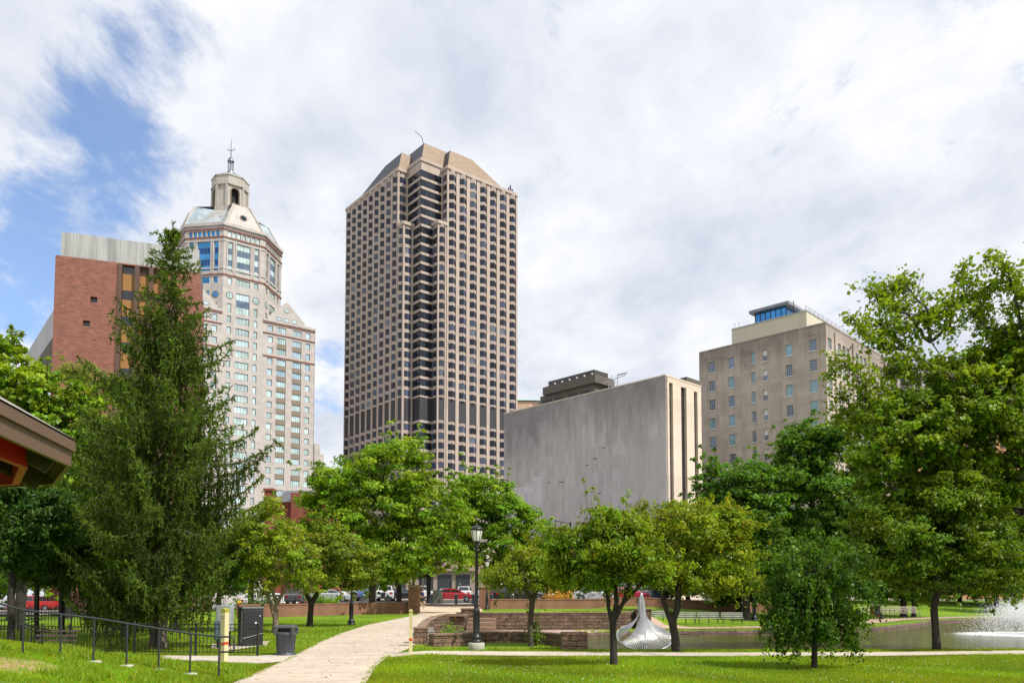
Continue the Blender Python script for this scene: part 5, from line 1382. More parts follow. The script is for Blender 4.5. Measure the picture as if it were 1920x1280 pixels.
tree('weeping_tree', 'small dark weeping tree with drooping branches on the right front lawn', 'tree', (1526,1253),
     [(1522,1028,30,10),(1488,1050,38,11),(1558,1046,40,11),(1505,1080,54,15),(1562,1088,48,15),(1462,1112,34,14),(1604,1108,36,13),(1530,1118,58,20),(1468,1152,36,18),(1592,1152,36,18),(1530,1155,58,20),(1466,1188,22,13),(1584,1186,24,13),(1525,1180,40,12)],
     trunk=[[(1526,1253),(1527,1210),(1524,1150),(1526,1090),(1522,1040)]],
     grow=1., shoots=.45, leaf=.12, nclump=250, per=52, crad=.19, flat=.4, mat='deep', c=(.05,.108,.013), rb=.062, seed=6, gap=-.15, hang=.31, up=.45, aspect=.4, minr=.004, rough=.3, shell=.45, bm=bark_dark)
tree('leaning_tree', 'dense green tree with a bent bare trunk by the pond at the right', 'tree', (1757,1218),
     [(1740,1000,95,65),(1835,1030,85,60),(1680,1050,65,48),(1780,930,80,50),(1740,1075,85,38),(1850,1090,50,28),(1630,1030,40,40),(1650,975,45,40)],
     trunk=[[(1757,1218),(1754,1180),(1751,1140),(1757,1110),(1755,1070)],[(1755,1125),(1790,1105),(1840,1090)]],
     leaf=.14, nclump=560, per=80, crad=.38, flat=.42, mat='forest', c=(.088,.145,.012), rb=.115, seed=8, gap=-.41, hang=.1, aspect=.5, minr=.006, shell=.35, bm=bark_dark)
tree('forked_tree', 'small tree with pale forked trunk and lime leaves behind the rubbish bin', 'tree', (516,1186),
     [(505,985,45,40),(480,1030,38,45),(545,1010,40,35),(535,1060,45,35),(490,1085,40,30),(570,1085,35,28),(512,950,28,18),(460,1000,20,28),(575,1040,28,30)],
     trunk=[[(516,1186),(517,1160),(519,1130)],[(518,1150),(503,1115),(488,1085),(475,1050),(455,1000)],[(519,1130),(540,1095),(552,1060),(570,1030),(574,1015)],[(519,1133),(512,1110),(508,1085)]],
     leaf=.145, nclump=250, per=50, crad=.36, flat=.42, mat='lime', c=(.17,.235,.018), rb=.12, seed=9, gap=-.06, hang=.08, aspect=.5, bm=bark_pale, minr=.007, shell=.25)
tree('round_tree', 'low spreading olive-green tree with short dark trunk behind the lawn lamp post', 'tree', (581,1174),
     [(600,1035,48,42),(655,1050,50,42),(690,1065,30,28),(620,1000,40,26),(575,1075,38,28),(640,1085,50,22),(560,1035,30,35)],
     trunk=[[(581,1174),(582,1155),(584,1130)],[(584,1130),(575,1115),(568,1095)],[(584,1130),(596,1110),(620,1092)]],
     leaf=.145, nclump=310, per=58, crad=.38, flat=.42, mat='olive2', c=(.125,.18,.018), rb=.145, seed=10, gap=-.36, hang=.08, aspect=.5, minr=.007, shell=.35, bm=bark_dark)
tree('broad_tree', 'large broad bright green tree with thick trunk in front of the brown wall', 'tree', (697,1150),
     [(655,905,75,52),(735,885,72,52),(620,960,60,55),(700,965,85,60),(800,950,65,62),(835,985,42,45),(770,1020,75,40),(660,1020,80,40),(745,1055,60,24),(590,930,30,38),(690,850,35,20),(760,845,50,22),(575,1010,40,40),(845,1045,40,30),(700,1080,70,16)],
     trunk=[[(697,1150),(698,1110),(699,1060)]],
     leaf=.27, nclump=760, per=62, crad=.72, flat=.42, mat='bright', c=(.13,.215,.016), rb=.25, seed=11, gap=-.46, hang=.1, aspect=.6, minr=.015, shell=.45, rough=.5)
tree('round_tree', 'bright green tree behind the black lamp post, left of the grey marble wall', 'tree', (912,1135), 
     [(915,930,48,40),(895,985,45,50),(960,975,45,40),(1000,1000,32,42),(930,1035,60,38),(985,1050,40,22),(890,905,30,20),(870,960,40,60),(1010,1040,24,24)], Y=69,
     trunk=[[(912,1135),(912,1100),(914,1050)]],
     leaf=.28, nclump=430, per=62, crad=.75, flat=.45, mat='bright2', c=(.115,.21,.014), rb=.22, seed=12, gap=-.41, aspect=.6, minr=.015, shell=.45, bm=bark_dark, rough=.5)
tree('street_tree', 'shaded tree with dark trunk behind the bollards, right of the street sign', 'tree', (804,1128), [(800,1040,62,38),(830,1010,50,40),(770,1055,40,24)], Y=78,
     trunk=[[(804,1128),(804,1090),(806,1060)]], leaf=.28, nclump=170, per=60, crad=.8, mat='bright2', c=(.115,.21,.014), rb=.22, seed=13, aspect=.6, minr=.015, bm=bark_dark)
tree('street_tree', 'slim shaded tree beyond the brown wall, left of the left gate pillar', 'tree', (748,1130), [(740,1055,40,32),(715,1035,40,30)], Y=80,
     trunk=[[(748,1130),(748,1100),(747,1070)]], leaf=.28, nclump=110, per=60, crad=.8, mat='bright2', c=(.115,.21,.014), rb=.26, seed=14, aspect=.6, minr=.015, bm=bark_dark)
tree('oak_tree', 'tall dense dark green tree in front of the beige office block', 'tree', (1540,1140),
     [(1510,850,62,52),(1560,870,60,58),(1465,905,58,50),(1600,940,55,62),(1530,945,85,65),(1500,1010,100,45),(1600,1030,60,50),(1630,900,26,40),(1440,1020,50,40),(1520,815,50,30),(1570,1090,70,30),(1460,1075,60,30)], Y=56,
     leaf=.26, nclump=900, per=62, crad=.68, flat=.42, mat='oakgreen', c=(.062,.135,.014), rb=.3, seed=15, gap=-.46, hang=.1, aspect=.6, minr=.015, shell=.45, rough=.45, bm=bark_dark)
tree('oak_tree', 'dark green tree overlapping the right end of the grey marble block', 'tree', (1400,1150),
     [(1370,905,58,50),(1420,920,60,55),(1335,945,42,34),(1395,980,75,48),(1440,1030,55,42),(1380,1040,60,40),(1325,960,36,30),(1330,1010,50,40)], Y=52,
     leaf=.25, nclump=560, per=62, crad=.62, flat=.42, mat='oakgreen', c=(.062,.135,.014), rb=.26, seed=16, gap=-.36, hang=.1, aspect=.6, minr=.015, shell=.45, bm=bark_dark, dead=40)
tree('maple_tree', 'large maple-like tree at the right edge with sparse upper branches against the sky', 'tree', (1985,1185),
     [(1805,770,105,48,0),(1730,830,80,55,0),(1870,830,90,75,0),(1660,800,48,45,-1),(1700,760,50,35,0),(1900,720,70,60,0),(1640,860,30,50,-1),(1760,900,80,60,1),(1880,930,80,60,1),(1665,910,45,55,0),(1790,720,70,40,0),(1840,690,60,40,1),(1900,660,50,50,1),(1700,960,70,50,1),(1850,980,80,50,1)], Y=26.6,
     trunk=[[(1985,1185),(1975,1050),(1940,900)],[(1940,900),(1870,800),(1800,720),(1745,640)],[(1940,900),(1850,880),(1740,810),(1650,780)],[(1960,960),(1950,780),(1920,640)]],
     leaf=.15, nclump=1250, per=55, crad=.32, flat=.5, mat='maple', c=(.12,.19,.014), rb=.32, seed=17, gap=-.21, hang=.1, aspect=.75, minr=.012, shell=.2, bm=bark)
# upper sparse limbs of the right edge maple are a second stem of foliage on the same tree
def sparse_limbs():
    root = [o for o in bpy.data.objects if o.get('label', '').startswith('large maple-like')][0]
    r = np.random.default_rng(22); Y = 26.6
    def W_(px, py, dy=0): return np.array(P(px, py, Y+dy))
    limbs = [[(1920,640),(1905,560),(1890,500),(1860,480)],[(1920,640),(1850,610),(1800,560),(1810,490)],[(1745,640),(1700,590),(1660,560),(1625,545)],[(1745,640),(1740,580),(1700,540),(1665,530)],
             [(1800,720),(1700,655),(1640,640),(1590,590)],[(1650,780),(1625,740),(1600,690),(1580,680)],[(1650,780),(1610,770),(1575,740)],[(1745,640),(1790,600),(1780,560)],[(1920,640),(1940,560),(1930,480)],
             [(1800,720),(1760,680),(1690,700),(1650,700)],[(1800,720),(1840,660),(1870,600)],[(1850,610),(1830,560),(1860,530)],[(1700,655),(1660,620),(1640,600)],[(1650,780),(1600,790),(1580,810)],[(1920,640),(1960,600),(1900,620)],[(1740,810),(1690,780),(1660,730)]]
    S0, S1, R0, R1 = [], [], [], []; tips = []
    for L in limbs:
        pts = [W_(*p, dy=r.uniform(-.9, .9)) for p in L]; 
        dens = []
        for a, b in zip(pts[:-1], pts[1:]):
            m = 5
            for k in range(m): dens.append(a+(b-a)*k/m+r.normal(0, .04, 3))
        dens.append(pts[-1]); n = len(dens)
        for k in range(n-1):
            S0.append(dens[k]); S1.append(dens[k+1]); R0.append(.05*(1-k/n)+.010); R1.append(.05*(1-(k+1)/n)+.010)
            if k > 2:
                for q in range(3):
                    d = r.normal(0, 1, 3); d[1] *= .8; d /= np.linalg.norm(d); l = r.uniform(.2, .8); e = dens[k]+d*l; S0.append(dens[k]); S1.append(e); R0.append(.013); R1.append(.006); tips.append(e)
                    if r.random() < .45: tips.append(dens[k]+d*l*.5)
    # bare twigs
    for px, py in ((1727,520),(1700,530),(1637,535)):
        a = W_(px-8, py+35); b = W_(px, py); S0.append(a); S1.append(b); R0.append(.014); R1.append(.006); c = W_(px+6, py-10); S0.append(b); S1.append(c); R0.append(.008); R1.append(.004)
    v, f = tubes_np(np.array(S0), np.array(S1), np.array(R0), np.array(R1), 6); np_mesh('limb', v, f, bark, root, smooth=True)
    tips = np.array(tips); K = len(tips); per = 17; ci = np.repeat(np.arange(K), per); n = len(ci); pos = tips[ci]+r.normal(0, .125, (n, 3))
    nr = r.normal(0, .6, (n, 3))+np.array([0, 0, .6]); nr /= np.linalg.norm(nr, axis=1, keepdims=True); t = r.normal(0, 1, (n, 3)); t[:, 2] -= .7; t -= nr*(t*nr).sum(1, keepdims=True); t /= np.linalg.norm(t, axis=1, keepdims=True); w_ = np.cross(nr, t)
    s = .15*r.uniform(.6, 1.3, n); 
    # five pointed leaves
    ang = np.array([90, 126, 162, 210, 250, 290, 330, 18, 54])*np.pi/180; rad = np.array([.62, .30, .52, .26, .40, .40, .26, .52, .30])
    k = len(ang); vv = pos[:, None, :]+(t[:, None, :]*(np.sin(ang)*rad)[None, :, None]+w_[:, None, :]*(np.cos(ang)*rad)[None, :, None])*s[:, None, None]
    f = np.arange(n*k).reshape(n, k); cc = r.uniform(.7, 1.35, n); col = np.stack([cc*r.uniform(.9, 1.25, n), cc, cc*r.uniform(.6, 1.3, n)], -1)
    np_mesh('leaves', vv.reshape(-1, 3), f, LM['maple'], root, cols=col)
sparse_limbs()

# --- left side broadleaves
tree('maple_tree', 'tall sunlit yellow-green maple above the pavilion roof at the left edge', 'tree', (35,1190),
     [(5,680,45,58),(40,735,75,50),(95,750,65,55),(20,800,90,60),(120,810,70,55),(60,870,110,60),(150,870,55,60),(20,640,25,25),(130,930,60,50)], Y=38,
     leaf=.22, nclump=620, per=60, crad=.5, flat=.42, mat='sunmaple', c=(.14,.225,.016), rb=.24, seed=31, gap=-.5, aspect=.7, minr=.012, shell=.4, bm=bark_dark)
tree('locust_tree', 'feathery light green treetop in front of the brick building', 'tree', (170,1150),
     [(150,705,42,18),(190,730,35,22),(120,700,30,14),(170,770,40,30),(180,830,60,60)], Y=52,
     leaf=.13, nclump=260, per=130, crad=.6, flat=.3, mat='feather', c=(.15,.20,.03), rb=.25, seed=32, gap=-.4, aspect=.3, minr=.012, shell=.3, bm=bark_dark)
tree('shade_tree', 'dark glossy-leaved tree left of the park bench, nearest the left edge', 'tree', (22,1170), [(15,960,75,50),(60,1000,55,45),(10,1030,50,45),(95,965,50,40),(50,930,60,30)],
     Y=26, trunk=[[(22,1170),(21,1150),(22,1060)]], leaf=.15, nclump=330, per=70, crad=.35, mat='shade', c=(.04,.085,.018), rb=.11, seed=33, gap=-.5, aspect=.45, minr=.006, rough=.28, bm=bark_dark, hang=.1)
tree('shade_tree', 'thin dark tree trunk and crown directly behind the park bench', 'tree', (70,1188), [(80,1000,55,45),(115,1030,45,40),(60,1060,35,30)], Y=30,
     trunk=[[(70,1188),(69,1120),(70,1040)]], leaf=.15, nclump=220, per=70, crad=.35, mat='shade', c=(.04,.085,.018), rb=.09, seed=34, gap=-.5, aspect=.45, minr=.006, rough=.3, bm=bark_dark, hang=.1)
tree('shade_tree', 'dark trunked tree between the red pickup and the tall spruce', 'tree', (117,1175), [(125,1030,45,40),(105,1070,35,28),(160,1060,50,30)], Y=33,
     trunk=[[(117,1175),(116,1120),(118,1050)]], leaf=.15, nclump=200, per=70, crad=.38, mat='shade', c=(.04,.085,.018), rb=.12, seed=35, gap=-.5, aspect=.45, minr=.006, rough=.3, bm=bark_dark, hang=.1)
tree('shade_tree', 'low dark tree with a slanting branch just right of the spruce trunks', 'tree', (327,1178), [(370,1060,50,35),(420,1050,50,40),(340,1040,50,30),(440,1010,40,40)], Y=36,
     trunk=[[(327,1178),(329,1140),(332,1110)],[(332,1125),(352,1112),(372,1098)]], leaf=.15, nclump=260, per=70, crad=.4, mat='shade2', c=(.06,.11,.018), rb=.16, seed=36, gap=-.4, aspect=.45, minr=.006, bm=bark_dark, hang=.15)

# --- far background row, each tree its own crown
bgt = [(-20,1128,75,80,1060,80,60,'oakgreen','dark background tree just outside the red pickup at the far left edge'),
       (90,1126,104,70,1040,80,60,'forestbg','mid-green background tree above the red pickup'),
       (130,1135,60,85,1020,60,70,'oakgreen','dark background tree behind the second spruce'),
       (20,1130,58,50,980,60,70,'oakgreen','dark background tree behind the pavilion post at the left edge'),
       (470,1128,66,50,1030,45,50,'forestbg','green background tree between the spruce and the forked tree'),
       (340,1132,80,70,1010,70,70,'oakgreen','dark background tree directly behind the twin spruce trunks'),
       (1500,1118,104,70,1000,90,70,'oakgreen','deep background tree beyond the oak at the right'),
       (1900,1125,98,70,980,80,90,'forestbg','tall background tree filling the gap behind the right edge maple'),
       (1620,1118,110,70,1020,80,70,'forestbg','deep background tree above the stroller'),
       (40,1128,70,70,1050,55,66,'sunmaple','low sunlit tree beyond the red pickup at the far left'),
       (200,1138,72,60,1050,55,50,'oakgreen','dark background tree seen left of the spruce trunks beyond the iron fence'),
       (410,1130,76,60,1070,50,45,'oakgreen','background street tree above the fire hydrant'),
       (1385,1130,62,60,1090,55,35,'forestbg','low mid-green tree behind the white benches'),
       (1450,1120,80,70,1060,60,60,'oakgreen','dark background tree directly behind the weeping tree'),
       (1575,1122,90,80,1080,60,50,'oakgreen','shaded background tree behind the stroller and red sitter'),
       (1660,1125,84,70,1070,70,48,'oakgreen','shaded background tree above the weathered benches'),
       (1694,1140,66,50,1085,60,36,'forestbg','background tree with dark trunk beside the bank lamp right of the weathered benches'),
       (1800,1120,86,70,1070,70,50,'forestbg','background tree whose trunk stands left of the far bank lamp'),
       (1868,1130,82,64,1060,60,60,'forestbg','background tree whose thick trunk stands right of the far bank lamp'),
       (1905,1120,75,50,1040,38,50,'lightbg','pale green background tree at the right edge above the fountain'),
       (1290,1128,88,60,1080,60,40,'forestbg','background tree behind the wide cherry crown'),
       (1090,1125,92,60,1085,55,34,'forestbg','background tree right of the hooked street lamp above the parked cars'),
       (1745,1120,96,70,1010,80,60,'oakgreen','tall background tree hidden mostly behind the leaning tree')]
BGC = {'forestbg': (.075,.135,.018), 'lightbg': (.09,.19,.03), 'oakgreen': (.062,.135,.014), 'sunmaple': (.14,.225,.016)}
for k, (px, py, Y, rx, cy, rxx, ry, mt, lab) in enumerate(bgt):
    tree('park_tree', lab, 'tree', (px, py), [(px-rxx*.45, cy+8, rxx*.66, ry*.85), (px+rxx*.45, cy+10, rxx*.66, ry*.8), (px, cy-ry*.3, rxx*.6, ry*.75), (px, cy+ry*.5, rxx*.9, ry*.42)], Y=Y,
         leaf=.32, nclump=170, per=58, crad=.85, mat=mt, c=BGC[mt], rb=.24, seed=50+k, aspect=.6, minr=.02, bm=bark_dark, group='background trees round the park', gap=-.7)

# --- shrubs
def shrub(name, label, px, py, w_, h, Y, c, key, n=26, leaf=.08, seed=1, z=None, cat='shrub'):
    r = np.random.default_rng(seed); x = ray(px, py)[0]*Y; z = gz(x, Y) if z is None else z; root = empty(name, (x, Y, z), label, cat)
    tips = np.stack([x+r.uniform(-w_, w_, n), Y+r.uniform(-w_*.6, w_*.6, n), z+h*r.uniform(.25, 1, n)], -1); b = np.tile(np.array([[x, Y, z-.05]]), (n, 1)); b[:, 0] += (tips[:, 0]-x)*.3
    v, f = tubes_np(b, tips, np.full(n, .012), np.full(n, .005), 5); np_mesh('stem', v, f, bark, root)
    ci = np.repeat(np.arange(n), 40); m = len(ci); t_ = r.uniform(.25, 1.05, m)[:, None]; pos = b[ci]+(tips[ci]-b[ci])*t_+r.normal(0, .07*h+.03, (m, 3))
    pos[:, 2] = np.maximum(pos[:, 2], z+.02)
    nr = r.normal(0, .6, (m, 3))+np.array([0,0,.7]); nr /= np.linalg.norm(nr, axis=1, keepdims=True); t = r.normal(0, 1, (m, 3)); t -= nr*(t*nr).sum(1, keepdims=True); t /= np.linalg.norm(t, axis=1, keepdims=True); ww = np.cross(nr, t); s = leaf*r.uniform(.6, 1.3, m)
    tl = t*(s/2)[:, None]; wl = ww*(s*.25)[:, None]; v = np.concatenate([pos-tl, pos+wl, pos+tl, pos-wl]); i = np.arange(m); cc = r.uniform(.7, 1.3, m)
    np_mesh('foliage', v, np.stack([i, i+m, i+2*m, i+3*m], -1), leafm(key, c), root, cols=np.stack([cc*r.uniform(.9, 1.2, m), cc, cc], -1))
shrub('shrub', 'bright green weedy shrub beside the stone pier at the steps', 848, 1181, .42, 1.0, 33.2, (.13,.26,.02), 'weed', 36, seed=3, z=-.28)
shrub('ornamental_grass', 'straw-coloured grass clump beyond the brown wall near the parked cars', 1045, 1120, 1.3, 1.6, 66, (.38,.24,.08), 'straw', 40, .2, seed=4, cat='ornamental grass')
shrub('shrub', 'leafy suckers at the trunk of the small cherry', 1003, 1190, .18, 1.4, 28.2, (.10,.18,.02), 'weed2', 14, .1, seed=5)
shrub('shrub', 'low green bush by the road between the two small trees', 608, 1123, 1.6, .9, 72, (.13,.22,.02), 'weed', 34, .2, seed=6)
shrub('shrub', 'bush growing behind the fire hydrant by the road', 480, 1122, 1.8, 1.1, 62, (.11,.22,.02), 'weed2', 34, .2, seed=7)
shrub('shrub', 'weeds at the foot of the park bench', 72, 1205, .5, .3, 21.5, (.11,.22,.02), 'weed2', 24, .07, seed=8)

# ------------------------------------------------------------------ spruces
need_m = leaf_mat('spruce_needles', (.072, .130, .013), .32, .7, (1.3, 1.1, .4), .12)
def spruce(label, base, topy, prof, Y=None, seed=1, trunks=((0, 0),), dens=1., rb=.2, zlow=1.7, droop=1., topx=None, step=.24):
    r = np.random.default_rng(seed)
    b = G(*base) if Y is None else Vector((ray(*base)[0]*Y, Y, 0)); 
    if Y: b.z = gz(b.x, b.y)
    Y = b.y; root = empty('spruce_tree', tuple(b), label, 'tree')
    top = P(topx or base[0], topy, Y); H = top.z-b.z
    def ax(z): t = (z-b.z)/H; return np.array([b.x+(top.x-b.x)*t, b.y, z])
    S0, S1, R0, R1 = [], [], [], []
    zz = np.linspace(b.z-.15, top.z, 26)
    for k, (dx, dy, hh) in enumerate(trunks):
        for a, c in zip(zz[:-1], zz[1:]):
            if c > b.z+H*hh: break
            ta, tc_ = (a-b.z)/H, (c-b.z)/H; o = np.array([dx, dy, 0])
            S0.append(ax(a)+o*(1-ta*.9)); S1.append(ax(c)+o*(1-tc_*.9)); R0.append(rb*(1-ta/hh*.93)*(1.2 if a < b.z else 1)); R1.append(rb*(1-tc_/hh*.93))
    pz = np.array([p[0] for p in prof]); pl = np.array([p[1] for p in prof]); pr = np.array([p[2] for p in prof])
    zs = [P(base[0], q, Y).z for q in pz]
    N0, ND, NL, NW, NC = [], [], [], [], []                 # needle sprays
    z = b.z+zlow; ga = 0
    def add_spray(p, d, l, w_, c): N0.append(p); ND.append(d); NL.append(l); NW.append(w_); NC.append(c)
    while z < top.z-.15:
        nb = 6 if z < b.z+H*.8 else 5
        for k in range(nb):
            ga += 2.399963; a = ga+r.uniform(-.3, .3); zt = z+r.uniform(-step/5, step/5)
            Lr = np.interp(zt, zs[::-1], pr[::-1])*Y/F; Ll = np.interp(zt, zs[::-1], pl[::-1])*Y/F
            Lr *= 1.12; Ll *= 1.1; lx = Lr if math.cos(a) > 0 else Ll; L = (lx*math.cos(a)**2+(Lr+Ll)/2*math.sin(a)**2)*(r.uniform(.42, .9) if r.random() < .62 else r.uniform(.9, 1.18))
            if L < .12: continue
            hfrac = (zt-b.z)/H; o = ax(zt)
            dirn = np.array([math.cos(a), math.sin(a), 0]); m = max(4, int(L/.14)); prev = o
            sag = (-.42*(1-hfrac)**.6)*L*r.uniform(.6, 1.3) if hfrac < .85 else .25*L
            tipup = .27*L*r.uniform(.6, 1.2)
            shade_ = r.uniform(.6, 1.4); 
            for q in range(1, m+1):
                t = q/m; p = o+dirn*L*t+np.array([0, 0, sag*math.sin(t*2.3)+tipup*t**3.])+r.normal(0, .008, 3)
                S0.append(prev); S1.append(p); rr = .03*(1-t)+.006; R0.append(rr); R1.append(rr*.85)
                dd = (p-prev)/np.linalg.norm(p-prev)
                if t > .12:
                    side = np.array([-dirn[1], dirn[0], 0])
                    for sg in (-1, 1):
                        if r.random() > dens: continue
                        hl = (.14+.62*droop*math.sin(min(1, t*1.15)*math.pi)**.7*min(1., L/2.2))*r.uniform(.5, 1.25)*(1 if hfrac < .8 else .5)
                        sl = r.uniform(.05, .30)*min(1, L/1.5)
                        # twig goes sideways then hangs
                        a0 = p; a1 = p+side*sg*sl+dd*sl*.5+np.array([0, 0, -.02]); a2 = a1+np.array([r.normal(0, .04), r.normal(0, .04), -hl])
                        for (u, v_) in ((a0, a1), (a1, a2)):
                            l = np.linalg.norm(v_-u); ns = max(1, int(l/.055)); tv = (v_-u)/l
                            S0.append(u); S1.append(v_); R0.append(.005); R1.append(.003)
                            for j in range(ns):
                                pp = u+(v_-u)*(j+r.random())/ns
                                for _ in range(2):
                                    dv = tv*.9+r.normal(0, .55, 3); dv /= np.linalg.norm(dv); add_spray(pp, dv, r.uniform(.09, .17), r.uniform(.026, .046), shade_*r.uniform(.6, 1.3))
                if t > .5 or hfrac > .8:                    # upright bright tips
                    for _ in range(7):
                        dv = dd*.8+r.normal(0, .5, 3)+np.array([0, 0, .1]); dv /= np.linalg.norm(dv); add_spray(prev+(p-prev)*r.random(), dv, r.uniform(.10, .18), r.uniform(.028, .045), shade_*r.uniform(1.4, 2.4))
                prev = p
            dv = prev-S0[-1]
            for _ in range(5): dv = dirn+r.normal(0, .5, 3)+np.array([0,0,.2]); dv /= np.linalg.norm(dv); add_spray(prev, dv, .15, .03, 1.4)
        z += step*(1 if hfrac < .7 else .85)
    for _ in range(60):
        q = r.random(); dv = np.array([r.normal(0, .5), r.normal(0, .5), .6]); dv /= np.linalg.norm(dv); add_spray(ax(top.z-q*.7), dv, .16, .028, 1.1)
    v, f = tubes_np(np.array(S0), np.array(S1), np.array(R0), np.array(R1), 5); np_mesh('trunk', v, f, bark_spruce, root, smooth=True)
    P0 = np.array(N0); D = np.array(ND); Ln = np.array(NL)[:, None]; W_ = np.array(NW)[:, None]; n = len(P0)
    e = np.cross(D, r.normal(0, 1, (n, 3))); e /= np.linalg.norm(e, axis=1, keepdims=True)+1e-9
    # each spray: a pointed strip
    v = np.concatenate([P0-e*W_*.35, P0+e*W_*.35, P0+D*Ln*.6+e*W_*.5, P0+D*Ln, P0+D*Ln*.6-e*W_*.5]); i = np.arange(n); f = np.stack([i, i+n, i+2*n, i+3*n, i+4*n], -1)
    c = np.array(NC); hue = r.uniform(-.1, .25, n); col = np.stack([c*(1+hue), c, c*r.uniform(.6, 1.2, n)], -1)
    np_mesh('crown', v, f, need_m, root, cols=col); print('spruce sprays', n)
spruce('tall drooping spruce with twin grey trunks rising in front of the brick building', (303,1216), 418,
       [(418,0,0),(450,16,16),(480,38,34),(520,42,40),(545,40,62),(590,95,40),(625,85,100),(680,110,80),(740,120,140),(800,150,145),(880,140,175),(930,165,150),(1000,150,120),(1060,150,120),(1130,120,100)],
       seed=71, trunks=((0,0,1.),(-.33,.15,.32)), rb=.17, topx=325, zlow=1.9, step=.34)
spruce('second shorter dark spruce left of the twin-trunked spruce', (237,1192), 700, [(700,10,10),(760,70,50),(830,110,60),(900,130,70),(980,140,80),(1050,130,80),(1120,110,70)], Y=32, seed=72, trunks=((0,0,1.),), rb=.2, dens=.8, zlow=1.5, step=.3)
# ================================================================== stone walls and park furniture
def stonewall_mat(name, c1, c2, w_, h, mortar=(.05,.035,.03), ang=0., curved=False):
    m, nt, b = new_mat(name)
    tc = nt.nodes.new('ShaderNodeTexCoord').outputs['UV']
    def brick(w2, h2, off, dx):
        mp = nt.nodes.new('ShaderNodeMapping'); mp.inputs['Location'].default_value = (dx, 0, 0); nt.links.new(tc, mp.inputs[0])
        n = noise(nt, 2.5, 3, .5, mp.outputs[0]); 
        br = nt.nodes.new('ShaderNodeTexBrick'); br.offset = off; br.squash = 1.35; br.squash_frequency = 3
        ad = nt.nodes.new('ShaderNodeVectorMath'); ad.operation = 'MULTIPLY_ADD'; cb = nt.nodes.new('ShaderNodeCombineXYZ'); nt.links.new(n, cb.inputs[0]); nt.links.new(n, cb.inputs[1]); nt.links.new(cb.outputs[0], ad.inputs[0]); ad.inputs[1].default_value = (.05, .05, 0); nt.links.new(mp.outputs[0], ad.inputs[2])
        nt.links.new(ad.outputs[0], br.inputs[0]); br.inputs['Scale'].default_value = 1; br.inputs['Brick Width'].default_value = w2; br.inputs['Row Height'].default_value = h2
        br.inputs['Mortar Size'].default_value = .014; br.inputs['Mortar Smooth'].default_value = .4; br.inputs['Bias'].default_value = 0
        br.inputs['Color1'].default_value = (*c1, 1); br.inputs['Color2'].default_value = (*c2, 1); br.inputs['Mortar'].default_value = (*mortar, 1); return br
    br = brick(w_, h, .43, 0.)
    oc = nt.nodes.new('ShaderNodeTexCoord').outputs['Object']
    f = noise(nt, 2.2, 5, .7, oc); g = noise(nt, 9, 5, .7, oc)
    col = mixc(nt, 1., br.outputs['Color'], ramp(nt, f, [(.3, (.55,)*3), (.7, (1.5, 1.45, 1.35))]), 'MULTIPLY')
    col = mixc(nt, 1., col, ramp(nt, g, [(.3, (.7,)*3), (.7, (1.3,)*3)]), 'MULTIPLY')
    nt.links.new(col, b.inputs['Base Color']); b.inputs['Roughness'].default_value = .9
    mxh = nt.nodes.new('ShaderNodeMath'); mxh.operation = 'MULTIPLY_ADD'; nt.links.new(br.outputs['Fac'], mxh.inputs[0]); mxh.inputs[1].default_value = -1.; nt.links.new(g, mxh.inputs[2])
    bump(nt, b, mxh.outputs[0], .9, .05); return m
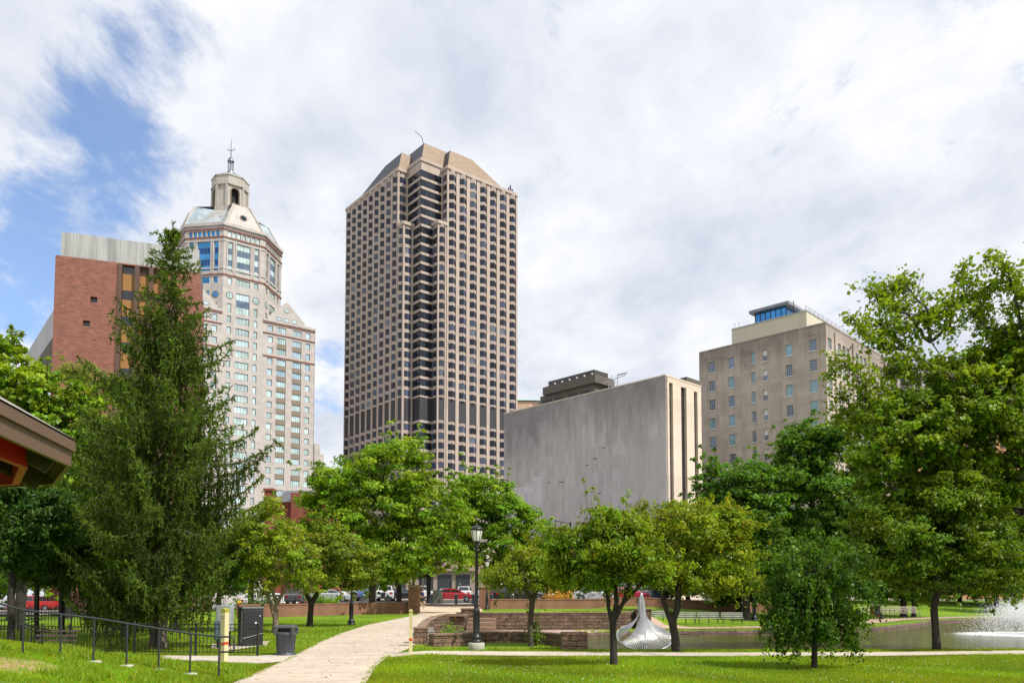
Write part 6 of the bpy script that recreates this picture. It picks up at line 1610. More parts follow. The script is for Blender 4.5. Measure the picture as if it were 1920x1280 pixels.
def wall_strip(name, pts, zb, zt, th, mat, parent, cap=None, capm=None, jag=.0):
    """pts along the visible face, th thickness to the left of travel; zb/zt functions of (x,y) ; real UVs in metres"""
    pts = [Vector(p) for p in pts]; n = len(pts)
    nrm = []
    for i in range(n):
        d = (pts[min(i+1, n-1)]-pts[max(i-1, 0)]).normalized(); nrm.append(Vector((-d.y, d.x)))
    mb = MB(); uv = []
    s = 0; S = [0]
    for a, b in zip(pts[:-1], pts[1:]): s += (b-a).length; S.append(s)
    def q(p, z): return (p.x, p.y, z)
    def add(ps, uvs): mb.face(ps); uv.extend(uvs)
    for i in range(n-1):
        a, b = pts[i], pts[i+1]; c, d = b+nrm[i+1]*th, a+nrm[i]*th
        z0a, z0b, z1a, z1b = zb(a.x, a.y), zb(b.x, b.y), zt(a.x, a.y), zt(b.x, b.y)
        add([q(a,z0a), q(b,z0b), q(b,z1b), q(a,z1a)], [(S[i],z0a),(S[i+1],z0b),(S[i+1],z1b),(S[i],z1a)])
        add([q(c,z0b), q(d,z0a), q(d,z1a), q(c,z1b)], [(S[i+1],z0b),(S[i],z0a),(S[i],z1a),(S[i+1],z1b)])
        add([q(a,z1a), q(b,z1b), q(c,z1b), q(d,z1a)], [(S[i],0),(S[i+1],0),(S[i+1],th),(S[i],th)])
    for i in (0, n-1):
        a = pts[i]; d = a+nrm[i]*th; z0, z1 = zb(a.x, a.y), zt(a.x, a.y); add([q(d,z0), q(a,z0), q(a,z1), q(d,z1)][::1 if i == 0 else -1], [(0,z0),(th,z0),(th,z1),(0,z1)][::1 if i == 0 else -1])
    o = mb.build(name, mat, parent); ul = o.data.uv_layers.new(name='UVMap'); ul.data.foreach_set('uv', np.array(uv, np.float32).ravel())
    if capm:
        cb = MB()
        for i in range(n-1):
            L = (pts[i+1]-pts[i]).length; k = max(1, int(L/cap[2]))
            for j in range(k):
                t0, t1 = j/k+.006, (j+1)/k-.006
                a = pts[i].lerp(pts[i+1], t0); b = pts[i].lerp(pts[i+1], t1); na = nrm[i].lerp(nrm[i+1], t0); nb = nrm[i].lerp(nrm[i+1], t1)
                e = cap[0]; z0 = zt(a.x, a.y); z1 = zt(b.x, b.y); h = cap[1]*random.uniform(.85, 1.1)
                A, B, C_, D = a-na*e, b-nb*e, b+nb*(th+e), a+na*(th+e)
                cb.mesh([q(A,z0+.003), q(B,z1+.003), q(C_,z1+.003), q(D,z0+.003), q(A,z0+h), q(B,z1+h), q(C_,z1+h), q(D,z0+h)], [(0,3,2,1),(4,5,6,7),(0,1,5,4),(1,2,6,5),(2,3,7,6),(3,0,4,7)])
        cb.build('coping', capm, o, bevel=.012)
    return o
sm = stonewall_mat('brownstone_rubble', (.20, .125, .09), (.12, .075, .055), .42, .15)
sm_b = stonewall_mat('brownstone_blocks', (.25, .15, .10), (.15, .10, .07), .48, .17)
capm = stone_mat('brownstone_cap', (.24, .16, .11), .25, stain=.3, scl=3)
# lower curved wall, left corner to the end pier
a = Vector(gp((813,1213))[0]); 
low = [tuple(Vector((a.x, a.y))), (-1.9, 27.35), (0.0, 27.6), (1.1, 27.55)]
low = [gp((813,1212))[0], gp((862,1211))[0], gp((905,1204))[0], gp((960,1203.5))[0], gp((1010,1206))[0], gp((1056,1212))[0]]
r0 = empty('stone_wall', (low[0][0], low[0][1], gz(*low[0])), 'low brownstone wall curving behind the black lamp post to a square end pier', 'wall')
zl = lambda x, y: .40
wall_strip('wall_face', low, lambda x, y: gz(x, y)-.25, zl, .45, sm_b, r0, (.03, .07, .62), capm)
def pier(name, cx, cy, w_, d_, z0, z1, mat, parent, cap=.05, ch=.09, ang=0.):
    c, s_ = math.cos(ang), math.sin(ang); P4 = [Vector((cx+u*c-v*s_, cy+u*s_+v*c)) for u, v in ((-w_/2,-d_/2),(w_/2,-d_/2),(w_/2,d_/2),(-w_/2,d_/2))]
    mb = MB(); uv = []
    for i in range(4):
        a, b = P4[i], P4[(i+1) % 4]; L = (b-a).length; mb.face([(a.x,a.y,z0),(b.x,b.y,z0),(b.x,b.y,z1),(a.x,a.y,z1)]); uv += [(i*3,z0),(i*3+L,z0),(i*3+L,z1),(i*3,z1)]
    mb.face([(p.x,p.y,z1) for p in P4]); uv += [(0,0),(w_,0),(w_,d_),(0,d_)]
    o = mb.build(name, mat, parent); ul = o.data.uv_layers.new(name='UVMap'); ul.data.foreach_set('uv', np.array(uv, np.float32).ravel())
    if cap:
        k = MB(); e = cap; P5 = [Vector((cx+u*c-v*s_, cy+u*s_+v*c)) for u, v in ((-w_/2-e,-d_/2-e),(w_/2+e,-d_/2-e),(w_/2+e,d_/2+e),(-w_/2-e,d_/2+e))]; k.prism([(p.x, p.y) for p in P5], z1+.002, z1+ch); k.build('coping', capm, o, bevel=.015)
    return o
e = gp((1078,1217))[0]; pier('end_pier', e[0], e[1]+.35, .82, .8, -.3, .58, sm_b, r0, 0)
# upper retaining wall
r1 = empty('retaining_wall', (UW[0][0], UW[0][1], .2), 'long brownstone retaining wall below the upper lawn, behind the small cherry', 'wall')
upts = [(-2.6,37.15),(-1,37.3),(1,37.5),(3,37.8),(5.4,38.25),(6.4,39.4),(6.6,40.4)]
wall_strip('wall_face', upts, lambda x, y: -.05, lambda x, y: .97, .4, sm, r1, (.02, .06, .9), capm)
pier('pier', -1.95, 37.0, .75, .6, .1, 1.16, sm, r1, .03, .07); pier('pier', 6.3, 38.8, .7, .7, -.05, 1.12, sm, r1, .03, .07)
# curved wall round the bench nook: back side is the path
r2 = empty('nook_wall', (gp((776,1208))[0][0], gp((776,1208))[0][1], 0), 'curved brownstone wall round the two black benches beside the path', 'wall')
def NP(px, py, z):                                          # point on a horizontal plane z
    a, b = ray(px, py); Y = (z-CAMH)/b; return (a*Y, Y)
nook = [NP(796,1212,0), NP(775,1209,0), NP(772,1196,.25)]
pts2 = [(float(np.interp(y, NKY, NKX))+.36, y) for y in np.linspace(28.5, 34., 8)]+[(-3.52, 34.9), (-3.3, 35.6), (-2.95, 36.0), (-2.6, 36.15)]
wall_strip('wall_face', pts2, lambda x, y: -.5, lambda x, y: float(np.interp(y, [28.5, 31, 34, 36.1], [.14, .22, .50, .93])), .36, sm, r2, (.02, .05, .5), capm)
pier('pier', NP(787,1211,0)[0], NP(787,1211,0)[1]+.3, .5, .6, -.15, .6, sm_b, r2, .02, .06, .1)
pier('pier', -2.35, 34.3, .6, .55, -.4, .92, sm, r2, .16, .1, .1)
# steps between the pier and the retaining wall
r3 = empty('stone_steps', (-2.2, 34.0, .2), 'four worn brownstone steps rising to the path beside the retaining wall', 'steps')
for k in range(4):
    mb = MB(); y0 = 34.0+k*.62; z = .28+k*.17; mb.box((-1.98, y0, z-.5), (-.95+.08*k, y0+.68, z)); mb.build('step', capm, r3, bevel=.02)
# pond edging stones on the far bank
bank_m = stonewall_mat('bank_stone', (.21, .15, .11), (.14, .10, .08), .7, .22)
r4 = empty('pond_edging', (POND[9][0], POND[9][1], 0), 'rough brown stone edging along the far bank of the pond', 'stone edging')
bp = [tuple(p) for p in off(POND, .02)]; line = []
for i in range(6, 18):
    a, b = np.array(bp[i]), np.array(bp[(i+1) % 18]); k = max(1, int(np.hypot(*(b-a))/1.5))
    for j in range(k): line.append(tuple(a+(b-a)*j/k))
wall_strip('edging_face', line, lambda x, y: -.5, lambda x, y: .13, .35 if False else -.35, bank_m, r4)

# brown low walls and gate pillars
bw = stone_mat('brownstone_ashlar', (.27, .135, .085), .10, course=(.62, 1.2, .012), cdark=.8, stain=.3, scl=.8)
bw_cap = stone_mat('pillar_cap_stone', (.38, .28, .19), .1, stain=.2)
def gate_pillar(label, px, Y, wpx, ytop, ybase, grp):
    x = ray(px, ybase)[0]*Y; z0 = gz(x, Y); zt = P(px, ytop, Y).z; w_ = wpx*Y/F; root = empty('gate_pillar', (x, Y, z0), label, 'pillar', grp)
    mb = MB(); mb.box((x-w_/2, Y-.2, z0-.3), (x+w_/2, Y+w_-.2, zt-.16)); mb.build('shaft', bw, root, bevel=.02)
    mb = MB(); e = .06; mb.box((x-w_/2-e, Y-.2-e, zt-.157), (x+w_/2+e, Y+w_-.2+e, zt-.03)); mb.box((x-w_/2, Y-.2, zt-.028), (x+w_/2, Y+w_-.2, zt)); mb.build('cap', bw_cap, root, bevel=.02)
    return x, w_
gp1 = gate_pillar('brown stone gate pillar at the left of the path gap, beside the jogger', 776, 57, 20, 1096, 1149, 'gate pillars')
gp2 = gate_pillar('sunlit brown stone gate pillar right of the path, behind the lamp post', 908, 57.5, 19, 1097, 1144, 'gate pillars')
def brown_wall(label, pts, h, cap=.1):
    root = empty('boundary_wall', (pts[0][0], pts[0][1], gz(*pts[0])), label, 'wall')
    P_ = []
    for a, b in zip(pts[:-1], pts[1:]):
        k = max(1, int(math.hypot(b[0]-a[0], b[1]-a[1])/2.))
        for j in range(k): P_.append((a[0]+(b[0]-a[0])*j/k, a[1]+(b[1]-a[1])*j/k))
    P_.append(pts[-1]); zf = lambda x, y: gz(x, y)+h-cap
    wall_strip('wall_face', P_, lambda x, y: gz(x, y)-.3, zf, .4, bw, root, (.03, cap, 1.6), bw)
brown_wall('low brown wall left of the gate, behind the big tree trunk', [(-16.8,49.5),(-13,52.5),(gp1[0]-gp1[1]/2-.05,57.1)], .82)
brown_wall('low sunlit brown wall right of the gate below the parked cars', [(gp2[0]+gp2[1]/2+.05,57.6),(4,59.5),(12,61.5),(24,66)], .72)
for k, (px, lab) in enumerate(((384,'short brown pier ending the iron fence, seen right of the spruce trunks'),)):
    Y = 66.; x = ray(px, 1150)[0]*Y; root = empty('fence_pier', (x, Y, gz(x, Y)), lab, 'pillar'); mb = MB(); mb.box((x-.35, Y, gz(x, Y)-.3), (x+.35, Y+.7, gz(x, Y)+1.0)); mb.build('shaft', bw, root); mb = MB(); mb.box((x-.4, Y-.05, gz(x, Y)+1.003), (x+.4, Y+.75, gz(x, Y)+1.1)); mb.build('cap', bw_cap, root)

# ------------------------------------------------------------------ lamps
lamp_glass = simple('lamp_glass_frosted', (.78, .76, .68), .25, bmp=0, var=.05)
def park_lamp():
    """4.2 m post with lantern, origin at the ground"""
    root = empty('lamp_post', (0,0,0))
    mb = MB(); mb.lathe([(.22,0),(.22,.07),(.19,.10),(.185,.16),(.20,.18),(.15,.25),(.115,.30),(.11,.40),(.115,.44),(.10,.47),(.10,1.05),(.125,1.10),(.125,1.17),(.085,1.24),(.075,1.30),(.095,1.34),(.066,1.42),(.058,1.5),(.050,3.42),(.075,3.45),(.055,3.50),(.05,3.58),(.12,3.66),(.125,3.70)], n=20)
    for k in range(8): a = k*math.pi/4; mb.bar((math.cos(a)*.102, math.sin(a)*.102, .48), (math.cos(a)*.102, math.sin(a)*.102, 1.05), .03)
    mb.build('post', black_iron, root)
    lt = MB(); lt.lathe([(.115,3.702),(.165,3.85),(.195,4.02),(.20,4.10)], n=16); lo = lt.build('lantern', lamp_glass, root)
    rb = MB()
    for k in range(8):
        a = k*math.pi/4; pts = [(math.cos(a)*r, math.sin(a)*r, z) for r, z in ((.12,3.70),(.172,3.85),(.203,4.02),(.208,4.10))]; rb.tube(pts, .009, 5)
    rb.lathe([(.20,4.10),(.235,4.12),(.235,4.15),(.20,4.19),(.13,4.25),(.05,4.28),(.03,4.30),(.035,4.33),(.01,4.37)], n=20); rb.lathe([(.20,4.09),(.215,4.09),(.215,4.11),(.20,4.11)], n=16); rb.build('lantern_cap', black_iron, root)
    return root
lamp0 = park_lamp()
def place(o, x, y, z=None, rz=0., s=1., label=None, cat=None, group=None):
    o.location = (x, y, gz(x, y) if z is None else z); o.rotation_euler = (0,0,rz); o.scale = (s,)*3; tag(o, label, cat, group); return o
g0 = G(893,1217)
fb = MB(); fb.lathe([(.27,-.1),(.285,0),(.285,.18),(.265,.22),(.25,.225)], n=24); 
place(lamp0, g0.x, g0.y+.05, g0.z+.22, 0, 1.0, 'tall black lamp post with frosted lantern on a round concrete footing', 'lamp post', 'park lamp posts')
# match the height of the photograph's post
top = P(888, 980, lamp0.location.y); s_ = (top.z-lamp0.location.z)/4.37; lamp0.scale = (s_*1.05, s_*1.05, s_); print('lamp scale', s_)
fo = fb.build('footing', stone_mat('footing_concrete', (.48, .45, .38), .1, stain=.2, scl=3), lamp0, off=(0,0,.22))
def lamp_at(px, py_base, Y, label, ptop=None):
    o = copy_tree(lamp0); x = ray(px, 1120)[0]*Y; z = gz(x, Y)
    for ch in list(o.children):
        if ch.name.startswith('footing'): bpy.data.objects.remove(ch)
    s = 1.08
    if ptop: s = (P(px, ptop, Y).z-z)/4.37
    place(o, x, Y, z, 0, s, label, 'lamp post', 'park lamp posts'); return o
lamp_at(913, 1148, 53, 'black lamp post right of the sunlit gate pillar', 1047)
lamp_at(659, 1178, 41.5, 'slim black lamp post on the left lawn with its head lost in leaves', 1020)
lamp_at(1414, 1163, 52, 'black lamp post at the right end of the white benches', 1030)
lamp_at(1712, 1153, 66, 'black lamp post beside the weathered benches, below the leaning tree crown', 1045)
lamp_at(1849, 1143, 76, 'black lamp post far off between two trunks left of the fountain', 1060)
# hooked street lamp
def street_lamp(label, px, Y, ytop, arm=-1, sc=1., grp=None):
    x = ray(px, 1100)[0]*Y; z = gz(x, Y); h = P(px, ytop, Y).z-z; root = empty('street_lamp', (x, Y, z), label, 'street lamp', grp)
    mb = MB(); mb.lathe([(.16,0),(.16,.3),(.10,.5),(.09,h*.5),(.07,h),(.11,h+.02),(.11,h+.12),(.02,h+.2)], (x, Y, z), 12); mb.build('pole', black_iron, root)
    ar = MB(); L = 1.45*sc; ar.tube([(x, Y, z+h-.1), (x+arm*L*.4, Y, z+h+.12), (x+arm*L*.8, Y, z+h+.22), (x+arm*L, Y, z+h+.2)], .04, 6); ar.tube([(x+arm*L, Y, z+h+.35), (x+arm*L, Y, z+h-.2)], .045, 6); ar.build('arm', black_iron, root)
    hd = MB(); hd.lathe([(.32,-.62),(.33,-.55),(.24,-.36),(.12,-.28),(.08,-.15),(.02,-.12)], (x+arm*L, Y, z+h), 14); ho = hd.build('lamp_head', black_iron, root); g = MB(); g.lathe([(.02,-.72),(.2,-.70),(.28,-.63),(.30,-.625)], (x+arm*L, Y, z+h), 14); g.build('lens', lamp_glass, ho)
street_lamp('tall black street lamp with hooked arm in front of the grey marble wall', 1070, 78, 981, -1)
street_lamp('small distant street lamp with short arm above the red parked car', 846, 100, 1088, 1, .7)

# ------------------------------------------------------------------ benches
def bench(L=1.55, slat=None, arms=True):
    root = empty('park_bench', (0,0,0)); fe = black_iron
    s = MB()
    for k in range(5): s.box((-L/2, -.02+k*.088-.40, .43), (L/2, .055+k*.088-.40, .46))
    s.build('seat', slat, root, bevel=.005)
    b = MB()
    for k in range(3):
        y = .06+k*.05; z = .56+k*.145; b.bar((-L/2, y, z+.03), (L/2, y, z+.03), .028, .07)
    b.build('backrest', slat, root)
    for sx_ in (-L/2+.12, 0, L/2-.12) if L > 1.6 else (-L/2+.12, L/2-.12):
        m = MB(); x = sx_
        m.tube([(x,-.40,0),(x,-.36,.22),(x,-.38,.42)], .018, 6); m.tube([(x,.16,0),(x,.04,.25),(x,.04,.44),(x,.19,.92)], .018, 6)
        m.bar((x,-.40,.41),(x,.05,.41), .03); m.tube([(x,-.36,.2),(x,-.16,.30),(x,.04,.22)], .012, 5)
        if arms: m.tube([(x,-.36,.42),(x,-.38,.62),(x,-.28,.68),(x,.02,.66),(x,.10,.64)], .016, 6)
        m.build('leg', fe, root)
    return root
white_slat = simple('pale_grey_slats', (.50, .49, .45), .6, 0, .15, 6, .2, scl=(1,20,20)); grey_slat = simple('weathered_slats', (.42, .36, .29), .7, 0, .25, 6, .2, scl=(1,20,20)); dark_slat = simple('dark_brown_slats', (.11, .075, .06), .6, 0, .3, 6, .2, scl=(1,20,20)); grey2 = simple('silver_grey_slats', (.30, .28, .27), .45, 0, .2, 6, .2)
b0 = bench(1.7, white_slat)
WB = [(1190,'leftmost pale bench on the far bank, partly behind the steel sculpture'),(1297,'pale slatted bench just left of the middle of the far-bank row, beside the forked cherry trunk'),(1342,'third pale slatted bench of the row on the far bank'),(1376,'rightmost pale slatted bench of the row on the far bank')]
for i, (px, lab) in enumerate([(1243,'pale slatted bench seen through the fork of the cherry trunk'),(1285,'pale slatted bench just right of the forked cherry trunk'),(1328,'pale slatted bench, second from the right of the bank row'),(1373,'pale slatted bench at the right end of the bank row')]):
    o = b0 if i == 0 else copy_tree(b0); Y = 46.5+i*.35; place(o, ray(px, 1160)[0]*Y, Y, None, R_(-4), .74, lab, 'bench', 'pale benches on the far bank')
def remat(o, old, new):
    for ch in o.children_recursive:
        for sl in ch.material_slots:
            if sl.material == old: sl.link = 'OBJECT'; sl.material = new
for i, (px, Y, rz, lab) in enumerate([(1655,60.2,10,'weathered bench beside the sitter in red'),(1678,60.8,12,'middle weathered bench of the far bank trio'),(1703,61.5,14,'rightmost weathered bench, nearest the far lamp post')]):
    o = copy_tree(b0); place(o, ray(px, 1150)[0]*Y, Y, None, R_(rz), 1., lab, 'bench', 'weathered benches on the far bank'); remat(o, white_slat, grey_slat)
nb1 = bench(1.45, grey2); place(nb1, -3.05, 30.0, None, R_(74), .86, 'nearer black iron bench with grey slats inside the curved stone wall', 'bench', 'benches in the stone nook')
nb2 = copy_tree(nb1); place(nb2, -3.35, 32.3, None, R_(66), .86, 'farther black iron bench with grey slats inside the curved stone wall', 'bench', 'benches in the stone nook')
db = bench(1.35, dark_slat); qx = P(102, 1200, 21.8); place(db, qx.x, 21.8, gz(qx.x, 21.8)+.02, R_(180-6), .86, 'dark brown wooden bench seen from behind the sloping handrail', 'bench')
db.rotation_euler = (0,0,R_(-4))

# ------------------------------------------------------------------ iron fences and handrail
def fence(label, pts, h=.95, gap=.115, post=2.0, bw_=.014, name='iron_fence', top2=.12, zoff=0):
    pts = [Vector(p) for p in pts]; root = empty(name, (pts[0].x, pts[0].y, gz(pts[0].x, pts[0].y)), label, 'fence'); 
    rl = MB(); pk = MB()
    for a, b in zip(pts[:-1], pts[1:]):
        L = (b-a).length; n = max(1, round(L/post))
        for k in range(n+1):
            if k == n and b != pts[-1]: continue
            p = a.lerp(b, k/n); z = gz(p.x, p.y)+zoff; m = MB(); m.box((p.x-.028, p.y-.028, z-.1), (p.x+.028, p.y+.028, z+h+.03)); m.lathe([(.034, z+h+.03), (.034, z+h+.05), (.0, z+h+.08)], (p.x, p.y, 0), 4); m.build('post', black_iron, root)
        for k in range(n):
            p = a.lerp(b, k/n); q = a.lerp(b, (k+1)/n); zp, zq = gz(p.x, p.y)+zoff, gz(q.x, q.y)+zoff
            for hh in (h, h-top2, .12): rl.bar((p.x,p.y,zp+hh), (q.x,q.y,zq+hh), .032, .022)
            m = int(L/n/gap)
            for j in range(1, m): t = j/m; s = p.lerp(q, t); zs = zp+(zq-zp)*t; pk.bar((s.x,s.y,zs+.08), (s.x,s.y,zs+h), bw_)
    rl.build('rail', black_iron, root); pk.build('pickets', black_iron, root); return root
fA = G(484,1230); fB = G(240,1226)
fence('black iron picket fence with square posts in front of the utility cabinet', [(fA.x-.02, fA.y), (P(243,1200,23.6).x, 23.9)], .93)
fence('dark iron picket fence running behind the park bench at the left', [(P(240,1200,23.9).x-.1, 24.0), (-13.5, 24.6), (-20, 25.5)], .82, .11, 1.6)
fence('distant low iron fence along the footway behind the spruce', [(-36, 60), (-24.5, 62.5)], 1.0, .16, 2.4, .03)
fence('distant iron fence by the road above the utility cabinet', [(-21.5, 63), (-15.5, 66)], 1.0, .2, 2., .03)
fence('iron fence in the shade beyond the dark trunks at the far left', [(-24.5, 36), (-16, 38)], 1.0, .13, 2., .02)
def handrail():
    posts = [(43,1213),(113,1230),(175,1240),(237,1245),(297,1253),(356,1258),(410,1265)]
    root = empty('handrail', tuple(G(410,1262)), 'grey sloping pipe handrail descending across the grass from the left edge', 'handrail'); tops = []
    pts = []
    for k, (px, py) in enumerate(posts):
        Y = 16.6+k*.17; x = ray(px, py)[0]*Y; z = gz(x, Y); zt = {0:1143,1:1151,2:1158,3:1168,4:1178,5:1187,6:1193}[k]; t = P(px+2, zt, Y); m = MB(); m.tube([(x, Y, z-.1), (t.x, Y, t.z)], .021 if k < 6 else .024, 8); m.build('post', rail_m, root); tops.append(t)
        f = MB(); f.lathe([(.16, -.08), (.15, .02), (.0, .025)], (x, Y, z), 10); 
        if k in (1, 2, 3, 4, 5): f.build('post_footing', MATS['footing_concrete'], root)
    a = P(-30, 1123, 16.4); m = MB(); t6 = tops[-1]; m.tube([a]+tops+[t6+Vector((.26,.02,-.0)), t6+Vector((.31,.02,-.05)), t6+Vector((.31,.02,-.28)), t6+Vector((.26,.02,-.33)), t6+Vector((.0,.02,-.33))], .021, 8); m.build('rail', rail_m, root)
rail_m = metal_paint('grey_rail_paint', (.03, .033, .04), .4)
handrail()
def curved_rail():
    root = empty('ramp_railing', tuple(P(52, 1205, 20.3)), 'curved black railing of the ramp behind the first handrail post', 'railing')
    m = MB(); Y = 20.4
    for k in range(2): m.tube([P(45,1166+k*6,Y), P(58,1174+k*6,Y), P(72,1177+k*6,Y+.4), P(95,1181+k*4,Y+1.4)], .02, 6); m.tube([P(45,1163+k*7,Y), P(62,1158+k*6,Y), P(82,1152+k*6,Y)], .014, 6)
    m.build('rail', black_iron, root)
    for px in (46, 60, 80): q = P(px, 1160, Y); m = MB(); m.tube([(q.x, Y, gz(q.x, Y)-.1), (q.x, Y, q.z-.12)], .018, 6); m.build('post', black_iron, root)
curved_rail()

# ------------------------------------------------------------------ signs
cream = simple('cream_paint', (.62, .55, .30), .55, 0, .06, 4, .05); olive = simple('olive_paint', (.30, .29, .02), .5, 0, .1, 4, 0); redp = simple('red_band_paint', (.52, .07, .015), .5, 0, .1, 4, 0); ink = simple('dark_lettering', (.07, .03, .015), .6, bmp=0); faint = simple('faint_lettering', (.38, .31, .14), .6, bmp=0); pale_ink = simple('pale_lettering', (.75, .75, .5), .6, bmp=0)
def text(name, s, size, mat, parent, M_, align='CENTER', ext=.001):
    c = bpy.data.curves.new(name, 'FONT'); c.body = s; c.size = size; c.align_x = align; c.align_y = 'CENTER'; c.extrude = ext; c.materials.append(mat)
    t_ = bpy.data.objects.new(name, c); COL.objects.link(t_); bpy.context.view_layer.update(); me = bpy.data.meshes.new_from_object(t_.evaluated_get(bpy.context.evaluated_depsgraph_get())); bpy.data.objects.remove(t_)
    o = bpy.data.objects.new(name, me); COL.objects.link(o); o.parent = parent; o.matrix_local = M_; return o
def totem(label, base, w_, h, rot, lines=None, column=None):
    g = G(*base); root = empty('sign_post', tuple(g), label, 'sign'); root.rotation_euler = (0, 0, rot); o = root; off0 = (0,0,0)
    mb = MB(); q = w_/2; mb.prism([(-q,-q),(q,-q),(q,q),(-q,q)], -.1, h*.955-.06); mb.build('post', cream, root, off=off0, bevel=.006)
    mb = MB(); z0 = h*.955-.058; e = q+.003
    mb.prism([(-e,-e),(e,-e),(e,e),(-e,e)], z0, z0+.07)
    t = z0+.115; mb.face([(-e,-e,z0+.07),(e,-e,z0+.07),(0,-e,t)]); mb.face([(e,e,z0+.07),(-e,e,z0+.07),(0,e,t)]); mb.face([(-e,-e,z0+.071),(0,-e,t),(0,e,t),(-e,e,z0+.071)]); mb.face([(0,-e,t),(e,-e,z0+.071),(e,e,z0+.071),(0,e,t)])
    mb.build('cap', olive if lines else cream, root, off=off0)
    if not lines: mb = MB(); mb.prism([(-e-.002,-e-.002),(e+.002,-e-.002),(e+.002,e+.002),(-e-.002,e+.002)], z0-.02, z0+.045); mb.build('cap_band', olive, root, off=off0)
    mb = MB(); e = q+.004; zb = h*.30; sl = .035 if lines else 0
    v = [(-e,-e,zb-sl*0),(e,-e,zb+sl),(e,e,zb+sl),(-e,e,zb),(-e,-e,zb+.075),(e,-e,zb+.075+sl),(e,e,zb+.075+sl),(-e,e,zb+.075)]
    mb.mesh(v, [(0,3,2,1),(4,5,6,7),(0,1,5,4),(1,2,6,5),(2,3,7,6),(3,0,4,7)]); mb.build('red_band', redp, root, off=off0)
    Rt = Matrix.Rotation(math.pi/2, 4, 'X')
    if lines:
        for s, z, sz, mt in lines: text('lettering', s, sz, mt, root, Matrix.Translation((0, -q-.003, h*z)) @ Rt)
        text('symbol', '4', .05, pale_ink, root, Matrix.Translation((0, -q-.005, h*.955)) @ Rt)
    if column:
        for k, ch in enumerate(column): text('lettering', ch, .062, olive, root, Matrix.Translation((0, -q-.003, h*(.845-.05*k*1.06))) @ Rt)
    mb = MB(); mb.box((-.14, -.14, -.06), (.16, .14, .015)); mb.build('footing', MATS['footing_concrete'], root, off=off0, bevel=.01)
    return root
totem('cream sign post with olive cap and two words of dark lettering beside the fence end', (420,1241), .15, 1.46, R_(-25),
      [('Bushnell', .84, .042, ink), ('Pavilion', .80, .042, ink)]+[('walking trail map', .745-.028*k, .017, faint) for k in range(9)])
totem('slim cream sign post with a column of olive letters where the two paths meet', (770,1226.5), .105, 1.37, R_(8), None, 'MUSEUM')

# ------------------------------------------------------------------ rubbish bin
def bin_():
    g = G(531,1229); x, y, z = g; y += .25; root = empty('litter_bin', (x, y, z), 'grey plastic litter bin with domed four-way lid at the path edge', 'litter bin')
    gp_ = metal_paint('grey_plastic', (.055, .062, .072), .42); R = .265
    mb = MB(); mb.lathe([(.30,0),(.31,.02),(.31,.06),(.245,.07),(.25,.10),(.285,.60),(.305,.61),(.305,.66),(.27,.665)], (x, y, z), 28); 
    for k in range(14): a = k*2*math.pi/14; mb.bar((x+math.cos(a)*.252, y+math.sin(a)*.252, z+.1), (x+math.cos(a)*.286, y+math.sin(a)*.286, z+.6), .02)
    mb.build('body', gp_, root)
    ld = MB(); q = .30
    ld.mesh([(x-q,y-q,z+.86),(x+q,y-q,z+.86),(x+q,y+q,z+.86),(x-q,y+q,z+.86),(x-q,y-q,z+.80),(x+q,y-q,z+.80),(x+q,y+q,z+.80),(x-q,y+q,z+.80),(x-q*.7,y-q*.7,z+.90),(x+q*.7,y-q*.7,z+.90),(x+q*.7,y+q*.7,z+.90),(x-q*.7,y+q*.7,z+.90)],
            [(0,1,9,8),(1,2,10,9),(2,3,11,10),(3,0,8,11),(8,9,10,11),(0,4,5,1),(1,5,6,2),(2,6,7,3),(3,7,4,0),(7,6,5,4)])
    for sx_, sy_ in ((-1,-1),(1,-1),(1,1),(-1,1)): ld.bar((x+sx_*q*.88, y+sy_*q*.88, z+.80), (x+sx_*q*.80, y+sy_*q*.80, z+.62), .10)
    ld.box((x-.27, y-.27, z+.64), (x+.27, y+.27, z+.70)); lo = ld.build('lid', gp_, root, bevel=.03)
    m = MB(); m.box((x-.2, y-.2, z+.70), (x+.2, y+.2, z+.79)); m.build('opening', dark_void, lo)
    root.rotation_euler = (0,0,0)
bin_()
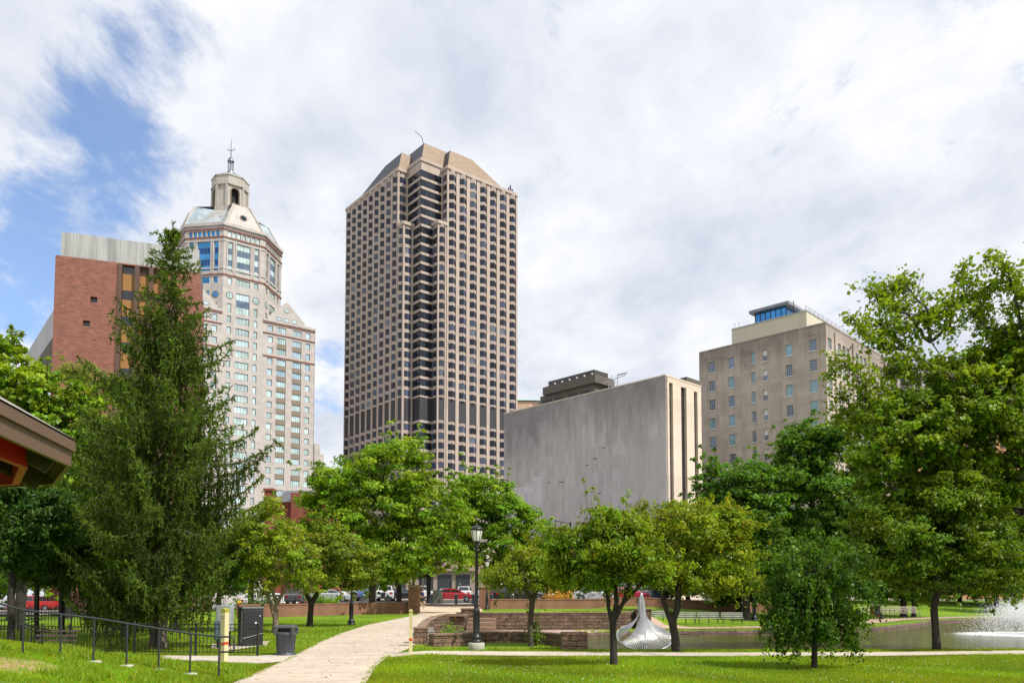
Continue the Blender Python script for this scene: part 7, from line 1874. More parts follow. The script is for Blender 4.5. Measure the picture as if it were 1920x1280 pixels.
# ------------------------------------------------------------------ utility cabinets
def cabinets():
    Yc = 27.; g = P(468,1215,Yc); x0 = P(437,1140,Yc).x; x1 = P(488,1140,Yc).x; z = gz(g.x, Yc); h = P(460,1137,Yc).z-z; xm = P(455,1140,Yc).x
    root = empty('utility_cabinet', ((x0+x1)/2, Yc, z), 'large black utility cabinet with pale top edge behind the iron fence', 'utility cabinet'); bm_ = metal_paint('black_cabinet_paint', (.02, .021, .024), .45)
    d = .9; c0 = Vector((xm, Yc)); a = Vector((x1, Yc+.35)); b = Vector((x0, Yc+.5)); e = a+b-c0
    mb = MB(); mb.prism([tuple(c0), tuple(a), tuple(e), tuple(b)], z, z+h-.05); mb.build('body', bm_, root, bevel=.012)
    mb = MB(); k = 1.02; cc = (c0+a+b+e)/4; mb.prism([tuple(cc+(p-cc)*1.03) for p in (c0, a, e, b)], z+h-.048, z+h); mb.build('top', simple('pale_cabinet_top', (.22, .22, .21), .5), root, bevel=.01)
    f = Face(a, c0-a); f.n = Vector((f.d.y, -f.d.x)); f.n = f.n if f.n.y < 0 else -f.n; L = (c0-a).length
    dr = MB(); f.box(dr, .04, L-.04, z+.06, z+h-.12, 0, .015); do = dr.build('door', bm_, root, bevel=.004)
    st = MB(); f.box(st, L*.32, L*.40, z+h*.58, z+h*.62, .015, .02); f.box(st, L*.15, L*.19, z+h*.76, z+h*.79, .015, .02); st.build('sticker', simple('white_sticker', (.8,.8,.8), .4, bmp=0), do)
    cb = MB(); cb.tube([f.pt(L-.03, z+h*.22, .03), f.pt(L*.5, z+h*.27, .05), f.pt(.02, z+h*.34, .03)], .006, 5); cb.build('cable', simple('white_cable', (.7,.7,.7), .5, bmp=0), root)
    tb = MB(); f2 = Face(b, c0-b); 
    f2.n = Vector((-1, -.3)).normalized()
    for k in range(16): zz_ = z+h*.12+k*h*.05; p = c0.lerp(b, .02); tb.box((p.x-.03, p.y-.03, zz_), (p.x+.01, p.y, zz_+.03))
    tb.build('hinge', simple('steel_hinge', (.3,.3,.3), .4, .6, bmp=0), root)
    Y = 26.2; xa = P(401,1180,Y).x; xb = P(414,1180,Y).x; z0 = P(405,1199,Y).z; z1 = P(405,1163,Y).z
    root = empty('meter_box', ((xa+xb)/2, Y, gz(xa, Y)), 'blue-grey meter box on a post just left of the cream sign', 'meter box'); bl = metal_paint('blue_grey_paint', (.10, .15, .19), .4)
    mb = MB(); mb.box((xa, Y, z0), (xb, Y+.15, z1)); mb.build('box', bl, root, bevel=.01); mb = MB(); mb.box((xa+.03, Y-.012, z0+.04), (xb-.03, Y-.002, z1-.04)); mb.build('door', bl, root); mb = MB(); mb.box((xa+.08, Y+.04, gz(xa, Y)-.1), (xb-.08, Y+.1, z0)); mb.build('post', black_iron, root)
    xa = P(406,1150,Y+.6).x; xb = P(433,1150,Y+.6).x; z1 = P(410,1134,Y+.6).z; z0 = gz(xa, Y)
    root = empty('utility_box', ((xa+xb)/2, Y+.6, z0), 'light grey upright utility box behind the cream sign post', 'utility box'); gy = metal_paint('light_grey_paint', (.33, .36, .35), .5)
    mb = MB(); mb.box((xa, Y+.5, z0+.55), (xb, Y+.9, z1)); mb.build('body', gy, root, bevel=.012); mb = MB(); mb.box((xa+.04, Y+.485, z0+.6), (xb-.04, Y+.498, z1-.05)); mb.build('door', gy, root); mb = MB(); mb.box((xa+.06, Y+.6, z0-.1), (xb-.06, Y+.8, z0+.55)); mb.build('leg', black_iron, root)
cabinets()
# hydrant
def hydrant():
    Y = 60.; x = P(449,1130,Y).x; z = P(449,1134,Y).z-.25; root = empty('fire_hydrant', (x, Y, gz(x, Y)), 'red fire hydrant with yellow top above the black cabinet', 'fire hydrant'); rd = metal_paint('hydrant_red', (.55,.02,.01), .4); yl = metal_paint('hydrant_yellow', (.75,.50,.03), .4); zb = gz(x, Y)
    mb = MB(); mb.lathe([(.15,0),(.15,.05),(.11,.08),(.11,.48),(.15,.5),(.15,.54)], (x,Y,zb), 12); mb.tube([(x-.2,Y,zb+.38),(x+.2,Y,zb+.38)], .055, 8); mb.tube([(x,Y-.2,zb+.34),(x,Y,zb+.34)], .07, 8); mb.build('barrel', rd, root); mb = MB(); mb.lathe([(.14,.542),(.13,.64),(.07,.72),(.03,.74),(.03,.79),(.0,.79)], (x,Y,zb), 12); mb.build('bonnet', yl, root); root.scale = (1.25,)*3
hydrant()
# ================================================================== bollards, street things
steel = metal_paint('bollard_steel', (.10, .115, .14), .35, .4)
def bollard():
    root = empty('bollard', (0,0,0)); mb = MB(); mb.lathe([(.17,0),(.17,.06),(.15,.08),(.15,.86),(.165,.88),(.165,.93),(.15,.95)], n=16); mb.build('shaft', steel, root); mb = MB(); mb.lathe([(.15,.952),(.13,1.0),(.06,1.05),(0,1.06)], n=16); mb.build('dome', simple('bollard_top', (.22,.25,.27), .3, .5, bmp=0), root); return root
bo = bollard()
for i, (px, lab) in enumerate([(809,'steel bollard just right of the jogger'),(855,'steel bollard in front of the red parked car'),(887,'steel bollard half behind the black lamp post'),(922,'steel bollard just right of the sunlit gate pillar'),(634,'steel bollard left of the slim lawn lamp post'),(682,'steel bollard left of the thick broad tree trunk'),(727,'steel bollard right of the thick broad tree trunk'),(961,'steel bollard by the dark parked cars right of the gate')]):
    o = bo if i == 0 else copy_tree(bo); Y = 73.2; place(o, ray(px, 1120)[0]*Y, Y, None, 0, 1.0, lab, 'bollard', 'steel bollards along the footway')
def planter():
    Y = 77; x0, x1 = P(812,1120,Y).x, P(829,1120,Y).x; Y = 75.; root = empty('control_cabinet', ((x0+x1)/2, Y, gz(x0, Y)), 'grey-green street cabinet between the dark trunk and the red car', 'street cabinet'); z = gz(x0, Y); m = metal_paint('grey_green_paint', (.11, .12, .09), .5)
    x0, x1 = P(812,1120,Y).x, P(829,1120,Y).x; mb = MB(); mb.box((x0, Y, z), (x1, Y+.5, z+1.3)); mb.build('body', m, root, bevel=.01); mb = MB(); mb.box((x0-.03, Y-.03, z+1.302), (x1+.03, Y+.53, z+1.36)); mb.build('top', m, root); mb = MB(); mb.box((x0+.05, Y-.02, z+.1), (x1-.05, Y-.004, z+1.2)); mb.build('door', m, root)
planter()
def street_sign():
    Y = 74.; x = P(788,1100,Y).x; z = gz(x, Y); root = empty('street_sign', (x, Y, z), 'green street name plates on a black pole behind the left gate pillar', 'street sign'); mb = MB(); mb.lathe([(.12,0),(.12,.2),(.075,.3),(.065,3.0),(.09,3.02),(.0,3.2)], (x,Y,z), 10); mb.build('pole', black_iron, root)
    gr = simple('sign_green', (.01, .16, .10), .5, bmp=0); zt = P(788,1073,Y).z; mb = MB(); mb.box((x-.45, Y-.09, zt-.12), (x+.75, Y-.06, zt+.12)); po = mb.build('name_plate', gr, root); mb = MB(); mb.box((x-.03, Y-.5, zt+.14), (x+.0, Y+.6, zt+.36)); mb.build('name_plate', gr, root)
    text('lettering', 'TRINITY ST', .17, simple('sign_white', (.8,.8,.8), .5, bmp=0), po, Matrix.Translation((.15, -.095, zt-z)) @ Matrix.Rotation(math.pi/2, 4, 'X'))
    Y = 92.; x = P(940,1100,Y).x; z = gz(x, Y); root = empty('road_work_sign', (x, Y, z), 'orange and white road work sign above the dark parked cars', 'road sign'); mb = MB(); mb.tube([(x,Y,z),(x,Y,z+1.6)], .04, 6); mb.tube([(x-.4,Y,z),(x,Y,z+.6),(x+.4,Y,z)], .03, 6); mb.build('stand', black_iron, root)
    c = P(940,1100,Y); mb = MB(); mb.box((x-.4, Y-.05, c.z-.7), (x+.4, Y-.02, c.z+.6)); po = mb.build('panel', simple('sign_orange', (.75,.16,.02), .5, bmp=0), root); mb = MB()
    for k in range(3): mb.box((x-.36, Y-.07, c.z-.55+k*.42), (x+.36, Y-.055, c.z-.38+k*.42))
    mb.build('white_stripe', MATS['sign_white'], po)
    Y = 84; x = P(793,1100,Y).x; root = empty('wooden_pole', (x, Y, gz(x, Y)), 'thin pale pole right of the street sign', 'pole'); mb = MB(); mb.tube([(x,Y,gz(x,Y)),(x,Y,gz(x,Y)+3.6)], [.08,.06], 8); mb.lathe([(.09,3.6),(.09,3.7),(0,3.72)], (x,Y,gz(x,Y)), 8); mb.build('pole_shaft', simple('pale_wood', (.45,.38,.28), .7), root)
street_sign()

# ------------------------------------------------------------------ cars
tyre_m = simple('tyre_rubber', (.015,.015,.015), .8, bmp=0); rim_m = simple('alloy_rim', (.4,.4,.42), .3, .8, bmp=0); cg = simple('car_glass', (.02,.025,.03), .05, bmp=0, spec=.9); cg2 = cg
hl_m = simple('headlight_glass', (.7,.72,.75), .1, .3, bmp=0); tl_m = simple('tail_light_red', (.45,.01,.01), .25, bmp=0); trim_m = simple('black_trim', (.02,.02,.02), .6, bmp=0)
def paint(name, c): m, nt, b = new_mat(name); b.inputs['Base Color'].default_value = (*c, 1); b.inputs['Roughness'].default_value = .3; b.inputs['Metallic'].default_value = .2; b.inputs['Coat Weight'].default_value = .8; b.inputs['Coat Roughness'].default_value = .06; return m
base_paint = paint('car_paint_base', (.5,.5,.5))
def car(kind):
    """x forward, origin on the ground below the centre"""
    root = empty('parked_car', (0,0,0))
    if kind == 'sedan': L, W, sill, belt, H = 4.6, 1.78, .28, .92, 1.43; low = [(-2.3,.45),(-2.28,.85),(-2.1,1.0),(-1.5,1.02),(-.6,.98),(1.0,.95),(1.9,.84),(2.22,.66),(2.3,.42)]; cab = [(-1.75,1.0),(-1.0,1.40),(-.2,1.45),(.45,1.38),(1.15,.95)]
    elif kind == 'suv': L, W, H = 4.7, 1.88, 1.75; low = [(-2.35,.5),(-2.33,1.0),(-2.25,1.15),(-1.5,1.15),(-.6,1.12),(1.0,1.08),(1.9,1.0),(2.28,.8),(2.35,.5)]; cab = [(-2.22,1.14),(-2.0,1.66),(-.9,1.76),(.2,1.70),(1.05,1.08)]
    else: L, W, H = 5.6, 1.95, 1.85; low = [(-2.8,.55),(-2.78,1.18),(-2.7,1.2),(-.9,1.2),(-.8,1.2),(1.2,1.2),(2.4,1.14),(2.72,.95),(2.8,.55)]; cab = [(-.95,1.19),(-.85,1.80),(-.2,1.88),(.6,1.85),(1.35,1.19)]
    sill = .30 if kind != 'pickup' else .42
    n = len(low); mb = MB(); xs_ = [p[0] for p in low]
    # body with wheel arches cut in the outline
    wb = L*.30; wr = .34 if kind != 'pickup' else .40
    bottom = []
    for xc in (wb, -wb):
        bottom.append([(xc+(wr+.05)*math.cos(a), max(sill, wr*.95+(wr+.05)*math.sin(a))) for a in np.linspace(0, math.pi, 9)])
    outline = low+[(low[-1][0]-.05, sill)]+bottom[0]+bottom[1]+[(low[0][0]+.05, sill)]
    rings = []
    for y, sc, dz in ((-W/2, .0, -.0), (-W/2+.06, .0, 0), (W/2-.06, 0, 0), (W/2, 0, 0)):
        k = .985 if abs(y) == W/2 else 1.; rings.append([(x*k, y, z if abs(y) != W/2 else z-(.05 if z > .8 else 0)) for x, z in outline])
    m = len(outline)
    for a, b in zip(rings[:-1], rings[1:]):
        for i in range(m): j = (i+1) % m; mb.face([a[i], a[j], b[j], b[i]], 0, False)
    import bmesh
    def capf(r): mb.face(r, 0)
    # side caps as strips between roofline and bottom to stay well formed
    for r, rev in ((rings[0], False), (rings[-1], True)):
        f = list(r); mb.face(f if not rev else f[::-1], 0)
    mb.build('body', base_paint, root)
    cb = MB(); gl = MB(); w0 = W/2-.08; w1 = W/2-.28
    z0 = cab[0][1]; 
    def yy(z): return w0+(w1-w0)*(z-.95)/(H-.95)
    prof = cab; k = len(prof)
    for i in range(k-1):
        (xa, za), (xb, zb_) = prof[i], prof[i+1]
        roof = abs(za-zb_) < .12
        q = [(xa,-yy(za),za),(xb,-yy(zb_),zb_),(xb,yy(zb_),zb_),(xa,yy(za),za)]
        cb.face(q)
        if not roof:
            u, v_ = Vector((xb-xa, 0, zb_-za)).normalized(), None; nn = Vector((-(zb_-za), 0, xb-xa)).normalized()*.012
            a_ = [Vector(p) for p in q]; c_ = sum(a_, Vector())/4; gl.face([c_+(p-c_)*.86+nn for p in a_])
    for s in (-1, 1):
        pts = [(x, s*yy(z), z) for x, z in prof]; cb.face(pts if s < 0 else pts[::-1])
        xa, xb = prof[0][0]+.22, prof[-1][0]-.25; mid = (prof[1][0]+prof[-2][0])/2
        zt = min(prof[1][1], prof[-2][1])-.06; zb_ = prof[0][1]+.05
        def sx_(z, front): 
            (x0, z0_), (x1, z1_) = ((prof[-1]), (prof[-2])) if front else ((prof[0]), (prof[1])); return x0+(x1-x0)*(z-z0_)/(z1_-z0_)
        for (l, r) in ((None, mid-.04), (mid+.04, None)):
            lb = sx_(zb_, False)+.1 if l is None else l; lt = sx_(zt, False)+.1 if l is None else l; rb_ = sx_(zb_, True)-.1 if r is None else r; rt = sx_(zt, True)-.1 if r is None else r
            q = [(lb, s*(yy(zb_)+.012), zb_), (rb_, s*(yy(zb_)+.012), zb_), (rt, s*(yy(zt)+.012), zt), (lt, s*(yy(zt)+.012), zt)]; gl.face(q if s < 0 else q[::-1])
    cb.build('cabin', base_paint, root); gl.build('window', cg, root)
    for sx_2 in (wb, -wb):
        for s in (-1, 1):
            t = MB(); y = s*(W/2-.12); 
            prof2 = [(wr*.62, -.1), (wr*.95, -.1), (wr, -.07), (wr, .07), (wr*.95, .1), (wr*.62, .1)]
            vs = []; nn_ = 18
            for r, yo in prof2:
                for j in range(nn_): a = 2*math.pi*j/nn_; vs.append((sx_2+r*math.cos(a), y+yo, wr+r*math.sin(a)))
            fs = [(i*nn_+j, i*nn_+(j+1) % nn_, (i+1)*nn_+(j+1) % nn_, (i+1)*nn_+j) for i in range(5) for j in range(nn_)]; t.mesh(vs, fs, 0, True); to = t.build('wheel', tyre_m, root)
            r_ = MB(); c = [(sx_2+wr*.62*math.cos(a), y+s*.08, wr+wr*.62*math.sin(a)) for a in np.linspace(0, 2*math.pi, 15)[:-1]]; r_.face(c if s < 0 else c[::-1]); r_.build('rim', rim_m, to)
    for s in (-1, 1):
        h = MB(); zf = low[-2][1]; h.box((L/2-.12, s*(W/2-.42)-.16, zf-.12), (L/2-.0, s*(W/2-.42)+.16, zf+.02)); h.build('headlight', hl_m, root)
        h = MB(); zr = low[1][1]; h.box((-L/2-.005, s*(W/2-.28)-.14, zr-.22), (-L/2+.1, s*(W/2-.28)+.14, zr-.03)); h.build('tail_light', tl_m, root)
    b = MB(); b.box((L/2-.06, -W/2+.2, sill+.02), (L/2+.02, W/2-.2, sill+.18)); b.build('front_bumper', trim_m, root); b = MB(); b.box((-L/2-.02, -W/2+.2, sill+.02), (-L/2+.06, W/2-.2, sill+.18)); b.build('rear_bumper', trim_m, root)
    if kind == 'pickup':
        bd = MB(); bd.box((-2.72, -W/2+.1, 1.05), (-1.0, W/2-.1, 1.203)); bd.build('cargo_bed', trim_m, root)
    return root
protos = {k: car(k) for k in ('sedan', 'suv', 'pickup')}; usedp = set()
PC = {'white': (.75,.75,.74), 'silver': (.45,.46,.48), 'red': (.42,.01,.012), 'black': (.012,.012,.014), 'navy': (.015,.025,.06), 'grey': (.12,.125,.13), 'dark': (.03,.03,.035), 'pink': (.45,.02,.06), 'blue': (.05,.12,.3)}
PM = {k: paint('paint_'+k, v) for k, v in PC.items()}
cars = [('pickup','red',66,96,182,'red pickup truck beyond the dark trunks at the left edge'),
        ('sedan','red',850,84,4,'bright red sedan parked behind the bollards between the gate pillars'),
        ('sedan','white',475,86,95,'white car half hidden by leaves above the fire hydrant'),
        ('sedan','white',520,92,20,'pale car glimpsed through the forked trunk'),
        ('suv','grey',560,88,90,'grey SUV parked left of the small round tree'),
        ('sedan','silver',622,90,0,'silver sedan parked behind the small round tree'),
        ('suv','white',660,98,90,'white SUV just left of the slim lawn lamp post'),
        ('sedan','blue',690,92,85,'bluish sedan beside the thick broad tree trunk'),
        ('suv','white',724,89,96,'white SUV right of the thick broad tree trunk'),
        ('sedan','dark',752,88,15,'dark sedan whose windscreen shines left of the gate pillar'),
        ('suv','white',797,96,90,'white car between the street sign and the cabinet trunk'),
        ('sedan','silver',836,104,90,'silver car behind the grey-green street cabinet'),
        ('suv','white',872,106,88,'white car behind and right of the bright red sedan'),
        ('suv','navy',935,88,90,'navy SUV parked right of the sunlit gate pillar'),
        ('suv','dark',952,86,80,'dark SUV seen from the rear beside the navy one'),
        ('sedan','black',985,84,0,'black sedan behind the small cherry'),
        ('sedan','silver',1012,95,90,'silver sedan above the small cherry trunk'),
        ('suv','white',1060,97,90,'white vehicle behind the straw-coloured grass'),
        ('sedan','silver',1112,82,5,'silver sedan parked beyond the brown wall by the lawn cherry'),
        ('sedan','pink',1178,88,0,'crimson car glimpsed between the two larger cherry crowns'),
        ('suv','blue',1230,92,90,'blue vehicle behind the top of the steel sculpture'),
        ('sedan','white',1030,108,90,'white car in the far row right of the small cherry'),
        ('sedan','white',760,112,90,'white car in the far row behind the left gate pillar'),
        ('suv','silver',905,110,90,'silver SUV in the far row behind the sunlit gate pillar')]
for kind, col, px, Y, rz, lab in cars:
    p = protos[kind]; o = p if kind not in usedp else copy_tree(p); usedp.add(kind)
    place(o, ray(px, 1115)[0]*Y, Y, None, R_(rz), 1., lab, 'car' if kind != 'pickup' else 'pickup truck', 'cars parked along the street')
    o['_m'] = col
for o in [q for q in bpy.data.objects if '_m' in q.keys()]:
    remat(o, base_paint, PM[o['_m']]); del o['_m']

# ------------------------------------------------------------------ people
skin = simple('skin', (.50, .29, .19), .55, bmp=0, var=.06)
def skin_chain(name, joints, edges, radii, mat, parent, root_i=0, sub=1, off=(0,0,0)):
    me = bpy.data.meshes.new(name); me.from_pydata(joints, edges, []); me.materials.append(mat); o = link_mesh(name, me, parent)
    s = o.modifiers.new('skin', 'SKIN'); sv = me.skin_vertices[0].data
    for i, r in enumerate(radii): sv[i].radius = (r, r) if not isinstance(r, tuple) else r
    sv[root_i].use_root = True; s.use_smooth_shade = True; b = o.modifiers.new('sub', 'SUBSURF'); b.levels = sub; b.render_levels = sub; return o
def person(label, loc, rz, J, cloth, hair_c, group=None, scale=1.):
    """J: dict of joint positions in the person's frame (x right, y forward)"""
    root = empty('person', loc, label, 'person', group); root.rotation_euler = (0,0,rz); root.scale = (scale,)*3; WLOC[root.name] = Vector((0,0,0))
    names = ['pelvis','belly','chest','neck','head','crown','hipL','kneeL','ankL','toeL','hipR','kneeR','ankR','toeR','shL','elL','wrL','shR','elR','wrR']
    for s in 'LR':
        w_ = Vector(J['wr'+s]); e_ = Vector(J['el'+s]); d = (w_-e_).normalized(); side = Vector((1,0,0)) if abs(d.x) < .8 else Vector((0,0,1)); side = (side-d*side.dot(d)).normalized()
        J['palm'+s] = tuple(w_+d*.06); names.append('palm'+s)
        for k in range(4): J[f'f{k}{s}'] = tuple(w_+d*.10+side*(.026-.017*k)); J[f'g{k}{s}'] = tuple(w_+d*(.15-.008*abs(k-1.3))+side*(.028-.019*k)+Vector((0,.012,-.012))); names += [f'f{k}{s}', f'g{k}{s}']
        J[f't{s}'] = tuple(w_+d*.05+side*.055); names.append('t'+s)
    idx = {n: i for i, n in enumerate(names)}; V = [J[n] for n in names]
    E = [('pelvis','belly'),('belly','chest'),('chest','neck'),('neck','head'),('head','crown')]
    for s in 'LR':
        E += [('pelvis','hip'+s),('hip'+s,'knee'+s),('knee'+s,'ank'+s),('ank'+s,'toe'+s),('chest','sh'+s),('sh'+s,'el'+s),('el'+s,'wr'+s),('wr'+s,'palm'+s),('palm'+s,'t'+s)]
        for k in range(4): E += [('palm'+s,f'f{k}{s}'),(f'f{k}{s}',f'g{k}{s}')]
    R = {'pelvis':.135,'belly':.12,'chest':.145,'neck':.058,'head':.088,'crown':.07,'hip':.095,'knee':.056,'ank':.036,'toe':.035,'sh':.06,'el':.04,'wr':.027,'palm':.03,'t':.009}
    rad = [R.get(n, R.get(n[:-1], .009)) for n in names]
    skin_chain('body', V, [(idx[a], idx[b]) for a, b in E], rad, skin, root)
    def piece(nm, ns, es, rs, mat):
        skin_chain(nm, [J[n] for n in ns], [(ns.index(a), ns.index(b)) for a, b in es], rs, mat, root)
    up = lambda a, b, t: tuple(Vector(J[a]).lerp(Vector(J[b]), t))
    J['slL'] = up('shL','elL',.65); J['slR'] = up('shR','elR',.65); J['thL'] = up('hipL','kneeL',cloth.get('leg', .6)); J['thR'] = up('hipR','kneeR',cloth.get('leg', .6))
    piece('shirt', ['pelvis','belly','chest','shL','slL','shR','slR'], [('pelvis','belly'),('belly','chest'),('chest','shL'),('shL','slL'),('chest','shR'),('shR','slR')], [.142,.135,.16,.078,.06,.078,.06], cloth['top'])
    if cloth.get('leg', .6) > .9: piece('trousers', ['pelvis','hipL','kneeL','ankL','hipR','kneeR','ankR'], [('pelvis','hipL'),('hipL','kneeL'),('kneeL','ankL'),('pelvis','hipR'),('hipR','kneeR'),('kneeR','ankR')], [.145,.108,.075,.058,.108,.075,.058], cloth['legs'])
    else: piece('shorts', ['pelvis','hipL','thL','hipR','thR'], [('pelvis','hipL'),('hipL','thL'),('pelvis','hipR'),('hipR','thR')], [.147,.11,.085,.11,.085], cloth['legs'])
    for s in 'LR': piece('shoe', ['ank'+s,'toe'+s], [('ank'+s,'toe'+s)], [(.048),(.044)], cloth['shoe'])
    h = Vector(J['head']); c = Vector(J['crown']); f = Vector(J['face'])
    m = MB()
    def ell(cn, rx, ry, rz_, n=10, mcut=None):
        for i in range(n//2):
            for j in range(n):
                a0, a1 = math.pi*i/(n//2)-math.pi/2, math.pi*(i+1)/(n//2)-math.pi/2; b0, b1 = 2*math.pi*j/n, 2*math.pi*(j+1)/n
                if mcut and not mcut((b0+b1)/2, (a0+a1)/2): continue
                m.face([cn+Vector((rx*math.cos(a)*math.cos(b), ry*math.cos(a)*math.sin(b), rz_*math.sin(a))) for a, b in ((a0,b0),(a0,b1),(a1,b1),(a1,b0))], 0, True)
    ell((h+c)/2+Vector((0,-.012,.02))-f*.015, .092, .105, .115, 14, lambda b, a: a > .15 or (math.sin(b)*f.y+math.cos(b)*f.x < .2 and a > -.7))
    m.build('hair', simple('hair_'+str(len(bpy.data.materials)), hair_c, .7, bmp=0), root, off=(0,0,0))
    n_ = MB(); hh = (h+c)/2; side = Vector((f.y, -f.x, 0)); n_.bar(hh+f*.085+Vector((0,0,.0)), hh+f*.115-Vector((0,0,.022)), .02); 
    n_.build('nose', skin, root, off=(0,0,0)); ey = MB()
    for s in (-1, 1): p = hh+f*.088+side*s*.032+Vector((0,0,.012)); ey.box(p-Vector((.009,.009,.006)), p+Vector((.009,.009,.006)))
    p = hh+f*.086-Vector((0,0,.048)); ey.box(p-Vector((.022,.012,.004)), p+Vector((.022,.012,.004))); ey.build('eyes_and_mouth', simple('face_dark_'+str(len(bpy.data.materials)), (.10,.04,.03), .6, bmp=0), root, off=(0,0,0))
    return root
white_shoe = simple('white_shoe', (.6,.6,.6), .6, bmp=0); blk = simple('black_cloth', (.012,.012,.016), .8); nav = simple('navy_cloth', (.018,.028,.075), .8); redc = simple('red_cloth', (.22,.02,.02), .85); drk = simple('dark_cloth', (.02,.02,.025), .85)
def runJ(s=1): return dict(pelvis=(0,0,.93), belly=(0,.02,1.08), chest=(0,.06,1.30), neck=(0,.09,1.47), head=(0,.12,1.56), crown=(0,.13,1.68), hipL=(-.09,0,.9), kneeL=(-.10,.24*s,.52), ankL=(-.10,.10*s,.12), toeL=(-.10,.24*s,.04), hipR=(.09,0,.9), kneeR=(.10,-.08*s,.50), ankR=(.10,-.42*s,.32), toeR=(.10,-.50*s,.20), shL=(-.19,.05,1.40), elL=(-.24,-.18*s,1.18), wrL=(-.20,.02,1.06), shR=(.19,.05,1.40), elR=(.24,.0,1.13), wrR=(.14,.22,1.16), face=(0,1,0))
Yj = 62.; xj = ray(786.5, 1143)[0]*Yj
person('person jogging in black T-shirt and dark shorts, just stepping out behind the left gate pillar', (xj, Yj, gz(xj, Yj)), R_(80), runJ(1), dict(top=blk, legs=drk, shoe=white_shoe), (.25,.13,.05), 'joggers at the gate', .93)
xj2 = ray(792.5, 1142)[0]*(Yj+.9)
person('person in navy top and dark shorts running close beside the other jogger', (xj2, Yj+.9, gz(xj2, Yj+.9)), R_(72), runJ(-1), dict(top=nav, legs=drk, shoe=white_shoe), (.03,.02,.015), 'joggers at the gate', .97)
sitJ = dict(pelvis=(0,-.05,.52), belly=(0,-.05,.68), chest=(0,.0,.90), neck=(0,.05,1.07), head=(0,.09,1.16), crown=(0,.11,1.28), hipL=(-.09,0,.52), kneeL=(-.12,.42,.52), ankL=(-.12,.46,.10), toeL=(-.12,.60,.04), hipR=(.09,0,.52), kneeR=(.12,.42,.52), ankR=(.12,.50,.10), toeR=(.12,.64,.04), shL=(-.19,0,1.0), elL=(-.23,.08,.76), wrL=(-.10,.28,.68), shR=(.19,0,1.0), elR=(.23,.08,.76), wrR=(.10,.28,.68), face=(0,1,0))
Ys = 59.4; xs2 = ray(1637, 1150)[0]*Ys
person('person in dark red clothes sitting on a bench on the far bank', (xs2, Ys, gz(xs2, Ys)+.0), R_(200), dict(sitJ), dict(top=redc, legs=redc, shoe=blk, leg=1.), (.02,.015,.01))
o = copy_tree(b0); place(o, xs2+.05, Ys+.28, None, R_(8), 1., 'weathered bench under the sitter in red', 'bench', 'weathered benches on the far bank'); remat(o, white_slat, grey_slat)
def stroller():
    Y = 58.6; x = ray(1647, 1150)[0]*Y; z = gz(x, Y); root = empty('stroller', (x, Y, z), 'black baby stroller between the red sitter and the weathered benches', 'stroller'); WLOC[root.name] = Vector((0,0,0))
    fr = MB(); 
    for s in (-.22, .22): fr.tube([(-.35,s,.12),(.15,s,.55),(-.25,s,1.0),(-.38,s,1.02)], .018, 6); fr.tube([(.38,s,.1),(.0,s,.55)], .018, 6)
    fr.tube([(-.38,-.22,1.02),(-.38,.22,1.02)], .02, 6); fr.build('frame', black_iron, root)
    st = MB(); st.mesh([(-.15,-.2,.5),(.25,-.2,.42),(.25,.2,.42),(-.15,.2,.5),(-.38,-.2,.88),(-.38,.2,.88)], [(0,1,2,3),(0,3,5,4)]); st.box((.2,-.2,.3),(.26,.2,.46)); st.build('seat', drk, root, off=(0,0,0))
    hd = MB(); pts = [(-.40+.42*(1-math.cos(a)), .62+.42*math.sin(a)) for a in np.linspace(.3, 2.1, 8)]
    for (a, b), (c, d) in zip(pts[:-1], pts[1:]): hd.face([(a,-.22,b),(a,.22,b),(c,.22,d),(c,-.22,d)])
    hd.build('hood', drk, root, off=(0,0,0))
    for (wx, wy, r) in ((-.35,-.25,.14),(-.35,.25,.14),(.38,-.2,.1),(.38,.2,.1)):
        w_ = MB(); w_.tube([(wx,wy-.02,r),(wx,wy+.02,r)], r, 14); w_.build('wheel', tyre_m, root, off=(0,0,0))
    root.rotation_euler = (0,0,R_(-100))
stroller()

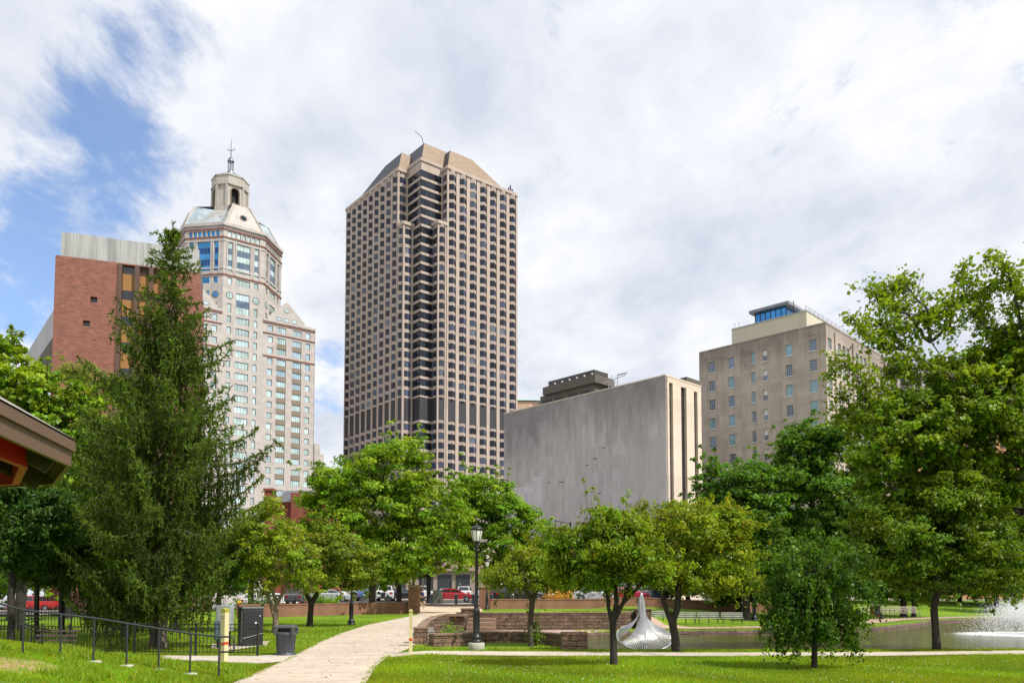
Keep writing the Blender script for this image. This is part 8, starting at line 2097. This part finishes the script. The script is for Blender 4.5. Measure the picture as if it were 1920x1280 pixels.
# ------------------------------------------------------------------ steel rib sculpture in the pond
def sculpture():
    Y = 28.6; c = P(1208, 1192, Y); root = empty('sculpture', (c.x, Y, WATER_Z), 'polished steel ribbed fan sculpture standing in the pond between two cherry trees', 'sculpture')
    steel_ = simple('brushed_steel', (.60, .61, .63), .33, .8, .08, 12, .05); k = Y/F
    Rr = 51*k; tilt = R_(27); top = P(1207, 1112, Y).z; cz = c.z; 
    def ring(a, r=1.): # a=0 front
        x = math.sin(a)*Rr*r; y = -math.cos(a)*Rr*r; return Vector((c.x+x, Y+y*math.cos(tilt), cz-.02+y*math.sin(tilt)*1.0))
    rim = MB(); rim.tube([ring(a) for a in np.linspace(-R_(155), R_(155), 70)], .022, 6); rim.build('rim', steel_, root)
    def spine(t):                                           # t 0 bottom..1 top, leaning to the left at the tip
        z = cz-.10+(top-cz+.08)*t; return Vector((c.x-.02-.10*math.sin(t*2.6)*t+.02*(1-t), Y-.06*(1-t), z))
    def ribset(a0, a1, n, s0, s1, name, ctrl=.26, cz_=.22):
        mb = MB()
        for i in range(n):
            f = i/(n-1); a = a0+(a1-a0)*f; p0 = ring(a); st = s0+(s1-s0)*f if not callable(s0) else s0(f); p2 = spine(st)
            d = Vector((p0.x-p2.x, p0.y-p2.y, 0)); p1 = Vector((p2.x, p2.y, p0.z*(1-cz_)+p2.z*cz_))+d*ctrl
            pts = [p0*(1-t)**2+p1*2*t*(1-t)+p2*t*t for t in np.linspace(0, 1, 9)]
            mb.tube(pts, [.0095+.006*t for t in np.linspace(0, 1, 9)], 4, caps=False)
        return mb.build(name, steel_, root)
    ribset(R_(-66), R_(52), 27, lambda f: .62+.34*math.sin(f*math.pi*.5+.2), None, 'front_ribs', .22, .16)
    ribset(R_(56), R_(150), 18, lambda f: .66-.05*f, None, 'right_wing_ribs', .34, .28)
    ribset(R_(-150), R_(-80), 14, lambda f: .60+.08*f, None, 'left_wing_ribs', .36, .30)
    # spine blade: curved hollow fin
    bl = MB(); n = 26; cu_ = 9; vs = []
    for j in range(n):
        t = j/(n-1); p = spine(.10+.93*t); w_ = .015+.135*(math.sin(math.pi*min(1., t*.55+.28))**1.2)*(1 if t < .72 else math.cos((t-.72)/.28*math.pi*.5)**.6)
        for i in range(cu_): u = -1+2*i/(cu_-1); vs.append((p.x+u*w_, p.y-(1-u*u)*w_*.75+.05, p.z))
    bl.mesh(vs, [(j*cu_+i, j*cu_+i+1, (j+1)*cu_+i+1, (j+1)*cu_+i) for j in range(n-1) for i in range(cu_-1)], 0, True)
    o = bl.build('spine_blade', steel_, root); so = o.modifiers.new('solid', 'SOLIDIFY'); so.thickness = .015
    ft = MB(); ft.tube([(c.x+.02, Y-Rr*.3, WATER_Z-.5), (c.x+.02, Y-Rr*.25, cz-.22), (c.x, Y, cz+.05)], .03, 8); ft.build('base_pole', steel_, root)
sculpture()

# ------------------------------------------------------------------ fountain
def fountain():
    Y = 39.; c = P(1936, 1180, Y); root = empty('fountain', (c.x, Y, WATER_Z), 'white fountain spray falling into the pond at the right edge', 'fountain'); r = np.random.default_rng(5)
    m, nt, b = new_mat('spray_water'); b.inputs['Base Color'].default_value = (.95,.96,.97,1); b.inputs['Roughness'].default_value = .5; b.inputs['Transmission Weight'].default_value = 0; b.inputs['Specular IOR Level'].default_value = .7
    n = 42000; a = r.uniform(0, 2*np.pi, n); v0 = r.normal(5.3, .5, n); el = R_(1)*r.normal(66, 7, n); t = r.uniform(0, 1, n)**.8*1.15
    rr = v0*np.cos(el)*t; z = v0*np.sin(el)*t-4.9*t*t; ok = (z > 0) & (z < 2.2); rr, z, a = rr[ok], z[ok], a[ok]; n = len(rr)
    p = np.stack([c.x+rr*np.cos(a), Y+rr*np.sin(a), WATER_Z+z], -1)+r.normal(0, .06, (n, 3)); s = r.uniform(.006, .015, n)
    base = np.array([(1,0,-.5),(-.5,.87,-.5),(-.5,-.87,-.5),(0,0,1)]); v = (p[:, None, :]+base[None]*s[:, None, None]*np.array([1,1,1.8])).reshape(-1, 3); i = np.arange(n)*4
    f = np.concatenate([np.stack([i+q[0], i+q[1], i+q[2]], -1) for q in ((0,1,3),(1,2,3),(2,0,3),(0,2,1))]); o = np_mesh('spray', v, f, m, root, smooth=True); o['kind'] = 'stuff'
    n = 14000; a = r.uniform(0, 2*np.pi, n); rr = np.abs(r.normal(2.1, .75, n)); p = np.stack([c.x+rr*np.cos(a), Y+rr*np.sin(a)*.9, WATER_Z+r.uniform(0, .05, n)], -1); s = r.uniform(.012, .05, n)*np.exp(-np.maximum(0, rr-2.6))
    base = np.array([(1.6,0,0),(-.8,.87,0),(-.8,-.87,0),(0,0,.5)]); v = (p[:, None, :]+base[None]*s[:, None, None]).reshape(-1, 3); i = np.arange(n)*4
    f = np.concatenate([np.stack([i+q[0], i+q[1], i+q[2]], -1) for q in ((0,1,3),(1,2,3),(2,0,3),(0,2,1))]); o = np_mesh('foam', v, f, m, root); o['kind'] = 'stuff'
    nz = MB(); nz.lathe([(.25,-.2),(.25,.03),(.08,.06),(.06,.14),(0,.14)], (c.x, Y, WATER_Z), 12); nz.build('nozzle', black_iron, root)
fountain()

# ------------------------------------------------------------------ pavilion roof corner at the left edge
def pavilion():
    V0 = P(135, 825, 9.0)
    def dr(a): return Vector((math.cos(R_(a)), math.sin(R_(a))))
    pts = [Vector((V0.x, V0.y))]; a_ = 124.4
    for k in range(11): pts.append(pts[-1]+dr(a_)*(1.75 if k % 2 == 0 else 4.6)); a_ += 36 if k % 2 == 0 else 24
    cen = sum(pts, Vector((0,0)))/12; ze = V0.z; fh = .30; root = empty('pavilion', (cen.x, cen.y, gz(cen.x, cen.y)), 'shingled pavilion roof with brown fascia and red soffit jutting in at the left edge', 'pavilion')
    sh, nt, b = new_mat('grey_shingles'); oc = nt.nodes.new('ShaderNodeTexCoord').outputs['UV']; br = nt.nodes.new('ShaderNodeTexBrick'); nt.links.new(oc, br.inputs[0]); br.inputs['Scale'].default_value = 1; br.inputs['Brick Width'].default_value = .22; br.inputs['Row Height'].default_value = .13; br.inputs['Mortar Size'].default_value = .008
    br.inputs['Color1'].default_value = (.40,.36,.31,1); br.inputs['Color2'].default_value = (.24,.22,.20,1); br.inputs['Mortar'].default_value = (.03,.03,.03,1); ns = noise(nt, 8, 5, .7); nt.links.new(mixc(nt, 1., br.outputs['Color'], ramp(nt, ns, [(.3,(.7,)*3),(.7,(1.35,)*3)]), 'MULTIPLY'), b.inputs['Base Color']); b.inputs['Roughness'].default_value = .9; bump(nt, b, br.outputs['Fac'], -.8, .02)
    fa = simple('brown_fascia_paint', (.14, .08, .052), .5, 0, .06, 2, .05); so = simple('dark_soffit_wood', (.05, .032, .022), .7, 0, .3, 4, .2, scl=(1,8,1)); rd = simple('red_paint', (.50, .012, .012), .45, 0, .08, 3, .05); da = simple('dark_beam_paint', (.035, .014, .012), .6)
    rise = math.tan(R_(29)); rf = MB(); uv = []; R = (pts[0]-cen).length
    def inw(p, t): return p+(cen-p)*t
    for k in range(12):
        a, b_ = pts[k], pts[(k+1) % 12]; n = ((a+b_)/2-cen).normalized()
        t = .55; ai, bi = inw(a, t), inw(b_, t); zi = ze+.02+R*t*rise
        e = .05; ao = a+(a-cen).normalized()*e; bo_ = b_+(b_-cen).normalized()*e
        rf.face([(ao.x,ao.y,ze+.0),(bo_.x,bo_.y,ze+.0),(bi.x,bi.y,zi),(ai.x,ai.y,zi)]); L = (b_-a).length; uv += [(0,0),(L,0),(L*.72,R*t*1.1),(L*.28,R*t*1.1)]
        t2 = .93; aj, bj = inw(a, t2), inw(b_, t2); zj = zi+R*(t2-t)*rise*.9; rf.face([(ai.x,ai.y,zi),(bi.x,bi.y,zi),(bj.x,bj.y,zj),(aj.x,aj.y,zj)]); uv += [(0,0),(1.6,0),(1,3),(.5,3)]
    ro = rf.build('roof', sh, root); ul = ro.data.uv_layers.new(name='UVMap'); ul.data.foreach_set('uv', np.array(uv, np.float32).ravel())
    for k in range(12):
        a, b_ = pts[k], pts[(k+1) % 12]; f = MB(); ai, bi = inw(a, .008), inw(b_, .008)
        f.mesh([(a.x,a.y,ze-fh),(b_.x,b_.y,ze-fh),(bi.x,bi.y,ze-fh),(ai.x,ai.y,ze-fh),(a.x,a.y,ze-.012),(b_.x,b_.y,ze-.012),(bi.x,bi.y,ze-.012),(ai.x,ai.y,ze-.012)], [(0,3,2,1),(4,5,6,7),(0,1,5,4),(1,2,6,5),(2,3,7,6),(3,0,4,7)])
        a2, b2 = inw(a, -.006), inw(b_, -.006); f.mesh([(a2.x,a2.y,ze-.13),(b2.x,b2.y,ze-.13),(ai.x,ai.y,ze-.13),(bi.x,bi.y,ze-.13),(a2.x,a2.y,ze-.012),(b2.x,b2.y,ze-.012)], [(0,1,5,4),(0,2,3,1)]); f.build('fascia', fa, root)
        s = MB(); at, bt = inw(a, .03), inw(b_, .03); s.face([(ai.x,ai.y,ze-fh+.05),(at.x,at.y,ze-.08),(bt.x,bt.y,ze-.08),(bi.x,bi.y,ze-fh+.05)]); s.build('soffit', so, root)
        c = MB(); a5, b5 = inw(a, .7), inw(b_, .7); zc_ = ze-.08+R*.67*rise; c.face([(at.x,at.y,ze-.08),(a5.x,a5.y,zc_),(b5.x,b5.y,zc_),(bt.x,bt.y,ze-.08)]); c.build('ceiling', rd if k in (1, 3, 5, 7, 9, 11) else so, root)
        bm_ = MB(); bm_.bar((at.x, at.y, ze-.28), (a5.x, a5.y, zc_-.2), .12, .26); bm_.build('rafter', so, root)
        rb = MB(); at2, bt2 = inw(a, .075), inw(b_, .075); rb.bar((at2.x, at2.y, ze-.14), (bt2.x, bt2.y, ze-.14), .08, .42); rb.build('ring_beam', rd, root)
        p = inw(a, .13); ps = MB(); ps.tube([(p.x, p.y, gz(p.x, p.y)-.1), (p.x, p.y, ze-.3)], .09, 10); ps.build('post', fa, root)
    fin = MB(); zj = ze+R*.93*rise; fin.lathe([(.7,0),(.7,.6),(.35,.9),(.1,1.4),(0,1.8)], (cen.x, cen.y, zj-.5), 15); fin.build('cupola', fa, root)
pavilion()
# stray bits of litter on the lawn
for px, py, lab, c_ in ((1281,1256,'crumpled pale paper scrap lying on the front lawn','paper'),):
    g = G(px, py); mb = MB(); mb.mesh([(g.x-.12,g.y,g.z+.03),(g.x,g.y-.04,g.z+.09),(g.x+.12,g.y+.02,g.z+.04),(g.x+.03,g.y+.09,g.z+.06),(g.x-.08,g.y+.07,g.z+.02)], [(0,1,3,4),(1,2,3)]); o = mb.build('paper_scrap', simple('scrap_paper', (.6,.5,.42), .8, bmp=0)); tag(o, lab, 'litter')
